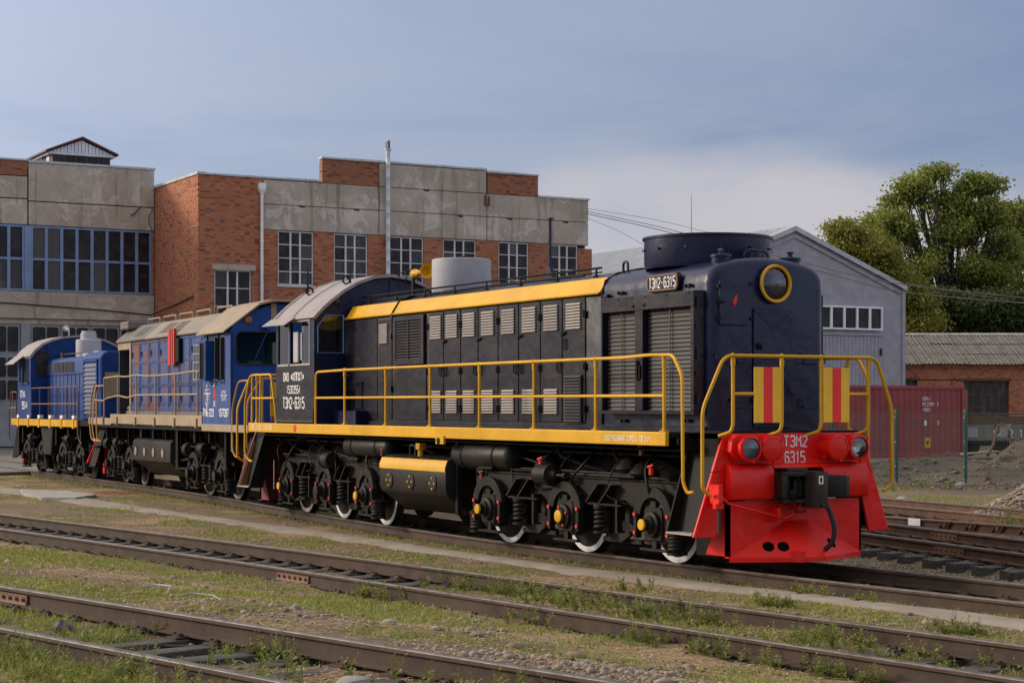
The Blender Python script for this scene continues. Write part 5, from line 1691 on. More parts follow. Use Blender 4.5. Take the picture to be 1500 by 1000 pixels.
    b(MB().box(-10.26, -9.02, Y - 0.012, Y, 1.83, 3.58), 'side_panel', 'navy_sheen_dusty', smooth=0, bev=0.005)
    bx = b(MB().box(-10.32, -9.62, Y - 0.03, Y - 0.012, 2.0, 2.46).box(-10.34, -9.60, Y - 0.05, Y - 0.012, 2.46, 2.49), 'vent_cover', 'navy_sheen_dusty', smooth=0, bev=0.004)
    louvre(bx, -10.27, -9.93, 2.05, 2.36, Y - 0.031, 8, 'navy_sheen_dusty')
    b(MB().box(-10.44, -9.42, Y - 0.24, Y - 0.013, 1.726, 1.98), 'tool_box', 'navy', smooth=0, bev=0.012)
    b(MB().tube(roundpath([(-10.42, Y - 0.03, 2.35), (-10.42, Y - 0.10, 2.55), (-10.22, Y - 0.10, 2.62), (-10.12, Y - 0.02, 2.60)], 0.06), 0.015, 6), 'grab_rail', 'navy')
    # --- radiator hood: deeper cross section, rounded front corners
    side = [(0.92, 1.722), (0.92, 2.6), (0.92, 3.62), (0.905, 3.72), (0.86, 3.80), (0.78, 3.86), (0.66, 3.905), (0.45, 3.95), (0.22, 3.975), (0.0, 3.985)]
    rings = []
    rc = 0.15
    for x in [-1.62, -1.0, 0.0, 0.60, 0.95 - rc] + [0.95 - rc + rc * math.sin(R(a)) for a in (12, 25, 38, 51, 64, 77, 90)]:
        dd = rc - math.sqrt(max(0, rc * rc - max(0, x - 0.95 + rc) ** 2))
        rr = []
        for y, z in side:
            k = (0.92 - dd) / 0.92
            zz = z if z < 3.64 else 3.62 + (z - 3.62) * (1 - dd / rc * 0.30)
            rr.append((x, -y * k, zz))
        rr += [(p[0], -p[1], p[2]) for p in reversed(rr[:-1])]
        rings.append(rr)
    rh = b(MB().loft(rings), 'radiator_hood', 'navy', smooth=40)
    b(MB().tube([(-1.62, -0.935, 1.8), (-1.62, -0.935, 3.62), (-1.62, -0.88, 3.80), (-1.62, -0.68, 3.91), (-1.62, -0.3, 3.985), (-1.62, 0, 3.995)], 0.016, 6), 'seam', 'navy_sheen_dusty', rh)
    # radiator shutters
    Yr = -1.09
    fr = MB()
    fr.box(-1.41, 0.81, Yr, Y, 3.33, 3.53); fr.box(-1.41, 0.81, Yr, Y, 1.95, 2.0)
    fr.box(-1.41, -1.37, Yr + 0.001, Y, 2.0, 3.33); fr.box(0.735, 0.81, Yr + 0.001, Y, 2.0, 3.33); fr.box(-0.555, -0.365, Yr + 0.001, Y, 2.0, 3.33)
    fr.box(-1.37, 0.735, Y - 0.02, Y - 0.001, 2.0, 3.33)
    rb = b(fr, 'radiator_box', 'navy_sheen_dusty', smooth=0, bev=0.006)
    slat_bank(rb, -1.368, -0.557, 2.0, 3.325, Yr + 0.10, 24, 'slat_grey', 0.30)
    slat_bank(rb, -0.363, 0.733, 2.0, 3.325, Yr + 0.10, 24, 'slat_grey', 0.30)
    vb = MB().box(-0.985, -0.965, Yr + 0.062, Yr + 0.07, 2.0, 3.325).box(0.17, 0.19, Yr + 0.062, Yr + 0.07, 2.0, 3.325)
    b(vb, 'link_bar', 'slat_grey', rb, smooth=0)
    rv = MB()
    for x in (-1.3, -0.95, -0.62, -0.3, 0.2, 0.7):
        rv.lathe([(0.013, 0), (0.013, 0.006), (0.001, 0.01)], (x, Yr, 3.50), (0, -1, 0), 6)
    for x in (-0.60, -0.33):
        rv.lathe([(0.03, 0), (0.03, 0.01), (0.001, 0.02)], (x, Yr, 3.40), (0, -1, 0), 8)
    rv.each('rivet', 'black', rb)
    MB().box(-0.49, -0.46, Yr - 0.03, Yr, 2.40, 2.66).box(-0.44, -0.41, Yr - 0.02, Yr, 2.42, 2.60).each('handle', 'black', rb, smooth=0)
    hg = MB()
    for z in (2.1, 2.45, 2.75, 3.05, 3.38):
        hg.box(0.811, 0.83, Yr + 0.03, Yr + 0.07, z, z + 0.06)
    for z in (2.12, 2.7, 3.36):
        hg.cyl((0.84, Yr + 0.05, z - 0.04), (0.84, Yr + 0.05, z + 0.09), 0.014, n=6)
    hg.each('hinge', 'navy', rb, smooth=20)
    for x, z in ((-1.12, 3.60), (0.47, 3.61), (-1.05, 1.86), (0.45, 1.87)):
        b(MB().box(x - 0.09, x + 0.09, Y - 0.03, Y, z - 0.012, z + 0.012).cyl((x - 0.05, Y - 0.05, z), (x - 0.05, Y, z), 0.022, n=8).cyl((x + 0.05, Y - 0.05, z), (x + 0.05, Y, z), 0.022, n=8), 'latch', 'black', rh, smooth=25)
    b(MB().box(-1.55, -1.42, Y - 0.06, Y, 3.54, 3.60), 'bracket', 'navy_sheen_dusty', rh, smooth=0, bev=0.01)
    # number plate
    po = rrect(-0.44, 0.30, 3.56, 3.80, 0.07, 4); pi = rrect(-0.40, 0.26, 3.60, 3.76, 0.045, 4)
    np_ = MB().prism(po, 'y', Y - 0.055, Y + 0.01)
    npo = b(np_, 'number_plate', 'navy_sheen_dusty', smooth=30, bev=0.008)
    ring = MB().loft([[(p[0], Y - 0.056, p[1]) for p in rrect(-0.425, 0.285, 3.575, 3.785, 0.06, 4)], [(p[0], Y - 0.064, p[1]) for p in rrect(-0.425, 0.285, 3.575, 3.785, 0.06, 4)], [(p[0], Y - 0.064, p[1]) for p in rrect(-0.408, 0.268, 3.592, 3.768, 0.05, 4)], [(p[0], Y - 0.056, p[1]) for p in rrect(-0.408, 0.268, 3.592, 3.768, 0.05, 4)]], True, False)
    b(ring, 'plate_border', 'brown_plate', npo, smooth=0)
    lettering('ТЭМ2-6315', (-0.375, Y - 0.056, 3.615), (1, 0, 0), (0, 0, 1), 0.61, 0.13, 'lettering', 'white_mark', npo)
    # fan ring and roof fittings
    b(MB().lathe([(0.84, -0.06), (0.86, 0.0), (0.86, 0.33), (0.885, 0.335), (0.885, 0.365), (0.80, 0.37), (0.80, 0.06)], (-0.42, 0, 3.965), (0, 0, 1), 56), 'fan_ring', 'navy', smooth=35)
    m = MB()
    for k in range(12):
        a = 2 * PI * k / 12 + 0.1
        m.box(-0.42 + 0.87 * math.cos(a) - 0.02, -0.42 + 0.87 * math.cos(a) + 0.02, 0.87 * math.sin(a) - 0.02, 0.87 * math.sin(a) + 0.02, 4.14, 4.165)
    m.each('ring_lug', 'navy', root, smooth=0)
    b(MB().lathe([(0.001, 0), (0.79, 0.0), (0.79, 0.03), (0.2, 0.06), (0.001, 0.06)], (-0.42, 0, 4.05), (0, 0, 1), 30), 'fan_grille', 'black')
    for x, y, z, rr in ((0.66, -0.56, 3.87, 0.135), (0.66, 0.56, 3.87, 0.135)):
        c = b(MB().lathe([(rr - 0.01, -0.1), (rr - 0.01, 0.10), (rr + 0.01, 0.105), (rr + 0.01, 0.135), (rr - 0.03, 0.15), (0.001, 0.15)], (x, y, z), (0, 0, 1), 20), 'filler_cap', 'navy', smooth=35)
        b(MB().cyl((x, y, z + 0.15), (x, y, z + 0.20), 0.03, n=8).bar((x - 0.05, y, z + 0.205), (x + 0.05, y, z + 0.205), 0.03, 0.025), 'cap_handle', 'navy', c)
    b(MB().tube(roundpath([(0.6, -0.13, 3.95), (0.6, -0.16, 4.04), (0.6, -0.07, 4.10), (0.6, 0.22, 4.08), (0.6, 0.26, 3.96)], 0.07, 5), 0.016, 6).lathe([(0.08, 0), (0.08, 0.12), (0.001, 0.13)], (0.6, 0.03, 3.95), (0, 0, 1), 14), 'lifting_eye', 'navy', smooth=40)
    b(MB().tube(roundpath([(-1.62 - 0.1, -0.52, 3.9), (-1.62 - 0.1, -0.52, 4.08), (-1.62 + 0.02, -0.52, 4.08), (-1.62 + 0.02, -0.52, 3.9)], 0.06, 5), 0.018, 6), 'lifting_eye', 'navy')
    # headlight
    hl = MB().lathe([(0.245, -0.12), (0.245, 0.05), (0.255, 0.06), (0.21, 0.065), (0.20, 0.03)], (0.95, 0.05, 3.635), (1, 0, 0), 40, caps=False)
    h = b(hl, 'headlight', 'navy', smooth=35)
    b(MB().lathe([(0.205, 0.062), (0.215, 0.085), (0.242, 0.088), (0.250, 0.06)], (0.95, 0.05, 3.635), (1, 0, 0), 40, caps=False), 'headlight_ring', 'yellow', h)
    b(MB().lathe([(0.208, 0.05), (0.15, 0.075), (0.08, 0.09), (0.001, 0.094)], (0.95, 0.05, 3.635), (1, 0, 0), 32, caps=False), 'headlight_glass', 'glass_clear', h)
    b(MB().lathe([(0.206, 0.045), (0.203, 0.02), (0.172, 0.01)], (0.95, 0.05, 3.635), (1, 0, 0), 32, caps=False), 'lamp_collar', 'black', h)
    b(MB().lathe([(0.174, 0.012), (0.155, -0.04), (0.12, -0.085), (0.07, -0.115), (0.001, -0.13)], (0.95, 0.05, 3.635), (1, 0, 0), 32, caps=False), 'reflector', 'mirror', h, smooth=80)
    b(MB().lathe([(0.02, -0.12), (0.035, -0.05), (0.001, -0.03)], (0.95, 0.05, 3.635), (1, 0, 0), 10), 'bulb', 'frame_white', h)
    # front door and hatch
    fd = b(MB().box(0.951, 0.978, -0.27, 0.36, 1.78, 3.31), 'front_door', 'navy', smooth=0, bev=0.006)
    b(MB().tube([(0.979, -0.27, 3.30), (0.980, 0.04, 3.05), (0.979, 0.36, 3.30)], 0.007, 4).tube([(0.979, -0.27, 2.2), (0.980, 0.04, 2.5), (0.979, 0.36, 2.2)], 0.007, 4), 'pressed_rib', 'navy', fd)
    b(MB().lathe([(0.001, 0), (0.045, 0), (0.05, 0.02), (0.02, 0.04), (0.001, 0.05)], (0.978, -0.19, 2.83), (1, 0, 0), 12), 'door_knob', 'black', fd)
    ht = b(MB().prism(rrect(-0.81, -0.34, 3.09, 3.66, 0.035, 3), 'x', 0.95, 0.982), 'hatch', 'navy', smooth=25, bev=0.006)
    b(MB().prism([(-0.565, 3.47), (-0.53, 3.47), (-0.552, 3.41), (-0.535, 3.41), (-0.60, 3.31), (-0.585, 3.375), (-0.608, 3.375)], 'x', 0.983, 0.986), 'bolt_sign', 'red', ht, smooth=0)
    m = MB()
    for z in (3.18, 3.38, 3.58):
        m.box(0.955, 1.0, -0.845, -0.80, z - 0.03, z + 0.03)
    m.box(0.955, 1.0, -0.345, -0.30, 3.16, 3.20); m.box(0.955, 1.0, -0.345, -0.30, 3.60, 3.64)
    m.bar((1.0, -0.83, 3.38), (1.0, -0.74, 3.38), 0.02, 0.02)
    m.each('hinge', 'black', ht, smooth=0, bev=0.004)
    gr = MB()
    for a, c_, z in ((-0.88, -0.58, 2.62), (-0.56, -0.36, 2.62), (-0.62, -0.28, 2.05), (0.5, 0.86, 2.62), (0.5, 0.86, 2.05)):
        xx = 0.95 if a > -0.8 else 0.86
        gr.tube(roundpath([(xx, a, z + 0.09), (1.01, a, z + 0.09), (1.01, a, z), (1.01, c_, z), (1.01, c_, z + 0.09), (0.95, c_, z + 0.09)], 0.03, 3), 0.010, 6)
    gr.each('grab_rail', 'navy', root, smooth=60)
    m = MB()
    for y, z in ((-0.56, 2.72), (-0.36, 2.72), (0.5, 2.72), (0.86, 2.72), (-0.62, 2.14), (-0.28, 2.14)):
        m.ball((0.96, y, z), 0.03, 8)
    m.each('rail_stud', 'black', root)
    b(MB().box(0.9, 1.42, -1.1, 1.1, 1.723, 1.75), 'front_tread', 'black', smooth=0, bev=0.006)
    b(MB().box(-0.2, 0.72, 0.92, 1.06, 1.95, 3.53), 'radiator_box_far', 'navy', smooth=0)
    # --- roof rail, mast, exhaust, horn
    rp = [(-10.3, -0.62, 4.03), (-6, -0.60, 4.035), (-2.2, -0.58, 4.03)]
    rr_ = b(MB().tube(rp, 0.016, 6), 'roof_rail', 'black')
    for x in np.arange(-10.0, -2.1, 1.1):
        b(MB().bar((x, -0.61, 3.88), (x, -0.605, 4.03), 0.03, 0.02).box(x - 0.04, x + 0.04, -0.64, -0.58, 3.89, 3.93), 'rail_stanchion', 'black', rr_, smooth=0)
    b(MB().tube([(-10.1, -0.45, 3.985), (-5.5, -0.45, 3.99), (-2.4, -0.45, 3.985)], 0.012, 5).tube([(-9.9, -0.52, 3.95), (-5.5, -0.5, 3.97), (-2.8, -0.5, 3.96)], 0.018, 5), 'roof_pipe', 'black')
    ma = b(MB().cyl((-4.3, -0.2, 3.95), (-4.3, -0.2, 4.93), 0.028, 0.024, n=8).lathe([(0.001, 0), (0.06, 0.0), (0.05, 0.03), (0.001, 0.04)], (-4.3, -0.2, 4.92), (0, 0, 1), 8), 'mast', 'navy')
    b(MB().prism([(-4.42, 3.97), (-4.18, 3.97), (-4.26, 4.20), (-4.34, 4.20)], 'y', -0.23, -0.17), 'mast_foot', 'navy', ma, smooth=0)
    b(MB().lathe([(0.50, 0), (0.50, 0.015), (0.505, 0.03), (0.505, 0.60), (0.49, 0.61), (0.475, 0.60), (0.475, 0.1)], (-7.62, 0, 3.94), (0, 0, 1), 44), 'exhaust_drum', 'stack_grey', smooth=35)
    b(MB().tube(roundpath([(-7.62, 0.15, 4.53), (-7.62, 0.15, 4.61), (-7.62, 0.02, 4.61), (-7.62, 0.02, 4.53)], 0.03), 0.012, 5).box(-8.0, -7.85, -0.5, -0.42, 3.96, 4.02), 'drum_lug', 'black')
    hn = b(MB().lathe([(0.03, 0), (0.035, 0.15), (0.05, 0.26), (0.09, 0.34), (0.125, 0.37), (0.13, 0.38), (0.11, 0.37), (0.05, 0.25)], (-8.66, -0.28, 4.385), (1, -0.12, 0.02), 22), 'horn', 'yellow', smooth=50)
    b(MB().lathe([(0.02, -0.34), (0.06, -0.30), (0.085, -0.26), (0.085, -0.20), (0.05, -0.14), (0.06, -0.08), (0.04, 0.0)], (-8.66, -0.28, 4.385), (1, -0.12, 0.02), 14), 'horn_body', 'yellow', hn)
    b(MB().tube([(-9.3, -0.25, 4.15), (-9.25, -0.25, 4.45), (-9.1, -0.26, 4.48), (-9.0, -0.27, 4.36)], 0.012, 5).tube([(-9.6, -0.25, 4.15), (-9.55, -0.25, 4.43), (-9.3, -0.25, 4.45), (-9.2, -0.26, 4.33)], 0.012, 5).box(-8.95, -8.88, -0.30, -0.26, 3.95, 4.31), 'horn_bracket', 'black', hn)
    # --- cab
    xc0, xc1 = -12.30, -10.48
    cabp = [(-1.56, 3.65), (-1.40, 3.82), (-1.23, 3.97), (-0.96, 4.17), (-0.69, 4.32), (-0.35, 4.44), (0.0, 4.48)]
    full = cabp + [(-p[0], p[1]) for p in reversed(cabp[:-1])]
    inner = [(p[0] * 0.965, 2.9 + (p[1] - 2.9) * 0.965) for p in full]
    cr = b(MB().prism(full + list(reversed(inner)), 'x', xc0 - 0.12, xc1 + 0.10), 'cab_roof', 'roof_grey', smooth=30)
    b(MB().add([(-12.45, -1.55, 3.69), (-11.25, -1.55, 3.69), (-11.33, -1.72, 3.555), (-12.48, -1.72, 3.565), (-12.45, -1.55, 3.68), (-11.25, -1.55, 3.68), (-11.33, -1.72, 3.545), (-12.48, -1.72, 3.555)], [(0, 1, 2, 3), (7, 6, 5, 4), (0, 3, 7, 4), (1, 5, 6, 2), (2, 6, 7, 3), (0, 4, 5, 1)]), 'visor', 'roof_grey', cr, smooth=0)
    b(MB().tube([(xc0 + 0.05, p[0] * 1.003, p[1] * 1.002) for p in full], 0.012, 5).tube([(-11.4, p[0] * 1.003, p[1] * 1.002) for p in full], 0.008, 5), 'roof_seam', 'roof_grey', cr)
    for x, y, z in ((-11.9, -0.99, 4.16), (-10.75, -0.75, 4.31)):
        b(MB().tube([(x, y + 0.07 * math.cos(t * PI / 6), z + 0.06 + 0.07 * math.sin(t * PI / 6)) for t in range(12)], 0.018, 6, closed=True), 'lifting_eye', 'black', cr)
    b(MB().cyl((-12.2, -0.9, 4.1), (-12.2, -0.9, 4.72), 0.022, 0.016, n=6).cyl((-10.62, -0.72, 4.3), (-10.62, -0.72, 4.6), 0.014, n=6), 'aerial', 'navy', cr)
    arcw = [(p[0] * 0.962, 2.9 + (p[1] - 2.9) * 0.962) for p in full]
    for X0, X1, nm, side_ in ((xc1 - 0.05, xc1, 'front_wall', 1), (xc0, xc0 + 0.05, 'rear_wall', -1)):
        m = MB()
        for s in (-1, 1):
            m.box(X0, X1, s * 1.5, s * 1.43, 1.735, 3.66)
            m.box(X0, X1, s * 1.43, s * 0.93, 1.735, 3.02)
            m.prism([(s * 1.43, 3.70), (s * 1.43, 3.50), (s * 1.28, 3.70)], 'x', X0 + 0.001, X1 - 0.001)
        m.box(X0, X1, -0.93, 0.93, 1.735, 3.70)
        m.prism([(-1.47, 3.70)] + [p for p in arcw if p[1] > 3.71] + [(1.47, 3.70)], 'x', X0, X1)
        w = b(m, nm, 'navy', smooth=0)
        for s in (-1, 1):
            op = [(s * 1.43, 3.02), (s * 0.93, 3.02), (s * 0.93, 3.70), (s * 1.28, 3.70), (s * 1.43, 3.50)]
            xg = (X0 + X1) / 2
            b(MB().add([(xg, q[0], q[1]) for q in op], [tuple(range(5))]), 'pane', 'glass_clear', w, smooth=0)
            rim = [(X1 + 0.006 if side_ > 0 else X0 - 0.006, q[0], q[1]) for q in op]
            b(MB().tube(rim, 0.012, 5, closed=True), 'window_seal', 'sky_blue' if side_ > 0 else 'rubber', w)
    # arched pressed rib and lamp on the cab front above the hood
    b(MB().tube([(xc1 + 0.012, -1.02 + 0.0, 3.86)] + [(xc1 + 0.012, y, 4.40 - 0.36 * (abs(y) / 1.0) ** 2) for y in np.linspace(-0.95, 0.95, 13)] + [(xc1 + 0.012, 1.02, 3.86)], 0.013, 5).tube([(xc1 + 0.012, 0, 3.95), (xc1 + 0.012, 0, 4.4)], 0.012, 5), 'pressed_rib', 'navy')
    b(MB().lathe([(0.001, 0), (0.075, 0), (0.075, 0.03), (0.05, 0.05), (0.001, 0.05)], (xc1, -1.06, 3.98), (1, 0, 0), 16), 'marker_lamp', 'slat_grey')
    b(MB().bar((xc1 + 0.02, -0.93, 3.68), (xc1 + 0.03, -0.80, 3.2), 0.015, 0.015), 'wiper', 'steel_grey', smooth=0)
    for s in (-1, 1):
        Ys = s * 1.5
        i_ = Ys - s * 0.05
        m = MB()
        m.box(xc0 + 0.05, xc1 - 0.05, Ys, i_, 1.76, 2.83)
        m.box(xc0 + 0.05, xc1 - 0.05, Ys, i_, 3.62, 3.70)
        for x0, x1 in ((xc0 + 0.05, -12.20), (-11.67, -11.60), (-10.66, xc1 - 0.05)):
            m.box(x0, x1, Ys, i_, 2.83, 3.62)
        w = b(m, 'side_wall', 'navy_sheen_dusty', smooth=0, bev=0.003)
        b(MB().box(-12.20, -11.67, Ys - s * 0.02, Ys - s * 0.026, 2.83, 3.62), 'pane', 'glass_clear', w, smooth=0)
        b(MB().box(-11.10, -10.66, Ys - s * 0.02, Ys - s * 0.026, 2.83, 3.62), 'pane', 'glass_clear', w, smooth=0)
        fr = MB()
        for x0, x1 in ((-12.20, -11.67), (-11.60, -10.66)):
            fr.box(x0, x1, Ys + s * 0.012, Ys - s * 0.03, 2.80, 2.835); fr.box(x0, x1, Ys + s * 0.01, Ys - s * 0.03, 3.60, 3.63)
        fr.each('window_ledge', 'cream', w, smooth=0)
        MB().box(-10.70, -10.675, Ys + s * 0.008, Ys - s * 0.03, 2.84, 3.60).box(-11.66, -11.64, Ys + s * 0.008, Ys - s * 0.03, 2.84, 3.60).each('window_seal', 'sky_blue', w, smooth=0)
        if s < 0:
            b(MB().box(-11.44, -11.22, Ys - 0.01, Ys + 0.03, 2.86, 3.42), 'window_shutter', 'stack_grey', w, smooth=0, bev=0.006)
            b(MB().box(-11.16, -11.04, Ys + 0.02, Ys + 0.05, 2.9, 3.40), 'window_shutter', 'steel_grey', w, smooth=0)
            b(MB().box(xc0 + 0.03, xc1 - 0.02, Ys - 0.012, Ys, 1.775, 2.0).box(xc0 + 0.03, xc1 - 0.02, Ys - 0.02, Ys, 1.765, 1.80, 1), 'skirt_plate', ['navy_sheen_dusty', 'slat_grey'], w, smooth=0)
            lettering('ОАО «КППЖТ»', (-11.93, Ys, 2.525), (1, 0, 0), (0, 0, 1), 0.98, 0.145, 'lettering', 'white_mark', w, stroke=1.05)
            lettering('15303554', (-11.77, Ys, 2.295), (1, 0, 0), (0, 0, 1), 0.64, 0.135, 'lettering', 'white_mark', w, stroke=1.0)
            lettering('ТЭМ2-6315', (-11.95, Ys, 2.02), (1, 0, 0), (0, 0, 1), 1.02, 0.195, 'lettering', 'white_mark', w, stroke=1.05)
    b(MB().box(xc0 + 0.05, xc1 - 0.05, -1.45, 1.45, 1.73, 1.77), 'cab_floor', 'interior_dark', smooth=0)
    b(MB().box(-11.1, -10.6, -0.5, 0.9, 1.77, 2.75).box(-10.9, -10.55, -1.35, -0.7, 1.77, 2.65), 'control_desk', 'interior_dark', smooth=0, bev=0.02)
    b(MB().box(-11.9, -11.5, -1.1, -0.7, 2.2, 2.3).box(-11.95, -11.87, -1.1, -0.7, 2.3, 2.85).cyl((-11.7, -0.9, 1.77), (-11.7, -0.9, 2.2), 0.05), 'seat', 'interior_dark', smooth=20, bev=0.02)
    cu = MB()
    n = 14
    rows = []
    for z, d in ((3.70, 0), (3.56, 0.02), (3.47, 0.035)):
        rows.append([(-10.60 + 0.018 * math.sin(k * 1.9) + d * 0.3, -1.42 + 0.50 * k / n, z - (0.04 * math.sin(PI * k / n) if z < 3.5 else 0)) for k in range(n + 1)])
    cu.loft(rows, False, False)
    b(cu, 'curtain', 'curtain', smooth=60)
    b(MB().ball((-10.58, -1.37, 3.30), 0.035, 8).ball((-10.58, -1.36, 3.22), 0.028, 8), 'charm', 'red_flat')
    # lamp high on the back of the cab
    rl = b(MB().lathe([(0.24, -0.02), (0.24, 0.16), (0.255, 0.17), (0.255, 0.20), (0.215, 0.205), (0.21, 0.17)], (xc0, 0.0, 4.02), (-1, 0, 0), 32, caps=False), 'headlight', 'navy', smooth=35)
    b(MB().lathe([(0.21, 0.19), (0.225, 0.215), (0.25, 0.215), (0.257, 0.19)], (xc0, 0.0, 4.02), (-1, 0, 0), 32, caps=False), 'headlight_ring', 'yellow', rl)
    b(MB().lathe([(0.205, 0.17), (0.12, 0.06), (0.001, 0.04)], (xc0, 0.0, 4.02), (-1, 0, 0), 32, caps=False), 'reflector', 'mirror', rl, smooth=80)
    # --- side railings
    for s in (-1, 1):
        Yr = s * 1.48
        r = 0.023
        xs = [-10.42, -9.17, -7.50, -5.86, -4.21, -2.57, -0.91, 0.72]
        rl = MB().tube(roundpath([(-10.46, Yr, 1.74), (-10.44, Yr, 2.62), (-10.36, Yr, 2.67), (-9.17, Yr, 2.685), (-4.21, Yr, 2.69), (-0.91, Yr, 2.69), (-0.2, Yr, 2.69), (0.35, Yr, 2.71), (0.92, Yr, 2.70), (1.12, Yr, 2.44), (1.14, Yr * 1.0, 1.10), (1.22, Yr * 0.99, 0.98), (1.30, Yr * 0.97, 1.0)], 0.09, 4), r, 8)
        rl.tube([(-10.45, Yr, 2.205), (-5, Yr, 2.20), (0.72, Yr, 2.19)], r * 0.92, 8)
        sr = b(rl, 'side_railing', 'yellow', smooth=60)
        for x in xs[1:]:
            b(MB().cyl((x, Yr, 1.735), (x, Yr, 2.69), r, n=8).ball((x, Yr, 2.69), 0.033, 8).cyl((x, Yr, 2.57), (x, Yr, 2.65), 0.029, n=8).box(x - 0.06, x + 0.06, Yr - 0.035, Yr + 0.035, 1.736, 1.75).cyl((x, Yr, 1.75), (x, Yr, 1.78), 0.034, n=8), 'post', 'yellow', sr, smooth=40)
        # short railing behind the cab
        rr2 = MB().tube(roundpath([(-12.36, Yr, 1.74), (-12.40, Yr, 2.0), (-12.62, Yr, 2.66), (-13.60, Yr, 2.66), (-13.62, Yr, 1.75)], 0.08, 4), r, 8)
        rr2.tube([(-12.5, Yr, 2.21), (-13.62, Yr, 2.21)], r * 0.92, 8)
        rr2.tube(roundpath([(-13.58, Yr, 2.67), (-13.74, Yr, 2.63), (-14.0, Yr, 2.12), (-14.0, Yr, 1.1), (-13.85, Yr * 0.97, 0.98), (-13.75, Yr * .96, 0.98)], 0.1, 4), r, 8)
        rr2.tube([(-13.2, Yr, 1.74), (-13.15, Yr, 2.66)], r, 8)
        b(rr2, 'rear_railing', 'yellow', smooth=60)
    end_assembly(root, False)
    end_assembly(root, True)
    # --- running gear
    bogie(root, -2.1, 1, (1, 2, 1), 'bogie_black')
    bogie(root, -10.7, -1, (1, 0, 1), 'bogie_black')
    # --- fuel tank
    tp_ = [(-1.20, 1.26), (-1.32, 1.25), (-1.41, 1.20), (-1.45, 1.10), (-1.45, 0.74), (-1.42, 0.66), (-0.98, 0.34), (-0.9, 0.33), (0.9, 0.33), (0.98, 0.34), (1.42, 0.66), (1.45, 0.74), (1.45, 1.10), (1.41, 1.20), (1.32, 1.25), (1.20, 1.26)]
    tk = b(MB().prism(tp_, 'x', -7.80, -5.38), 'fuel_tank', 'tank_black', smooth=32, bev=0.02, seg=2)
    b(MB().loft([[(x, y * 1.004, z) for y, z in ((-1.452, 1.03), (-1.452, 1.10), (-1.414, 1.195), (-1.40, 1.21))] for x in (-7.79, -7.2, -6.6, -6.0, -5.39)], False, False), 'tank_stripe', 'yellow', tk, smooth=50)
    for x in (-7.404, -6.607, -5.808):
        b(MB().lathe([(0.001, 0), (0.115, 0.0), (0.125, 0.006), (0.125, 0.016), (0.10, 0.02), (0.001, 0.02)], (x, -1.45, 0.84), (0, -1, 0), 24), 'tank_porthole', 'tank_black', tk)
        m = MB()
        for k in range(4):
            a = PI / 2 * k
            m.cyl((x + 0.075 * math.cos(a), -1.468, 0.84 + 0.085 * math.sin(a)), (x + 0.075 * math.cos(a), -1.484, 0.84 + 0.085 * math.sin(a)), 0.017, n=8)
        m.each('porthole_bolt', 'yellow', tk)
    fc = b(MB().lathe([(0.05, 0), (0.05, 0.1), (0.08, 0.11), (0.08, 0.17), (0.001, 0.18)], (-6.55, -1.30, 1.25), (0, 0, 1), 12).box(-6.62, -6.48, -1.36, -1.24, 1.37, 1.46), 'filler_neck', 'yellow', tk, smooth=30)
    b(MB().tube(roundpath([(-7.05, -1.25, 1.25), (-7.05, -1.25, 1.42), (-6.85, -1.25, 1.42), (-6.85, -1.25, 1.25)], 0.04), 0.015, 6), 'grab_rail', 'slat_grey', tk)
    m = MB()
    for k in range(6):
        m.cyl((-5.37, -1.3 + 0.03 * k, 1.1 - 0.13 * k), (-5.36, -1.3 + 0.03 * k, 1.1 - 0.13 * k), 0.02, n=6)
    m.each('end_bolt', 'tank_black', tk)
    b(MB().box(-5.34, -5.26, -1.30, -1.22, 0.36, 1.5).box(-5.34, -5.26, -0.9, -0.84, 0.4, 1.5), 'tank_hanger', 'black', smooth=0)
    # air reservoirs hung under the deck
    for x0, x1, z, rr in ((-9.75, -7.85, 1.36, 0.19), (-5.52, -3.62, 1.30, 0.225)):
        ar = b(MB().lathe([(0.001, 0), (rr * 0.6, 0.02), (rr * 0.9, 0.07), (rr, 0.14), (rr, x1 - x0 - 0.14), (rr * 0.9, x1 - x0 - 0.07), (rr * 0.6, x1 - x0 - 0.02), (0.001, x1 - x0)], (x0, -1.12, z), (1, 0, 0), 24), 'air_reservoir', 'tank_black', smooth=40)
        for x in (x0 + 0.4, x1 - 0.5):
            b(MB().lathe([(rr + 0.004, 0), (rr + 0.01, 0.0), (rr + 0.01, 0.05), (rr + 0.004, 0.05)], (x, -1.12, z), (1, 0, 0), 24).box(x, x + 0.05, -1.16, -1.08, z + rr, 1.66), 'tank_strap', 'black', ar, smooth=30)
    # pipes, valves and clutter below the deck
    pp = MB()
    rr = random.Random(4)
    for k in range(9):
        x = -12.6 + k * 1.45
        pp.tube(roundpath([(x, -1.2 + rr.uniform(0, 0.3), 1.6), (x + 0.05, -1.15, 1.35), (x + rr.uniform(0.2, 0.7), -1.0, 1.22), (x + rr.uniform(0.6, 1.1), -0.9, 1.15)], 0.1), rr.choice([0.016, 0.022, 0.03]), 6)
    pp.tube([(-13.4, -1.3, 1.50), (-8, -1.32, 1.52), (0.9, -1.3, 1.50)], 0.022, 6)
    pp.tube([(-13.4, -1.0, 1.42), (-6, -1.0, 1.40), (0.9, -1.0, 1.42)], 0.03, 6)
    pp.each('pipe', 'black', root, smooth=60)
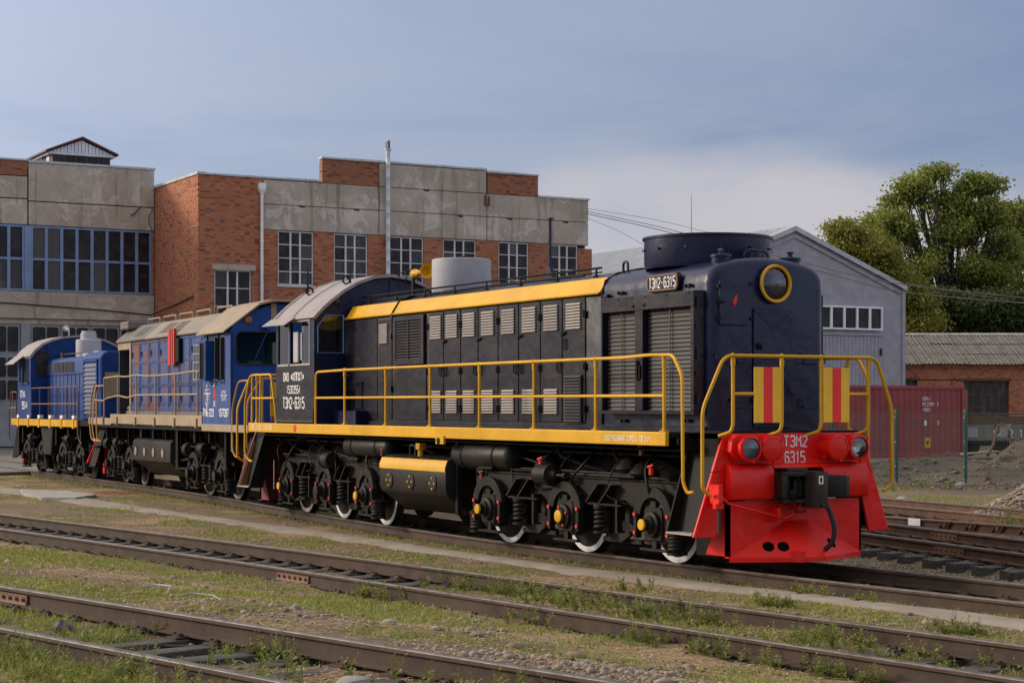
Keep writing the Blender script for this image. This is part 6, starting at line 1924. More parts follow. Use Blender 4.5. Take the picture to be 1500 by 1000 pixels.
    for x, z, c in ((-4.68, 1.22, 'maroon'), (-2.72, 1.20, 'red_flat'), (0.13, 1.17, 'red_flat'), (-0.1, 1.42, 'maroon'), (-8.05, 1.22, 'maroon'), (-4.5, 0.95, 'maroon')):
        b(MB().cyl((x, -1.28, z), (x, -1.28, z + 0.09), 0.035, n=8).bar((x - 0.06, -1.3, z + 0.1), (x + 0.07, -1.3, z + 0.13), 0.02, 0.025), 'valve', c, smooth=20)
    for x, z in ((-2.9, 1.17), (-0.75, 1.18), (-0.4, 1.13), (-11.9, 1.45), (-10.2, 1.5)):
        b(MB().lathe([(0.001, 0), (0.16, 0.0), (0.2, 0.04), (0.19, 0.06), (0.1, 0.16), (0.001, 0.2)], (x, -1.05, z), (0, 0, 1), 18), 'side_bearer', 'bogie_black', smooth=30)
    for bc in (-2.1, -10.7):
        q2 = random.Random(int(bc * 10))
        hs_ = MB()
        for k in range(7):
            x = bc - 2.2 + k * 0.7 + q2.uniform(-0.2, 0.2)
            hs_.tube(roundpath([(x, -1.0, 1.45), (x + q2.uniform(-.1, .1), -1.22, 1.25), (x + q2.uniform(-.3, .3), -1.27, 0.95 + q2.uniform(-.1, .15)), (x + q2.uniform(-.35, .35), -1.18, 0.78 + q2.uniform(-.1, .2))], 0.15, 4), q2.choice([0.010, 0.014, 0.02]), 6)
        for k in range(5):
            x = bc - 2.0 + k * 0.9
            hs_.bar((x, -0.95, 0.3 + q2.uniform(-.08, .1)), (x + q2.uniform(0.4, 0.8), -0.95, 0.32 + q2.uniform(-.1, .12)), 0.04, 0.05)
        hs_.each('brake_rigging', 'bogie_black', root, smooth=60)
    b(MB().box(-9.35, -8.35, -0.9, 0.9, 0.55, 1.05).box(-4.9, -4.4, -0.9, 0.9, 0.6, 1.2), 'equipment_box', 'black', smooth=0, bev=0.02)
    b(MB().box(0.72, 1.2, -1.0, -0.7, 0.16, 0.42).box(0.9, 1.4, -0.95, -0.85, 0.3, 0.9), 'sander', 'black', smooth=0, bev=0.02)
    m = MB()
    for k in range(12):
        m.tube([(-12.62 + 0.004 * (k % 2), -1.42, 1.0 - k * 0.045 + 0.018 * math.sin(q * PI / 3)) if False else (-12.62 + 0.012 * math.cos(q * PI / 3), -1.42 + 0.006 * math.sin(q * PI / 3) * (k % 2), 1.0 - k * 0.045 + 0.024 * math.sin(q * PI / 3)) for q in range(6)], 0.005, 4, closed=True)
    b(m, 'safety_chain', 'steel_grey')


loco_one()


# ------------------------------------------------------------------ second locomotive (faded blue, tan trim)
def loco_two():
    root = empty('diesel_locomotive', (-22.0, 0.92, 0), -0.055)
    tag(root, 'faded blue locomotive with tan trim and rust patches, middle of the three', 'locomotive')
    b = lambda mb, n, m, par=None, **k: mb.build(n, m, par or root, **k)
    b(MB().box(-7.3, 7.0, -1.46, 1.46, 1.5, 1.62).box(-7.2, 6.9, -0.5, 0.5, 1.05, 1.5), 'underframe', 'black', smooth=0)
    for s in (-1, 1):
        b(MB().box(-4.80, 3.62, s * 1.46, s * 1.52, 1.60, 1.85).box(-4.80, 3.62, s * 1.30, s * 1.46, 1.80, 1.85), 'side_sill', 'tan', smooth=0, bev=0.008)
        b(MB().box(-7.35, -4.82, s * 1.46, s * 1.51, 1.56, 1.74).box(-7.35, -4.82, s * 1.2, s * 1.46, 1.62, 1.74), 'rear_sill', 'tan', smooth=0, bev=0.008)
        b(MB().box(3.64, 6.95, s * 1.46, s * 1.53, 1.51, 1.665), 'front_sill', 'tan', smooth=0, bev=0.008)
    b(MB().box(-4.8, 3.62, -1.3, 1.3, 1.62, 1.78).box(5.7, 6.95, -1.46, 1.46, 1.62, 1.66), 'deck', 'black', smooth=0)
    # engine hood
    Y = -1.0
    b(MB().box(-4.62, 3.62, Y, 1.0, 1.78, 3.78), 'engine_hood', 'blue_rusty', smooth=0)
    b(MB().box(-4.62, 3.6, Y - 0.03, Y, 1.80, 1.93), 'kick_plate', 'soot_roof', smooth=0)
    n = 7
    x = -4.55
    for i in range(n):
        x0, x1 = x + 0.015, x + 0.93 - 0.015
        d = b(MB().box(x0, x1, Y - 0.022, Y, 1.95, 3.72), 'side_door', 'blue_rusty', smooth=0, bev=0.006)
        m = MB()
        for z0, z1 in ((2.02, 2.55), (2.62, 3.15), (3.22, 3.66)):
            po = rrect(x0 + 0.07, x1 - 0.07, z0, z1, 0.05, 2)
            m.tube([(q[0], Y - 0.024, q[1]) for q in po], 0.012, 4, closed=True)
        m.each('pressed_rib', 'blue_rusty', d)
        m = MB()
        for z in (2.25, 3.40):
            hx = x0 + 0.12
            m.tube([(hx, Y - 0.035, z + 0.08), (hx + 0.08, Y - 0.04, z + 0.05), (hx + 0.08, Y - 0.04, z - 0.05), (hx, Y - 0.035, z - 0.08), (hx - 0.06, Y - 0.035, z)], 0.012, 5, closed=True)
        m.each('handle', 'blue_faded', d)
        x += 0.93
    # finned cooler column and cab entrance grille
    m = MB()
    for k in range(34):
        z = 1.98 + k * 0.05
        m.prism([(Y - 0.02, z), (Y - 0.07, z + 0.012), (Y - 0.07, z + 0.026), (Y - 0.02, z + 0.03)], 'x', 2.08, 2.42)
    b(m, 'cooler_fins', 'tan', smooth=0)
    b(MB().box(2.02, 2.08, Y - 0.08, Y, 1.93, 3.72).box(2.42, 2.48, Y - 0.08, Y, 1.93, 3.72), 'cooler_post', 'blue_faded', smooth=0)
    gl = b(MB().box(2.9, 3.6, -1.49, -1.44, 2.64, 3.42), 'side_screen', 'interior_dark', smooth=0)
    m = MB()
    for k in range(4):
        m.box(2.9 + k * 0.225, 2.925 + k * 0.225, -1.50, -1.49, 2.64, 3.42)
    for k in range(5):
        m.box(2.9, 3.6, -1.505, -1.495, 2.64 + k * 0.19, 2.66 + k * 0.19)
    b(m, 'screen_bar', 'steel_grey', gl, smooth=0)
    # rear bay with its open doorway
    b(MB().box(-6.0, -5.92, -1.0, 1.0, 1.7, 3.6).box(-6.0, -4.63, 0.9, 1.0, 1.7, 3.6), 'rear_wall', 'interior_dark', smooth=0)
    b(MB().box(-6.02, -4.62, -1.02, 1.02, 3.55, 3.80), 'bay_header', 'tan', smooth=0, bev=0.01)
    b(MB().box(-4.72, -4.60, -1.03, -0.99, 1.78, 3.8), 'door_jamb', 'tan', smooth=0)
    b(MB().box(-5.9, -4.9, -0.85, -0.4, 1.75, 1.95).box(-5.6, -5.0, -0.9, -0.5, 1.95, 2.05), 'rag_bundle', 'wood_old', smooth=20, bev=0.05)
    # cambered roof with grilles and grab rails
    rp = [(-1.08, 3.74), (-1.08, 3.80), (-0.62, 4.20), (0.62, 4.20), (1.08, 3.80), (1.08, 3.74)]
    b(MB().prism(rp, 'x', -3.0, 3.64), 'hood_roof', 'tan_roof', smooth=0, bev=0.015)
    b(MB().prism([(p[0], p[1] + 0.002) for p in rp], 'x', -6.0, -3.01), 'hood_roof', 'soot_roof', smooth=0, bev=0.015)
    b(MB().box(-6.06, -5.2, -0.95, 0.95, 4.10, 4.32), 'rear_cowl', 'soot_roof', smooth=0, bev=0.03)
    for x0, x1 in ((-4.4, -3.4), (-1.9, -1.0), (-0.8, 0.1), (2.4, 3.2)):
        m = MB()
        for r_ in range(5):
            for c_ in range(7):
                t = 0.18 + r_ * 0.13
                q = x0 + (x1 - x0) * c_ / 7
                yy = -1.08 + 0.46 * t; zz = 3.80 + 0.40 * t
                nx = Vector((0, -0.66, 0.75)) * 0.006
                a = Vector((q, yy, zz)) + nx; w = (x1 - x0) / 7 * 0.6
                m.add([a, a + Vector((w, 0, 0)), a + Vector((w, 0.036, 0.031)), a + Vector((0, 0.036, 0.031))], [(0, 1, 2, 3)])
        b(m, 'roof_grille', 'interior_dark', smooth=0)
    for x0 in (-4.6, -3.1, -1.6, -0.1, 1.6):
        b(MB().tube(roundpath([(x0, -0.55, 4.2), (x0, -0.55, 4.34), (x0 + 1.15, -0.55, 4.34), (x0 + 1.15, -0.55, 4.2)], 0.06), 0.022, 6), 'roof_grab_rail', 'tan')
    # red fire board and black box beside it
    b(MB().box(-0.55, 0.0, Y - 0.14, Y - 0.08, 3.05, 3.92).box(-0.38, -0.30, Y - 0.15, Y - 0.139, 3.05, 3.92, 1).box(-0.18, -0.12, Y - 0.15, Y - 0.139, 3.05, 3.92, 1), 'red_board', ['red_flat', 'maroon'], smooth=0)
    b(MB().box(0.02, 0.35, Y - 0.13, Y - 0.02, 3.1, 3.68), 'black_box', 'black', smooth=0, bev=0.02)
    # cab
    x0, x1 = 3.64, 5.71
    cp = [(-1.5, 3.60), (-1.46, 3.78), (-0.98, 4.10), (-0.62, 4.22), (0.0, 4.26), (0.62, 4.22), (0.98, 4.10), (1.46, 3.78), (1.5, 3.60)]
    b(MB().box(x0, x1, -1.5, -1.45, 1.66, 2.62).box(x0, x0 + 0.30, -1.5, -1.45, 2.62, 3.62).box(4.62, 4.80, -1.5, -1.45, 2.62, 3.62).box(5.28, x1, -1.5, -1.45, 2.62, 3.62), 'side_wall', 'blue_faded', smooth=0)
    b(MB().box(x0, x1, 1.45, 1.5, 1.66, 2.62).box(x0, x0 + 0.30, 1.45, 1.5, 2.62, 3.62).box(5.28, x1, 1.45, 1.5, 2.62, 3.62), 'side_wall', 'blue_fresh', smooth=0)
    fw = MB()
    wn = [(-1.40, -0.35), (0.35, 1.40)]
    fw.box(x1 - 0.06, x1, -1.5, 1.5, 1.66, 2.93)
    fw.prism([(-1.5, 3.64)] + [(p[0] * 0.99, p[1] - 0.02) for p in cp[1:-1]] + [(1.5, 3.64)], 'x', x1 - 0.06, x1)
    for a, c_ in ((-1.5, -1.40), (-0.35, 0.35), (1.40, 1.5)):
        fw.box(x1 - 0.06, x1, a, c_, 2.93, 3.64)
    for a, c_ in wn:
        for (ya, sy) in ((a, 1), (c_, -1)):
            for (za, sz) in ((2.93, 1), (3.64, -1)):
                fw.prism([(ya, za), (ya + sy * 0.13, za), (ya + sy * 0.04, za + sz * 0.04), (ya, za + sz * 0.13)], 'x', x1 - 0.059, x1 - 0.001)
    w = b(fw, 'front_wall', 'blue_fresh', smooth=0)
    for a, c_ in wn:
        b(MB().box(x1 - 0.035, x1 - 0.028, a, c_, 2.93, 3.64), 'pane', 'glass_clear', w, smooth=0)
        b(MB().tube([(x1 + 0.006, q[0], q[1]) for q in rrect(a + 0.01, c_ - 0.01, 2.94, 3.63, 0.13, 4)], 0.018, 5, closed=True), 'window_seal', 'rubber', w)
        b(MB().bar((x1 + 0.03, a + 0.72, 3.70), (x1 + 0.03, a + 0.42, 3.05), 0.015, 0.015), 'wiper', 'blue_fresh', w, smooth=0)
    b(MB().prism([(p[0], p[1]) for p in cp] + [(p[0] * 0.97, p[1] - 0.05) for p in reversed(cp)], 'x', x0, x1 - 0.06), 'cab_roof', 'blue_fresh', smooth=0)
    b(MB().add([(x0 - 0.05, -1.64, 3.64), (x1 - 0.05, -1.64, 3.64), (x1 + 0.16, -0.93, 4.215), (x0 - 0.05, -0.93, 4.215), (x0 - 0.05, -1.64, 3.61), (x1 - 0.05, -1.64, 3.61), (x1 + 0.16, -0.93, 4.175), (x0 - 0.05, -0.93, 4.175)], [(0, 1, 2, 3), (7, 6, 5, 4), (0, 4, 5, 1), (1, 5, 6, 2), (2, 6, 7, 3), (3, 7, 4, 0)]), 'roof_visor', 'tan', smooth=0)
    b(MB().prism([(-0.94, 4.18), (-0.6, 4.27), (0.6, 4.27), (0.6, 4.32), (-0.62, 4.32), (-0.94, 4.225)], 'x', x0 - 0.05, x1 + 0.18), 'roof_trim', 'tan', smooth=0)
    b(MB().box(x1, x1 + 0.02, -0.62, -0.5, 3.78, 4.24), 'trim_strip', 'tan', smooth=0)
    b(MB().lathe([(0.001, 0), (0.085, 0), (0.085, 0.04), (0.06, 0.06), (0.001, 0.065)], (x1, -1.12, 3.88), (1, 0, 0), 16), 'marker_lamp', 'amber')
    b(MB().box(x1, x1 + 0.10, -0.83, -0.70, 3.70, 3.78), 'wiper_motor', 'blue_fresh', smooth=0)
    b(MB().box(x0 + 0.02, x1 - 0.07, -1.44, 1.44, 1.66, 1.70).box(x0, x0 + 0.05, -1.40, 1.40, 1.66, 3.70), 'cab_lining', 'teal', smooth=0)
    b(MB().box(5.1, 5.6, -1.3, 1.3, 1.7, 2.86), 'control_desk', 'teal', smooth=0, bev=0.03)
    b(MB().box(5.3, 5.5, -1.05, -0.75, 2.87, 3.02), 'white_box', 'white_mark', smooth=0, bev=0.01)
    b(MB().ball((5.4, -0.52, 2.93), 0.08, 10).ball((5.38, -0.38, 2.92), 0.06, 10), 'soft_toy', 'red_flat')
    # side windows: glazed, one with a protruding wind deflector and mirror
    b(MB().box(3.95, 4.62, -1.478, -1.47, 2.62, 3.60), 'side_pane', 'glass_sky', smooth=0)
    b(MB().box(4.80, 5.28, -1.478, -1.47, 2.62, 3.60), 'side_pane', 'glass_sky', smooth=0)
    b(MB().box(4.12, 4.145, -1.72, -1.5, 2.60, 3.46).box(4.12, 4.60, -1.73, -1.70, 2.60, 2.64).box(4.12, 4.60, -1.73, -1.70, 3.42, 3.46).box(4.575, 4.60, -1.72, -1.5, 2.60, 3.46), 'wind_deflector', 'blue_fresh', smooth=0)
    b(MB().box(4.16, 4.56, -1.715, -1.705, 2.64, 3.42), 'deflector_glass', 'glass_clear', smooth=0)
    b(MB().box(4.86, 4.885, -1.60, -1.5, 2.62, 3.52).box(5.215, 5.24, -1.58, -1.5, 2.62, 3.52).box(4.86, 5.24, -1.63, -1.60, 2.60, 2.63), 'window_bracket', 'cable_black', smooth=0)
    # lettering and badges on the cab side
    lettering('ТГМ6-2223', (3.68, -1.5, 1.84), (1, 0, 0), (0, 0, 1), 0.80, 0.15, 'lettering', 'white_mark', None or root, stroke=1.25)
    lettering('1577267', (4.86, -1.5, 1.84), (1, 0, 0), (0, 0, 1), 0.68, 0.15, 'lettering', 'white_mark', root, stroke=1.25)
    for k, t in enumerate(('КППЖТ', 'КРАСНОДАР', 'ДЕПО')):
        lettering(t, (5.0 + (0 if k == 1 else 0.06), -1.5, 2.33 - k * 0.075), (1, 0, 0), (0, 0, 1), 0.44 if k == 1 else 0.32, 0.05, 'lettering', 'white_mark', root, stroke=1.2)
    sh = [(3.88, 2.42), (4.16, 2.42), (4.16, 2.15), (4.02, 1.99), (3.88, 2.15)]
    b(MB().tube([(q[0], -1.503, q[1]) for q in sh], 0.014, 4, closed=True).tube([(4.02, -1.503, 2.08), (4.02, -1.503, 2.44)], 0.016, 4).tube([(3.78, -1.503, 2.33), (4.26, -1.503, 2.33)], 0.012, 4).tube([(4.02 + 0.07 * math.cos(q), -1.503, 2.25 + 0.07 * math.sin(q)) for q in np.linspace(0, 6, 10)], 0.01, 4).ball((4.02, -1.503, 2.49), 0.035, 8), 'white_badge', 'white_mark')
    b(MB().prism([(4.50, 2.42), (4.62, 2.42), (4.62, 2.27), (4.56, 2.18), (4.50, 2.27)], 'y', -1.506, -1.5), 'badge_shield', 'red_flat', smooth=0)
    b(MB().tube([(4.49, -1.504, 2.05), (4.63, -1.504, 2.17)], 0.014, 4).tube([(4.63, -1.504, 2.05), (4.49, -1.504, 2.17)], 0.014, 4).ball((4.56, -1.504, 2.49), 0.04, 8).ball((4.56, -1.504, 2.55), 0.025, 8), 'badge_arms', 'white_mark')
    # side railing, slightly bent
    r = 0.022
    px = [-5.55, -4.05, -2.15, -0.32, 1.43, 3.25]
    rl = MB().tube([(-5.6, -1.5, 2.72), (-5.5, -1.5, 2.80), (-4.05, -1.5, 2.83), (-3.2, -1.52, 2.80), (-2.15, -1.5, 2.83), (-1.1, -1.5, 2.79), (-0.32, -1.5, 2.79), (1.43, -1.5, 2.80), (2.6, -1.49, 2.83), (3.15, -1.5, 2.84), (3.25, -1.5, 2.78)], r, 7)
    rl.tube([(-6.6, -1.5, 2.22), (-5.6, -1.5, 2.20), (-5.3, -1.5, 2.26), (-4.05, -1.5, 2.33), (-3.1, -1.5, 2.27), (-2.15, -1.5, 2.33), (3.25, -1.5, 2.32)], r, 7)
    rl.tube(roundpath([(-5.55, -1.5, 2.60), (-6.55, -1.5, 2.60), (-6.75, -1.5, 1.75)], 0.08), r, 7)
    sr = b(rl, 'side_railing', 'tan', smooth=60)
    for x in px:
        b(MB().cyl((x, -1.5, 1.66), (x, -1.5, 2.82), r, n=7).box(x - 0.05, x + 0.05, -1.56, -1.5, 1.58, 1.78), 'post', 'tan', sr, smooth=40)
    for x, dx in ((-6.75, -0.25), (-7.05, -0.28), (-6.4, 0.15)):
        b(MB().tube(roundpath([(x + 0.35, -1.5, 2.62), (x, -1.5, 2.3), (x + dx * 0.3, -1.52, 1.5), (x + 0.05, -1.5, 1.15), (x + 0.3, -1.45, 1.1)], 0.1), r, 7), 'step_handrail', 'yellow_old')
    # front platform railing and striped board
    for s in (-1, 1):
        b(MB().tube(roundpath([(5.85, s * 1.5, 1.66), (5.9, s * 1.52, 1.15), (6.02, s * 1.5, 1.0), (6.15, s * 1.45, 1.0)], 0.08), r, 7).tube(roundpath([(6.75, s * 1.40, 2.58), (6.3, s * 1.52, 2.58), (5.88, s * 1.52, 2.02), (5.86, s * 1.52, 1.6), (5.86, s * 1.52, 1.1)], 0.15), r, 7).tube(roundpath([(6.85, s * 1.2, 2.62), (6.85, s * 1.5, 2.2), (6.85, s * 1.52, 1.2), (6.85, s * 1.3, 1.0)], 0.15), r, 7), 'front_handrail', 'yellow_old')
    er = b(MB().tube([(6.9, -1.3, 2.62), (6.9, 1.3, 2.62)], r, 7).tube([(6.9, -1.2, 2.62), (6.9, -1.2, 1.66)], r, 7).tube([(6.9, 1.2, 2.62), (6.9, 1.2, 1.66)], r, 7), 'front_railing', 'yellow_old')
    b(MB().box(6.86, 6.88, -1.0, -0.45, 1.75, 2.52).box(6.855, 6.86, -0.78, -0.66, 1.75, 2.52, 1).box(6.855, 6.86, -0.60, -0.55, 1.8, 2.5, 2), 'striped_board', ['container_red', 'red', 'white_mark'], er, smooth=0)
    # rear pilot with red wings
    for s in (-1, 1):
        b(MB().prism([(s * 1.05, 1.6), (s * 1.10, 1.6), (s * 1.55, 0.5), (s * 1.2, 0.5), (s * 0.95, 1.2)], 'x', -7.42, -7.36), 'wing_plate', 'red', smooth=0)
        b(MB().add([(-7.3, s * 1.2, 1.5), (-6.6, s * 1.2, 1.5), (-6.6, s * 1.5, 0.42), (-7.3, s * 1.5, 0.42)], [(0, 1, 2, 3)]).box(-7.3, -6.6, s * 1.52, s * 1.2, 0.40, 0.43).box(-7.3, -6.6, s * 1.45, s * 1.2, 0.95, 0.98), 'step_box', 'black', smooth=0)
        b(MB().add([(6.2, s * 1.2, 1.5), (6.8, s * 1.2, 1.5), (6.8, s * 1.5, 0.42), (6.2, s * 1.5, 0.42)], [(0, 1, 2, 3)]).box(6.2, 6.8, s * 1.54, s * 1.2, 0.40, 0.43), 'step_box', 'black', smooth=0)
    b(MB().box(-7.4, -7.2, -1.1, 1.1, 0.2, 1.5), 'rear_plate', 'red', smooth=0, bev=0.01)
    b(MB().box(6.9, 7.0, -1.3, 1.3, 0.9, 1.6), 'buffer_beam', 'maroon', smooth=0, bev=0.01)
    for e, s in ((-7.4, -1), (6.95, 1)):
        b(MB().box(min(e, e + s * 0.55), max(e, e + s * 0.55), -0.2, 0.25, 0.85, 1.2), 'coupler', 'black', smooth=0, bev=0.03)
    bogie(root, 0, 1, None, 'bogie_black', rim='tan_roof', axles=(-1.0, 1.0), loc=(-4.87, 0, 0), rot=-0.01, bolts=None)
    bogie(root, 0, -1, None, 'bogie_black', rim='tan_roof', axles=(-1.0, 1.0), loc=(3.0, 0, 0), rot=0.02, bolts=None)
    tp_ = [(-1.1, 1.26), (-1.32, 1.25), (-1.40, 1.18), (-1.41, 0.72), (-0.9, 0.36), (0.9, 0.36), (1.41, 0.72), (1.40, 1.18), (1.32, 1.25), (1.1, 1.26)]
    tk = b(MB().prism(tp_, 'x', -2.9, 0.62), 'fuel_tank', 'tank_black', smooth=32, bev=0.02, seg=2)
    for k in range(4):
        x = -2.55 + k * 0.85
        b(MB().lathe([(0.001, 0), (0.10, 0.0), (0.11, 0.01), (0.11, 0.016), (0.05, 0.022), (0.001, 0.022)], (x, -1.41, 0.93), (0, -1, 0), 18), 'tank_porthole', 'tan_roof', tk)
    m = MB()
    rr = random.Random(9)
    for k in range(10):
        x = -6.2 + k * 1.2
        m.box(x, x + rr.uniform(0.04, 0.2), -1.3, -1.1, 1.5 - rr.uniform(0.2, 0.7), 1.5)
        m.tube(roundpath([(x + 0.3, -1.25, 1.55), (x + 0.32, -1.2, 1.2), (x + 0.7, -1.1, 1.0)], 0.1), 0.025, 5)
    m.each('pipe', 'black', root, smooth=40)
    for x in (1.4, 2.6, -6.0):
        b(MB().lathe([(0.001, 0), (0.16, 0), (0.17, 0.04), (0.17, 0.3), (0.001, 0.34)], (x, -1.2, 1.05), (1 if x > 0 else -1, 0, 0), 18), 'brake_cylinder', 'bogie_black')
    b(MB().box(0.9, 1.1, -1.35, -1.1, 0.62, 1.5).box(1.2, 1.26, -1.4, -1.34, 0.75, 1.5).bar((0.75, -1.3, 0.75), (1.9, -1.3, 0.85), 0.05, 0.05).bar((0.75, -1.3, 0.6), (1.9, -1.3, 0.62), 0.05, 0.05), 'hanger', 'black', smooth=0)


loco_two()


# ------------------------------------------------------------------ third locomotive (blue, far left)
def loco_three():
    root = empty('diesel_locomotive', (-38.0, 1.32, 0), 0.0)
    tag(root, 'blue locomotive with arched cab and yellow deck edge, farthest at left', 'locomotive')
    b = lambda mb, n, m, par=None, **k: mb.build(n, m, par or root, **k)
    b(MB().box(0, 8.7, -1.46, 1.46, 1.5, 1.66).box(0, 8.6, -0.5, 0.5, 1.0, 1.5), 'underframe', 'black', smooth=0)
    b(MB().box(0, 7.45, -1.52, -1.46, 1.46, 1.665), 'side_sill', 'yellow', smooth=0, bev=0.008)
    m = MB()
    for k in range(6):
        m.box(0.8 + k * 1.25, 0.95 + k * 1.25, -1.54, -1.46, 1.42, 1.70)
    m.each('sill_bracket', 'yellow', root, smooth=0)
    for k in range(6):
        b(MB().box(0.75 + k * 1.25, 1.0 + k * 1.25, -1.53, -1.42, 1.70, 1.79), 'post_base', 'white_rim', smooth=0)
    # cab
    x0, x1 = 0.75, 2.34
    cp = [(-1.55, 3.58), (-1.40, 3.78), (-1.17, 3.97), (-0.85, 4.11), (-0.5, 4.20), (0.0, 4.25)]
    full = cp + [(-p[0], p[1]) for p in reversed(cp[:-1])]
    inner = [(p[0] * 0.965, p[1] - 0.06) for p in full]
    b(MB().prism(full + list(reversed(inner)), 'x', x0 - 0.1, x1 + 0.06), 'cab_roof', 'roof_grey', smooth=30)
    b(MB().add([(x0 - 0.15, -1.53, 3.62), (1.65, -1.53, 3.62), (1.6, -1.85, 3.36), (x0 - 0.2, -1.85, 3.36), (x0 - 0.15, -1.53, 3.60), (1.65, -1.53, 3.60), (1.6, -1.85, 3.34), (x0 - 0.2, -1.85, 3.34)], [(0, 1, 2, 3), (7, 6, 5, 4), (0, 3, 7, 4), (1, 5, 6, 2), (2, 6, 7, 3)]), 'visor', 'roof_grey', smooth=0)
    b(MB().prism([(-1.5, 1.66), (-1.5, 3.6)] + [(p[0] * 0.96, p[1] - 0.05) for p in full[1:-1]] + [(1.5, 3.6), (1.5, 1.66)], 'x', x0, x1), 'cab_wall', 'blue_third', smooth=20)
    po = rrect(-1.36, -0.93, 2.98, 3.74, 0.14, 4)
    b(MB().prism(po, 'x', x1 + 0.001, x1 + 0.008), 'front_pane', 'glass_dark', smooth=0)
    b(MB().tube([(x1 + 0.01, q[0], q[1]) for q in po], 0.022, 5, closed=True), 'window_seal', 'rubber')
    b(MB().box(0.95, 1.45, -1.508, -1.5, 2.78, 3.5).box(1.55, 2.1, -1.508, -1.5, 2.78, 3.5), 'side_pane', 'glass_dark', smooth=0)
    b(MB().box(1.46, 1.54, -1.56, -1.5, 2.7, 3.52).box(0.9, 2.15, -1.54, -1.5, 2.72, 2.78), 'window_frame', 'blue_third', smooth=0)
    b(MB().lathe([(0.001, 0), (0.07, 0), (0.07, 0.05), (0.001, 0.06)], (x1, -0.95, 3.88), (1, 0, 0), 12), 'marker_lamp', 'blue_third')
    lettering('ТГМ4', (1.05, -1.5, 2.32), (1, 0, 0), (0, 0, 1), 0.62, 0.2, 'lettering', 'white_mark', root, stroke=1.3)
    lettering('5514', (1.3, -1.5, 1.98), (1, 0, 0), (0, 0, 1), 0.62, 0.2, 'lettering', 'white_mark', root, stroke=1.3)
    # hood
    hp = [(-1.0, 1.66), (-1.0, 3.35), (-0.96, 3.44), (-0.85, 3.50), (0.85, 3.50), (0.96, 3.44), (1.0, 3.35), (1.0, 1.66)]
    b(MB().prism(hp, 'x', 2.34, 6.42), 'engine_hood', 'blue_third', smooth=25)
    m = MB()
    for k in range(9):
        x = 2.55 + k * 0.42
        m.box(x, x + 0.015, -1.012, -1.0, 1.7, 3.0)
    m.box(2.4, 6.4, -1.03, -1.0, 2.98, 3.02)
    m.each('door_seam', 'blue_third', root, smooth=0)
    for (a, c_, k0) in ((3.2, 4.3, 8), (4.35, 5.4, 8), (2.5, 2.9, 3)):
        m = MB()
        for k in range(k0):
            x = a + (c_ - a) * k / k0
            m.box(x, x + (c_ - a) / k0 * 0.55, -1.02, -1.0, 3.06, 3.36)
        b(m, 'hood_grille', 'interior_dark', smooth=0)
    fp_ = [(-1.06, 1.66), (-1.06, 3.40), (-1.0, 3.52), (-0.85, 3.60), (0.85, 3.60), (1.0, 3.52), (1.06, 3.40), (1.06, 1.66)]
    b(MB().prism(fp_, 'x', 6.43, 8.25), 'radiator_hood', 'blue_third', smooth=25, bev=0.04)
    fr = b(MB().box(6.6, 6.68, -1.10, -1.06, 1.8, 3.3).box(7.9, 7.98, -1.10, -1.06, 1.8, 3.3).box(6.6, 7.98, -1.11, -1.06, 3.3, 3.36), 'shutter_frame', 'blue_third', smooth=0)
    for k in range(12):
        MB().prism([(-1.065, 1.84 + k * 0.12), (-1.11, 1.84 + k * 0.12), (-1.065, 1.94 + k * 0.12)], 'x', 6.69, 7.89).build('shutter_slat', 'slat_blue', fr, smooth=0)
    b(MB().box(8.26, 8.30, -0.95, -0.35, 2.3, 3.0), 'front_panel', 'tan', smooth=0)
    b(MB().lathe([(0.38, 0), (0.38, 0.58), (0.34, 0.60), (0.24, 0.61), (0.24, 0.78), (0.21, 0.79), (0.21, 0.86), (0.001, 0.86)], (3.35, 0, 3.48), (0, 0, 1), 32), 'exhaust_drum', 'stack_grey', smooth=35)
    b(MB().box(4.4, 6.0, -0.5, 0.5, 3.50, 3.66), 'roof_hatch', 'stack_grey', smooth=0, bev=0.04)
    b(MB().tube([(2.4, -0.7, 3.62), (6.2, -0.7, 3.62)], 0.018, 5).box(2.5, 2.9, -0.7, -0.3, 3.5, 3.6).box(3.0, 3.15, -0.75, -0.6, 3.5, 3.68), 'roof_fitting', 'cable_black', smooth=20)
    b(MB().lathe([(0.03, 0), (0.04, 0.2), (0.10, 0.32), (0.11, 0.33)], (1.9, -0.2, 4.42), (-1, 0, 0.2), 12).cyl((1.9, -0.2, 4.2), (1.9, -0.2, 4.45), 0.03, n=6), 'horn', 'steel_grey', smooth=40)
    # railing
    r = 0.02
    rl = b(MB().tube(roundpath([(2.42, -1.5, 1.75), (2.42, -1.5, 2.60), (7.35, -1.5, 2.60), (7.52, -1.5, 2.45), (7.52, -1.5, 1.2), (7.7, -1.45, 1.0)], 0.08), r, 6).tube([(2.42, -1.5, 2.12), (7.5, -1.5, 2.12)], r, 6), 'side_railing', 'rail_rusty', smooth=60)
    for x in (3.4, 4.4, 5.4, 6.35, 7.2):
        b(MB().cyl((x, -1.5, 1.7), (x, -1.5, 2.6), r, n=6), 'post', 'rail_rusty', rl)
    b(MB().tube(roundpath([(0.6, -1.5, 1.6), (0.6, -1.5, 2.5), (-0.1, -1.5, 2.5), (-0.35, -1.5, 1.8), (-0.35, -1.5, 1.0), (-0.15, -1.45, 0.85)], 0.1), r, 6).tube([(0.6, -1.5, 2.0), (-0.2, -1.5, 2.0)], r, 6).tube([(0.1, -1.5, 1.6), (0.1, -1.5, 2.5)], r, 6), 'rear_railing', 'rail_rusty', smooth=60)
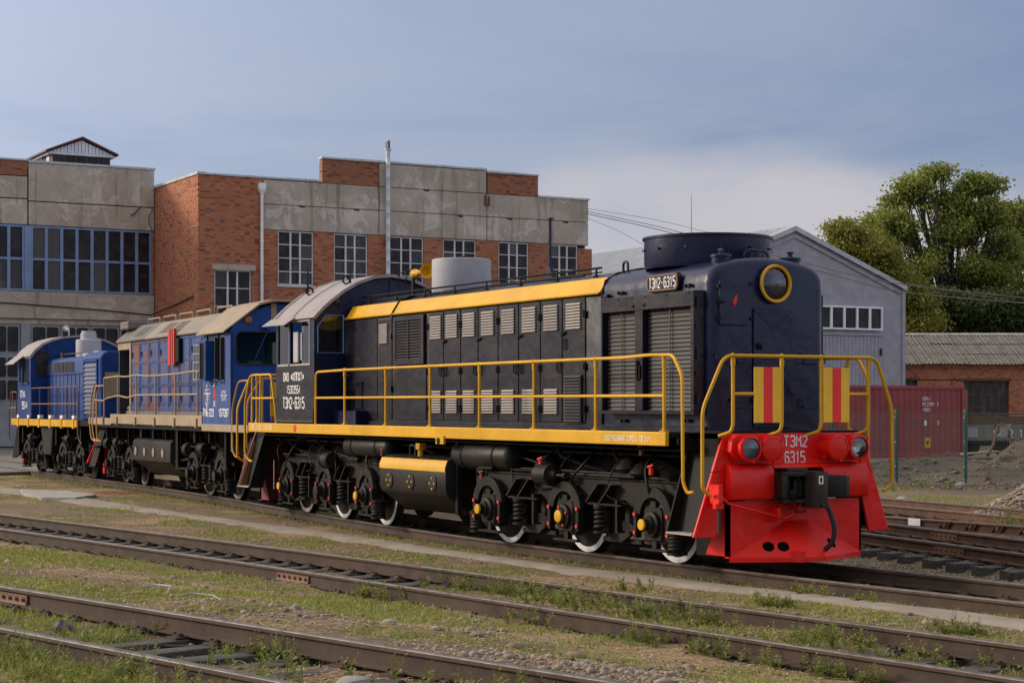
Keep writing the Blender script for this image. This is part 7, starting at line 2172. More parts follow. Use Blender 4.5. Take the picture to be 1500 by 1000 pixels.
    b(MB().prism([(-0.1, 1.5), (0.1, 1.5), (0.1, 0.55), (-0.4, 0.4), (-0.75, 0.4)], 'y', -1.3, -1.25).prism([(-0.1, 1.5), (0.1, 1.5), (0.1, 0.55), (-0.4, 0.4), (-0.75, 0.4)], 'y', 1.25, 1.3).box(-0.15, 0.05, -1.25, 1.25, 0.5, 1.5), 'step_box', 'black', smooth=0)
    b(MB().box(0.6, 0.9, -1.35, -1.25, 0.36, 0.5), 'red_tag', 'red', smooth=0)
    b(MB().prism([(2.9, 1.5), (4.3, 1.5), (4.1, 0.6), (3.3, 0.6)], 'y', -1.35, 1.35), 'fuel_tank', 'tank_black', smooth=0, bev=0.03)
    b(MB().box(8.5, 8.7, -1.2, 1.2, 0.5, 1.6).box(8.6, 9.2, -0.2, 0.25, 0.85, 1.2), 'buffer_beam', 'black', smooth=0, bev=0.02)
    bogie(root, 0, 1, None, 'bogie_black', rim='bogie_black', axles=(-0.9, 0.9), loc=(1.75, 0, 0), bolts=None)
    bogie(root, 0, -1, None, 'bogie_black', rim='bogie_black', axles=(-0.9, 0.9), loc=(5.9, 0, 0), bolts=None)
    m = MB()
    for k in range(6):
        m.box(0.5 + k * 1.3, 0.62 + k * 1.3, -1.3, -1.1, 0.9, 1.5)
    m.each('hanger', 'black', root, smooth=0)


loco_three()


# ------------------------------------------------------------------ overhead cables
def far_point(u, v, D):
    c, s_ = math.cos(0.5098), math.sin(0.5098)
    a = (u - 750) / 2644.4
    return Vector((CAM_POS[0] + D * (-c + a * s_), CAM_POS[1] + D * (s_ + a * c), CAM_POS[2] + D * (594.2 - v) / 2644.4))


def cable(P, r, label):
    P = [Vector(p) for p in P]
    out = []
    Q = [P[0] * 2 - P[1]] + P + [P[-1] * 2 - P[-2]]
    for i in range(1, len(Q) - 2):
        for k in range(6):
            t = k / 6
            out.append(0.5 * ((2 * Q[i]) + (Q[i + 1] - Q[i - 1]) * t + (2 * Q[i - 1] - 5 * Q[i] + 4 * Q[i + 1] - Q[i + 2]) * t * t + (3 * Q[i] - Q[i - 1] - 3 * Q[i + 1] + Q[i + 2]) * t ** 3))
    out.append(P[-1])
    o = MB().tube(out, r, 5).build('overhead_cable', 'cable_black')
    tag(o, label, 'cable', 'overhead cables from the depot corner')


A0 = (-65.0, 37.75, 12.75)
cable([A0, far_point(960, 331, 85), far_point(1040, 352, 72), far_point(1190, 388, 66), far_point(1300, 413, 62), far_point(1500, 436, 56), far_point(1620, 446, 53)], 0.017, 'upper of the two thick overhead cables passing before the grey gable')
cable([(A0[0], A0[1], 12.62), far_point(955, 334, 85), far_point(1040, 357, 72), far_point(1200, 397, 66), far_point(1314, 426, 62), far_point(1500, 444, 56), far_point(1620, 452, 53)], 0.020, 'lower of the two thick overhead cables passing before the grey gable')
cable([(A0[0], A0[1], 12.9), far_point(960, 322, 85), far_point(1060, 346, 72), far_point(1185, 375, 66), far_point(1240, 386, 64), far_point(1325, 414, 62), far_point(1480, 440, 56)], 0.010, 'thinnest overhead cable, topmost of those crossing the grey gable')
cable([(A0[0], A0[1], 12.4), far_point(905, 338, 90), far_point(945, 360, 82), far_point(960, 372, 80)], 0.010, 'thin slack cable dropping steeply from the depot corner')


# ------------------------------------------------------------------ trees
def leaf_cloud(centres, n_leaf, size, rng, droop=0.5, spread=0.55, flat=0.5):
    """centres: (k,3) spray centres; returns quads of small leaves around each"""
    k = len(centres)
    c = np.repeat(centres, n_leaf, axis=0)
    m = len(c)
    p = c + rng.normal(0, 1, (m, 3)) * np.array([spread, spread, spread * flat])
    d = rng.normal(0, 1, (m, 3)); d[:, 2] -= droop
    d /= np.linalg.norm(d, axis=1)[:, None]
    a = np.cross(d, rng.normal(0, 1, (m, 3))); a /= np.linalg.norm(a, axis=1)[:, None]
    L = size * rng.uniform(0.7, 1.4, (m, 1)); W = L * 0.36
    V = np.stack([p, p + d * L * 0.5 + a * W, p + d * L, p + d * L * 0.5 - a * W], 1).reshape(-1, 3)
    F = np.arange(m * 4).reshape(-1, 4)
    return V, F


def tree(name, label, u, D, lobes, leafmat, trunk_r, dens, n_leaf, size, seed, pods=0, base_v=658, group='trees behind the sheds', cat='tree', thin=0.0):
    rng = np.random.default_rng(seed)
    rr = random.Random(seed)
    k = D / 2644.4
    root = far_frame(name, u, D, -0.2)
    tag(root, label, cat, group)
    L = []
    for (lu, lv, lr) in lobes:
        L.append(((lu - u) * k, rr.uniform(-0.6, 0.6) * lr * k * 1.3, 2.263 + (594.2 - lv) * k, lr * k))
    top = max(q[2] for q in L)
    fork = min(q[2] for q in L) * 0.55
    tk = MB()
    pts = [(0, 0, 0), (0.1, 0, fork * 0.5), (0.0, 0.1, fork)]
    rings = []
    for i, (x, y, z) in enumerate(pts):
        r = trunk_r * (1.25, 0.95, 0.8)[i]
        rings.append([(x + r * math.cos(t * PI / 5), y + r * math.sin(t * PI / 5), z) for t in range(10)])
    tk.loft(rings)
    tk.build('trunk', 'bark', root, smooth=60)
    cen = []
    for (x, y, z, r) in L:
        lim = MB()
        a = Vector((0.0, 0.1, fork)); e = Vector((x, y, z))
        mid = a.lerp(e, 0.5) + Vector((rr.uniform(-.4, .4), rr.uniform(-.4, .4), (z - fork) * 0.12))
        r0 = trunk_r * 0.5
        pp = [a * (1 - t) ** 2 + mid * 2 * t * (1 - t) + e * t * t for t in (0, 0.25, 0.5, 0.75, 1)]
        rg = []
        for i, q in enumerate(pp):
            w = r0 * (1 - 0.82 * i / 4)
            rg.append([(q.x + w * math.cos(t * PI / 3), q.y + w * math.sin(t * PI / 3), q.z) for t in range(6)])
        lim.loft(rg)
        for j in range(7):
            v = Vector((rr.gauss(0, 1), rr.gauss(0, 1), rr.gauss(0.2, 0.8))).normalized() * r * rr.uniform(0.7, 1.0)
            st = pp[rr.choice((2, 3, 4))]
            en = e + v
            md = st.lerp(en, 0.5) + Vector((0, 0, 0.15 * r))
            lim.tube([st, md, en], 0.07, 4)
        lim.build('limb', 'bark', root, smooth=60)
        n = int(dens * r * r)
        v = rng.normal(0, 1, (n, 3)); v /= np.linalg.norm(v, axis=1)[:, None]
        rad = r * rng.uniform(0.35, 1.0, (n, 1)) ** 0.5
        wob = 1 + 0.28 * np.sin(v[:, :1] * 5 + seed) * np.cos(v[:, 1:2] * 4 + x) + 0.15 * rng.normal(0, 1, (n, 1))
        q = v * rad * wob * np.array([1.28, 1.25, 0.66]) + np.array([x, y, z])
        cen.append(q)
    cen = np.concatenate(cen)
    if thin:
        h = vnoise(cen[:, 0] * 0.7, cen[:, 2] * 1.25 + cen[:, 1] * 0.5, 1.2, seed)
        cen = cen[h > thin]
    V, F = leaf_cloud(cen, n_leaf, size, rng, 0.7, 0.0031 * D, 0.55)
    mesh_np('crown', V, F, leafmat, root, False)
    if pods:
        idx = rng.integers(0, len(cen), pods)
        V, F = leaf_cloud(cen[idx], 4, 0.2, rng, 2.5, 0.25, 0.6)
        mesh_np('seed_pods', V, F, 'seed_pod', root, False)['kind'] = 'stuff'


tree('locust_tree', 'tall airy locust tree with open branching crown, largest tree at right', 1395, 146,
     [(1340, 272, 20), (1378, 258, 22), (1412, 268, 20), (1440, 272, 20), (1318, 298, 18), (1312, 326, 22), (1350, 300, 26), (1392, 296, 26), (1430, 304, 24), (1452, 322, 16), (1345, 340, 30), (1392, 338, 30), (1432, 348, 26), (1300, 362, 24), (1330, 385, 34), (1380, 390, 36), (1430, 395, 34), (1300, 415, 28), (1350, 430, 36), (1405, 435, 38), (1450, 430, 30), (1468, 345, 18), (1470, 375, 24), (1462, 405, 26)],
     'leaf_locust', 0.6, 75, 28, 0.24, 3, 900, thin=0.47)
tree('locust_tree', 'locust tree cut by the right picture edge beside the tallest tree', 1500, 150,
     [(1486, 305, 19), (1508, 300, 22), (1504, 322, 22), (1470, 325, 13), (1520, 345, 28), (1478, 372, 26), (1512, 388, 34), (1488, 425, 32), (1525, 440, 38), (1490, 462, 28)],
     'leaf_locust', 0.5, 78, 28, 0.24, 5, 400, thin=0.38)
tree('yellowing_tree', 'yellow green bushy tree rising over the grey shed roof', 1262, 138,
     [(1232, 338, 17), (1256, 348, 20), (1228, 362, 15), (1250, 380, 24), (1280, 372, 22), (1300, 395, 22), (1276, 410, 26), (1318, 420, 22), (1300, 440, 24), (1340, 440, 20), (1345, 470, 24)],
     'leaf_yellow', 0.4, 120, 26, 0.21, 8, 0, thin=0.10)
tree('young_tree', 'small green treetop poking out left of the tallest tree', 1288, 154, [(1290, 318, 13), (1276, 326, 9), (1304, 332, 11), (1292, 345, 14), (1286, 370, 20)], 'leaf_locust', 0.3, 80, 26, 0.23, 12, 0, thin=0.25)
for i, (u, lob, lab) in enumerate([
        (1365, [(1338, 438, 24), (1372, 440, 28), (1350, 470, 30), (1395, 466, 32), (1418, 450, 26), (1325, 468, 26), (1375, 482, 26)], 'dark dense tree low behind the brick shed roof, near the grey shed'),
        (1455, [(1436, 452, 26), (1462, 446, 28), (1440, 476, 28), (1485, 466, 32), (1512, 450, 30), (1470, 482, 28), (1510, 480, 26)], 'dark dense tree low behind the brick shed roof, near the right edge')]):
    tree('dense_tree', lab, u, 142, lob, 'leaf_dark', 0.4, 75, 26, 0.27, 20 + i, 0, thin=0.12)


# ------------------------------------------------------------------ stones, gravel, litter, grass
def polar(n, rng, r0, r1, a0=-0.36, a1=0.36, power=1.0):
    """points on the ground thinning out with distance from the viewer"""
    r = r0 * (r1 / r0) ** (rng.uniform(0, 1, n) ** power)
    a = rng.uniform(a0, a1, n)
    c, s = math.cos(0.5098), math.sin(0.5098)
    fx, fy = -c, s
    rx, ry = s, c
    x = CAM_POS[0] + r * (fx + np.tan(a) * rx); y = CAM_POS[1] + r * (fy + np.tan(a) * ry)
    return x, y, r


ICO_V = np.array([(0, 0, 1), (0.89, 0, 0.45), (0.28, 0.85, 0.45), (-0.72, 0.53, 0.45), (-0.72, -0.53, 0.45), (0.28, -0.85, 0.45), (0.72, 0.53, -0.45), (-0.28, 0.85, -0.45), (-0.89, 0, -0.45), (-0.28, -0.85, -0.45), (0.72, -0.53, -0.45), (0, 0, -1)])
ICO_F = np.array([(0, 1, 2), (0, 2, 3), (0, 3, 4), (0, 4, 5), (0, 5, 1), (1, 6, 2), (2, 7, 3), (3, 8, 4), (4, 9, 5), (5, 10, 1), (2, 6, 7), (3, 7, 8), (4, 8, 9), (5, 9, 10), (1, 10, 6), (6, 11, 7), (7, 11, 8), (8, 11, 9), (9, 11, 10), (10, 11, 6)])


def stones(name, pos, size, mat, rng, smooth=True, flat=0.62):
    m = len(pos)
    v = ICO_V[None] * (1 + rng.uniform(-0.25, 0.25, (m, 12, 1)))
    sc = np.stack([size * rng.uniform(0.8, 1.35, m), size * rng.uniform(0.7, 1.0, m), size * rng.uniform(flat * 0.7, flat * 1.2, m)], 1)
    v = v * sc[:, None, :]
    a = rng.uniform(0, 2 * PI, m)
    c, s = np.cos(a)[:, None], np.sin(a)[:, None]
    x = v[..., 0] * c - v[..., 1] * s; y = v[..., 0] * s + v[..., 1] * c
    V = np.stack([x, y, v[..., 2]], -1) + pos[:, None, :]
    F = (ICO_F[None] + (np.arange(m) * 12)[:, None, None]).reshape(-1, 3)
    o = mesh_np(name, V.reshape(-1, 3), F, mat, None, smooth)
    return o


def off_track(x, y, keep=0.12):
    """False on the rail heads themselves"""
    ok = np.ones(len(x), bool)
    for f in (T1, T2, T3):
        d = np.abs(np.abs(y - f(x)) - 0.8)
        ok &= d > keep
    return ok


rng = np.random.default_rng(21)
# scattered pebbles, thick in the stony patch between the two near tracks
x, y, r = polar(95000, rng, 8, 34)
st = fbm(x, y, 1.6, 71)
d2 = y - T2(x); d3 = y - T3(x)
patch = sst(-1.0, -1.9, d2) * sst(0.9, 1.6, d3) * sst(1.0, 4.0, x)
w = 0.03 + 0.75 * patch * sst(0.40, 0.58, st) + 0.10 * sst(0.60, 0.70, st)
w *= np.where(y - T1(x) > 1.0, 0.2, 1)
k = (rng.uniform(0, 1, len(x)) < w) & off_track(x, y, 0.10)
x, y = x[k], y[k]
sz = np.exp(rng.normal(-4.15, 0.5, len(x))).clip(0.006, 0.07)
stn = stones('pebbles', np.stack([x, y, gh(x, y) + sz * 0.2], 1), sz, 'pebbles', rng)
tag(stn, 'pale rounded pebbles scattered between the near tracks', 'pebbles', kind='stuff')
# ballast between the locomotive and the turnout
n = 42000
x = rng.uniform(-12, 9, n); y = T1(x) + 0.9 + rng.uniform(0, 1, n) ** 1.2 * 9.5
k = rng.uniform(0, 1, n) < sst(14, 3, np.hypot(x - 3, y - 3)) + 0.25
x, y = x[k], y[k]
sz = rng.uniform(0.012, 0.030, len(x))
bl = stones('ballast', np.stack([x, y, gh(x, y) + sz * 0.3], 1), sz, 'ballast', rng, False)
tag(bl, 'tan crushed stone ballast around the turnout sleepers', 'ballast', kind='stuff')
# loose gravel in the four-foot of the near tracks
# gravel heap at the right edge
hc = far_frame('tmp', 1548, 37.5).location.copy()
bpy.data.objects.remove(bpy.data.objects['tmp'])
n = 6500
a = rng.uniform(0, 2 * PI, n); q = np.sqrt(rng.uniform(0, 1, n)) * 2.6
hx = hc.x + q * np.cos(a); hy = hc.y + q * np.sin(a)
hz = 0.9 * np.exp(-(q / 1.25) ** 2) * (0.85 + 0.3 * fbm(hx, hy, 0.6, 5)) - 0.05
nn = 26
ga, gq = np.meshgrid(np.linspace(0, 2 * PI, 40), np.linspace(0, 2.9, nn), indexing='ij')
mx = hc.x + gq * np.cos(ga); my = hc.y + gq * np.sin(ga)
mz = 0.9 * np.exp(-(gq / 1.25) ** 2) * (0.85 + 0.3 * fbm(mx, my, 0.6, 5)) - 0.09 + gh(mx, my)
hp_ = mesh_np('gravel_heap', np.stack([mx, my, mz], -1).reshape(-1, 3), grid_faces(40, nn), 'pebbles')
tag(hp_, 'heap of pale gravel at the right edge beyond the rusty tracks', 'gravel heap')
sz = rng.uniform(0.022, 0.055, n)
gs = stones('gravel', np.stack([hx, hy, hz + gh(hx, hy)], 1), sz, 'pebbles', rng)
gs.parent = hp_
gs['kind'] = 'stuff'
n = 2600
x = hc.x + rng.normal(-1.6, 2.0, n); y = T5(x) + 1.2 + np.abs(rng.normal(0, 0.7, n))
sz = rng.uniform(0.02, 0.05, n)
gs = stones('gravel', np.stack([x, y, gh(x, y) + sz * 0.3], 1), sz, 'pebbles', rng)
tag(gs, 'loose pale gravel spilled along the farthest rusty track', 'gravel', kind='stuff')
# clods and rubble on the spoil behind the fence
n = 6000
x = rng.uniform(-29, -17, n); y = rng.uniform(20.5, 30, n)
sz = np.exp(rng.normal(-3.7, 0.55, n)).clip(0.012, 0.12)
cl = stones('rubble', np.stack([x, y, gh(x, y) + sz * 0.2], 1), sz, 'rubble_stone', rng, False)
tag(cl, 'clods and rubble on the spoil behind the mesh fence', 'rubble', kind='stuff')


def blades(x, y, z, h, w, rng, lean=0.45):
    m = len(x)
    a = rng.uniform(0, 2 * PI, m)
    tx, ty = np.cos(a), np.sin(a)
    b = rng.uniform(0, 2 * PI, m)
    lx, ly = np.cos(b) * lean * h * rng.uniform(0.2, 1.3, m), np.sin(b) * lean * h * rng.uniform(0.2, 1.3, m)
    P = np.stack([x, y, z], 1)
    T_ = np.stack([tx * w, ty * w, 0 * w], 1)
    M1 = P + np.stack([lx * 0.35, ly * 0.35, h * 0.6], 1)
    TP = P + np.stack([lx, ly, h], 1)
    V = np.stack([P - T_, P + T_, M1 + T_ * 0.7, M1 - T_ * 0.7, TP], 1)
    base = (np.arange(m) * 5)[:, None]
    F = np.concatenate([base + np.array([[0, 1, 2]]), base + np.array([[0, 2, 3]]), base + np.array([[3, 2, 4]])], 1).reshape(-1, 3)
    return V.reshape(-1, 3), F


def green_map(x, y):
    """how grassy the ground is, 0..1"""
    d1 = y - T1(x); d2 = y - T2(x); d3 = y - T3(x)
    n = fbm(x, y, 1.5, 55); n2 = fbm(x, y, 0.5, 56)
    g = sst(0.50, 0.66, n) * 0.75
    g = np.maximum(g, 0.95 * np.exp(-((d1 + 0.98) / 0.16) ** 2) * sst(0.30, 0.52, n2))            # beside the loco rail
    g = np.maximum(g, 0.9 * sst(-1.75, -2.05, d1) * sst(-2.9, -2.3, d1) * sst(0.0, 4.0, x) * sst(0.35, 0.6, n))  # path edge, right
    mid = sst(-0.95, -1.3, d2) * sst(0.85, 1.3, d3)
    g = np.maximum(g, mid * sst(0.38, 0.56, n) * (1 - 0.6 * sst(2.0, 5.0, x)))                 # meadow between near tracks
    g = np.maximum(g, 0.8 * sst(0.72, 0.5, np.abs(d2)) * sst(-2.5, 0.5, x) * sst(0.36, 0.55, n))   # inside the middle track
    g = np.maximum(g, 0.85 * sst(0.72, 0.5, np.abs(d3)) * sst(0.40, 0.55, n))
    g = np.where(d1 > 1.0, g * 0.15, g)
    g = np.maximum(g, 0.7 * sst(12.9, 14.5, y) * sst(21.0, 18.5, y) * (x < -6) * sst(0.40, 0.58, n))
    pth = (d1 < -1.05) & (d1 > -2.1) & (y < fa(x) + 0.02) & (y > fb(x) - 0.02)
    return np.where(pth, 0.0, g)


# the soil's own colour where roots and thatch cover it (red: green sward, green: dead thatch)
cv = GROUND.data.color_attributes.new('cover', 'FLOAT_COLOR', 'POINT')
gxy = np.stack([GX, GY], -1).reshape(-1, 2)
gm = green_map(gxy[:, 0], gxy[:, 1])
dm = sst(0.46, 0.62, fbm(gxy[:, 0], gxy[:, 1], 1.8, 33)) * (gxy[:, 1] - T1(gxy[:, 0]) < 0.8)
dm = np.maximum(dm, 0.9 * sst(-1.9, -2.3, gxy[:, 1] - T3(gxy[:, 0])))
oil = np.zeros(len(gm))
for f_ in (T1, T2, T3, T4, T5):
    oil = np.maximum(oil, 0.55 * sst(1.25, 0.85, np.abs(gxy[:, 1] - f_(gxy[:, 0]))))
oil *= sst(0.30, 0.55, fbm(gxy[:, 0], gxy[:, 1], 0.8, 88))
cv.data.foreach_set('color', np.stack([np.clip(gm, 0, 1), np.clip(dm, 0, 1), sst(17.5, 20.5, gxy[:, 1]) * sst(-14, -16.5, gxy[:, 0]), oil], 1).astype(np.float32).ravel())

# short grass
x, y, r = polar(560000, rng, 7.5, 58)
g_ = green_map(x, y)
k = (rng.uniform(0, 1, len(x)) < g_) & off_track(x, y, 0.07)
x, y, r = x[k], y[k], r[k]
h = rng.uniform(0.02, 0.062, len(x)) * (0.6 + 0.9 * fbm(x, y, 0.8, 91)) * np.where(np.abs(y - T3(x)) < 0.8, 1.6, 1)
V, F = blades(x, y, gh(x, y) - 0.01, h, 0.0016 + 0.00020 * r, rng, 1.0)
gr_ = mesh_np('grass', V, F, 'grass_blades', None, False)
tag(gr_, 'short patchy grass growing between and along the tracks', 'grass', kind='stuff')
# fresh greener tufts by the first rail and in patches
x, y, r = polar(120000, rng, 7.5, 60)
d1 = y - T1(x)
g_ = 0.9 * np.exp(-((d1 + 1.0) / 0.15) ** 2) * sst(0.36, 0.55, fbm(x, y, 0.9, 61)) + 0.5 * sst(0.60, 0.70, fbm(x, y, 1.1, 77)) * (d1 < -2.1) + 0.8 * np.exp(-((d1 + 1.3) / 0.5) ** 2) * (x < -24) * sst(0.4, 0.55, fbm(x, y, 1.2, 62))
pth = (y < fa(x) + 0.02) & (y > fb(x) - 0.02)
k = (rng.uniform(0, 1, len(x)) < g_) & off_track(x, y, 0.07) & ~pth & (d1 < -0.84)
x, y, r = x[k], y[k], r[k]
V, F = blades(x, y, gh(x, y) - 0.01, rng.uniform(0.03, 0.09, len(x)), 0.002 + 0.00018 * r, rng, 0.7)
gg = mesh_np('grass', V, F, 'grass_green', None, False)
tag(gg, 'fresher green grass beside the locomotive rail and in tufts', 'grass', kind='stuff')
# dead straw lying about
x, y, r = polar(100000, rng, 7.5, 36)
w = 0.25 + 0.6 * sst(0.45, 0.6, fbm(x, y, 1.2, 33))
d1 = y - T1(x)
pth = (y < fa(x) + 0.02) & (y > fb(x) - 0.02)
k = (rng.uniform(0, 1, len(x)) < w * np.where(d1 > 0.9, 0.25, 1)) & off_track(x, y, 0.08) & ~pth
x, y, r = x[k], y[k], r[k]
m = len(x)
a = rng.uniform(0, PI, m); L_ = rng.uniform(0.02, 0.075, m) * (0.7 + 0.02 * r); wd = 0.0016 + 0.00016 * r
z = gh(x, y)
dx, dy = np.cos(a) * L_, np.sin(a) * L_
P0 = np.stack([x - dx, y - dy, gh(x - dx, y - dy) + 0.004 + rng.uniform(0, 0.012, m)], 1); P1 = np.stack([x + dx, y + dy, gh(x + dx, y + dy) + 0.004 + rng.uniform(0, 0.018, m)], 1)
S_ = np.stack([-np.sin(a) * wd, np.cos(a) * wd, 0 * wd], 1)
V = np.stack([P0 - S_, P0 + S_, P1 + S_, P1 - S_], 1).reshape(-1, 3)
sw = mesh_np('straw', V, np.arange(m * 4).reshape(-1, 4), 'straw', None, False)
tag(sw, 'dry straw and dead grass strewn over the soil', 'straw', kind='stuff')


# dark clinker and bark crumbs
x, y, r = polar(26000, rng, 8, 30)
k = (rng.uniform(0, 1, len(x)) < 0.12 + 0.6 * sst(0.52, 0.66, fbm(x, y, 0.9, 17))) & off_track(x, y, 0.09) & (y - T1(x) < 1)
pth = (y < fa(x) + 0.02) & (y > fb(x) - 0.02)
k &= ~pth | (rng.uniform(0, 1, len(x)) < 0.08)
x, y = x[k], y[k]
sz = np.exp(rng.normal(-4.7, 0.45, len(x))).clip(0.004, 0.035)
ck = stones('clinker', np.stack([x, y, gh(x, y) + sz * 0.2], 1), sz, 'clinker', rng, False)
tag(ck, 'dark clinker and bark crumbs strewn over the yard soil', 'clinker', kind='stuff')


# taller weeds: stems with leaves and seed spikes
def weeds(pts, hs, name, label, rng, seedy=0.4):
    Vs, Fs = [], []
    o = 0

    def tri(a, b_, c_):
        nonlocal o
        Vs.extend([a, b_, c_]); Fs.append((o, o + 1, o + 2)); o += 3
    for (x, y), h in zip(pts, hs):
        z = float(gh(x, y)) - 0.01
        for s_ in range(rng.integers(2, 5)):
            hh = h * rng.uniform(0.55, 1.1)
            ax = rng.uniform(0, 2 * PI); ln = rng.uniform(0.05, 0.45) * hh
            top = np.array([x + ln * math.cos(ax), y + ln * math.sin(ax), z + hh])
            b0 = np.array([x + rng.uniform(-.03, .03), y + rng.uniform(-.03, .03), z])
            wv = np.array([0.5, 0.86, 0]) * 0.0028
            mid = (b0 + top) / 2 - np.array([math.cos(ax), math.sin(ax), 0]) * ln * 0.15
            tri(b0 - wv, b0 + wv, mid); tri(mid - wv, mid + wv, top); tri(b0 + wv, mid - wv * 0.5, mid + wv)
            nl = int(9 + hh * 55)
            for q in range(nl):
                t = rng.uniform(0.1, 1.0)
                c0 = b0 * (1 - t) ** 2 + mid * 2 * t * (1 - t) + top * t * t
                an = rng.uniform(0, 2 * PI)
                spike = t > 0.72 and rng.uniform() < seedy
                L0 = (0.014 if spike else rng.uniform(0.028, 0.062) * (1.15 - 0.6 * t))
                d = np.array([math.cos(an), math.sin(an), rng.uniform(0.1, 0.9) if not spike else 1.2])
                e = c0 + d * L0
                sd = np.array([-math.sin(an), math.cos(an), 0.15]) * L0 * 0.24
                tri(c0, c0 + d * L0 * 0.55 + sd, e); tri(c0, e, c0 + d * L0 * 0.55 - sd)
    o_ = mesh_np(name, np.array(Vs), np.array(Fs), 'weed_leaf', None, False)
    tag(o_, label, 'weeds', kind='stuff')


def along(f, off, x0, x1, n, jit, rng, seed, thr=0.45):
    out = []
    while len(out) < n:
        x = rng.uniform(x0, x1)
        if vnoise(x, off * 3.0, 0.9, seed) < thr * rng.uniform(0.8, 1.2):
            continue
        out.append((x, float(f(x)) + off + rng.normal(0, jit)))
    return out


pw = along(T2, 0.45, -0.8, 9.5, 190, 0.17, rng, 5) + along(T2, -1.0, 0.2, 9.5, 75, 0.08, rng, 6, 0.55) + along(T2, 0.0, 0.5, 9.5, 110, 0.3, rng, 9, 0.5)
weeds(pw, rng.uniform(0.08, 0.28, len(pw)), 'weeds', 'tall green weeds along the rails of the middle track', rng)
pw = along(T3, -1.12, 2.8, 10.5, 300, 0.30, rng, 14, 0.15) + along(T3, 0.2, 4.0, 11.5, 40, 0.35, rng, 15, 0.5) + along(T3, 0.62, 5.5, 11.5, 30, 0.08, rng, 16, 0.5)
weeds(pw, rng.uniform(0.10, 0.30, len(pw)), 'weeds', 'yellowing weeds crowding the nearest rails at bottom left', rng, 0.7)
pw = along(T1, -1.12, 0.8, 5.5, 22, 0.08, rng, 24, 0.5) + along(T1, -2.35, 1.0, 8.0, 60, 0.12, rng, 25, 0.5)
weeds(pw, rng.uniform(0.06, 0.2, len(pw)), 'weeds', 'low weeds at the edges of the concrete footpath', rng, 0.3)
pw = [(-4.3 + rng.normal(0, 0.18), 9.35 + rng.normal(0, 0.25)) for _ in range(16)]
weeds(pw, rng.uniform(0.35, 0.75, len(pw)), 'weeds', 'tall straggly yellow weed among the rusty turnout rails', rng, 0.9)
pw = [(-19.6 + rng.uniform(-3, 2.5), 19.4 + rng.uniform(-2.2, 2.2)) for _ in range(70)]
weeds(pw, rng.uniform(0.12, 0.4, len(pw)), 'weeds', 'dry reddish weeds in front of the mesh fence', rng, 0.9)
# tall grass tussocks at the near left corner
x = rng.uniform(2.0, 10.5, 11000); y = T3(x) - 0.95 - np.abs(rng.normal(0, 0.5, len(x)))
k = rng.uniform(0, 1, len(x)) < sst(0.28, 0.5, fbm(x, y, 0.7, 90)) * sst(-2.1, -1.5, y - T3(x))
x, y = x[k], y[k]
V, F = blades(x, y, gh(x, y) - 0.01, rng.uniform(0.05, 0.17, len(x)), np.full(len(x), 0.0026), rng, 0.8)
tg = mesh_np('grass', V, F, 'grass_blades', None, False)
tag(tg, 'long grass in front of the nearest rail at bottom left', 'grass', kind='stuff')


# single bigger stones and odds and ends that can be picked out
def rock(x, y, s, label, mat='pebbles', squash=0.6, seed=0):
    rr = random.Random(seed)
    mb = MB()
    prof = []
    n = 9
    rings = []
    for i in range(6):
        t = PI * i / 5
        rings.append([(s * math.sin(t) * math.cos(2 * PI * j / n) * rr.uniform(0.85, 1.15) * 1.2 + 1e-4 * j, s * math.sin(t) * math.sin(2 * PI * j / n) * rr.uniform(0.85, 1.1), -s * squash * math.cos(t) * rr.uniform(0.9, 1.05)) for j in range(n)])
    mb.loft(rings)
    o = mb.build('stone', mat, smooth=50)
    o.location = (x, y, float(gh(x, y)) + s * squash * 0.45)
    o.rotation_euler = (0, 0, rr.uniform(0, 3))
    tag(o, label, 'stone', 'single larger stones')


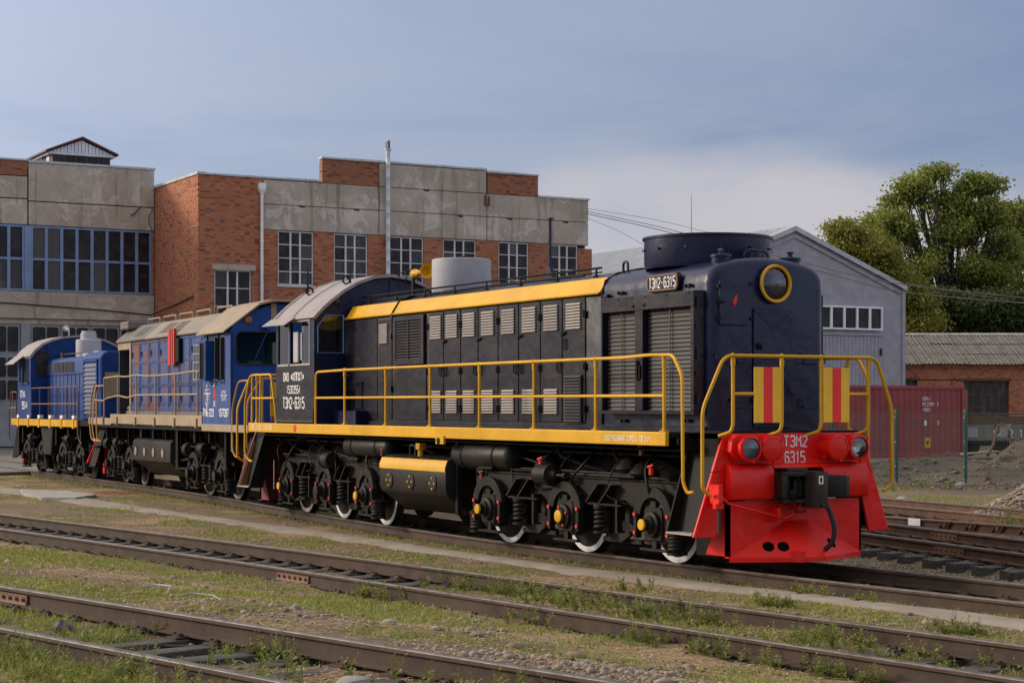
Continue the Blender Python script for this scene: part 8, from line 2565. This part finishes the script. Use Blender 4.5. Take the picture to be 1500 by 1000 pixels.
rock(6.6, -6.35, 0.085, 'largest rounded grey stone between the two near tracks', seed=1)
rock(6.15, -6.7, 0.055, 'flat pale stone left of the largest grey stone', seed=2)
rock(5.3, -6.6, 0.055, 'pinkish stone on the stony patch left of centre bottom', seed=3)
rock(4.1, -6.9, 0.06, 'brown stone at the left end of the stony patch', seed=5)
rock(7.2, -5.6, 0.055, 'small pale stone on the right side of the stony patch', seed=6)
rock(-13.5, 15.0, 0.15, 'pale boulder beside the farthest rusty rail', 'slab_pale', 0.7, 7)
rock(-18.9, 21.9, 0.15, 'white boulder at the foot of the fence post', 'slab_pale', 0.6, 8)
rock(8.02, -9.02, 0.14, 'white stone lump inside the nearest track at bottom', 'slab_pale', 0.55, 9)
lg = MB()
lg.lathe([(0.001, -0.26), (0.055, -0.25), (0.07, -0.1), (0.065, 0.1), (0.06, 0.24), (0.001, 0.25)], (0, 0, 0), (1, 0.35, 0.12), 10)
lo = lg.build('charred_log', 'rubber', smooth=50)
lo.location = (8.35, -9.0, float(gh(8.35, -9.0)) + 0.06)
tag(lo, 'short dark log lying by the white lump at bottom', 'log')


def lying_tube(pts, r, mat, name, label, cat):
    o = MB().tube([(x, y, float(gh(x, y)) + dz) for x, y, dz in pts], r, 7).build(name, mat, smooth=60)
    tag(o, label, cat)


lying_tube([(0.55, -8.25, 0.0), (0.6, -8.05, 0.05), (0.95, -8.0, 0.06), (1.2, -8.1, 0.04), (1.35, -8.18, 0.0)], 0.009, 'steel_grey', 'hose', 'bent grey hose arching out of the grass, left piece', 'hose')
lying_tube([(1.62, -8.15, 0.01), (1.6, -8.0, 0.03), (1.85, -7.85, 0.03), (2.1, -7.85, 0.0)], 0.010, 'steel_grey', 'hose', 'bent grey hose lying in the grass, right piece', 'hose')
lying_tube([(4.55, -9.75, 0.03), (4.85, -9.45, 0.045), (5.1, -9.2, 0.04), (5.3, -8.98, 0.03)], 0.012, 'rubber', 'rubber_hose', 'black rubber hose lying across the nearest track', 'hose')
rg = MB()
rr = random.Random(3)
rings = []
for i in range(7):
    t = PI * i / 6
    rings.append([(0.10 * math.sin(t) * math.cos(2 * PI * j / 14) * (1 + 0.3 * math.sin(j * 2.4 + i)), 0.08 * math.sin(t) * math.sin(2 * PI * j / 14) * (1 + 0.3 * math.cos(j * 2.9 + i)), -0.06 * math.cos(t) * (1 + 0.3 * math.sin(j * 3.3))) for j in range(14)])
rg.loft(rings)
ro = rg.build('rag', 'asbestos', smooth=70)
ro.location = (3.75, -9.93, float(gh(3.75, -9.93)) + 0.045)
tag(ro, 'crumpled grey rag lying inside the nearest track', 'rag')
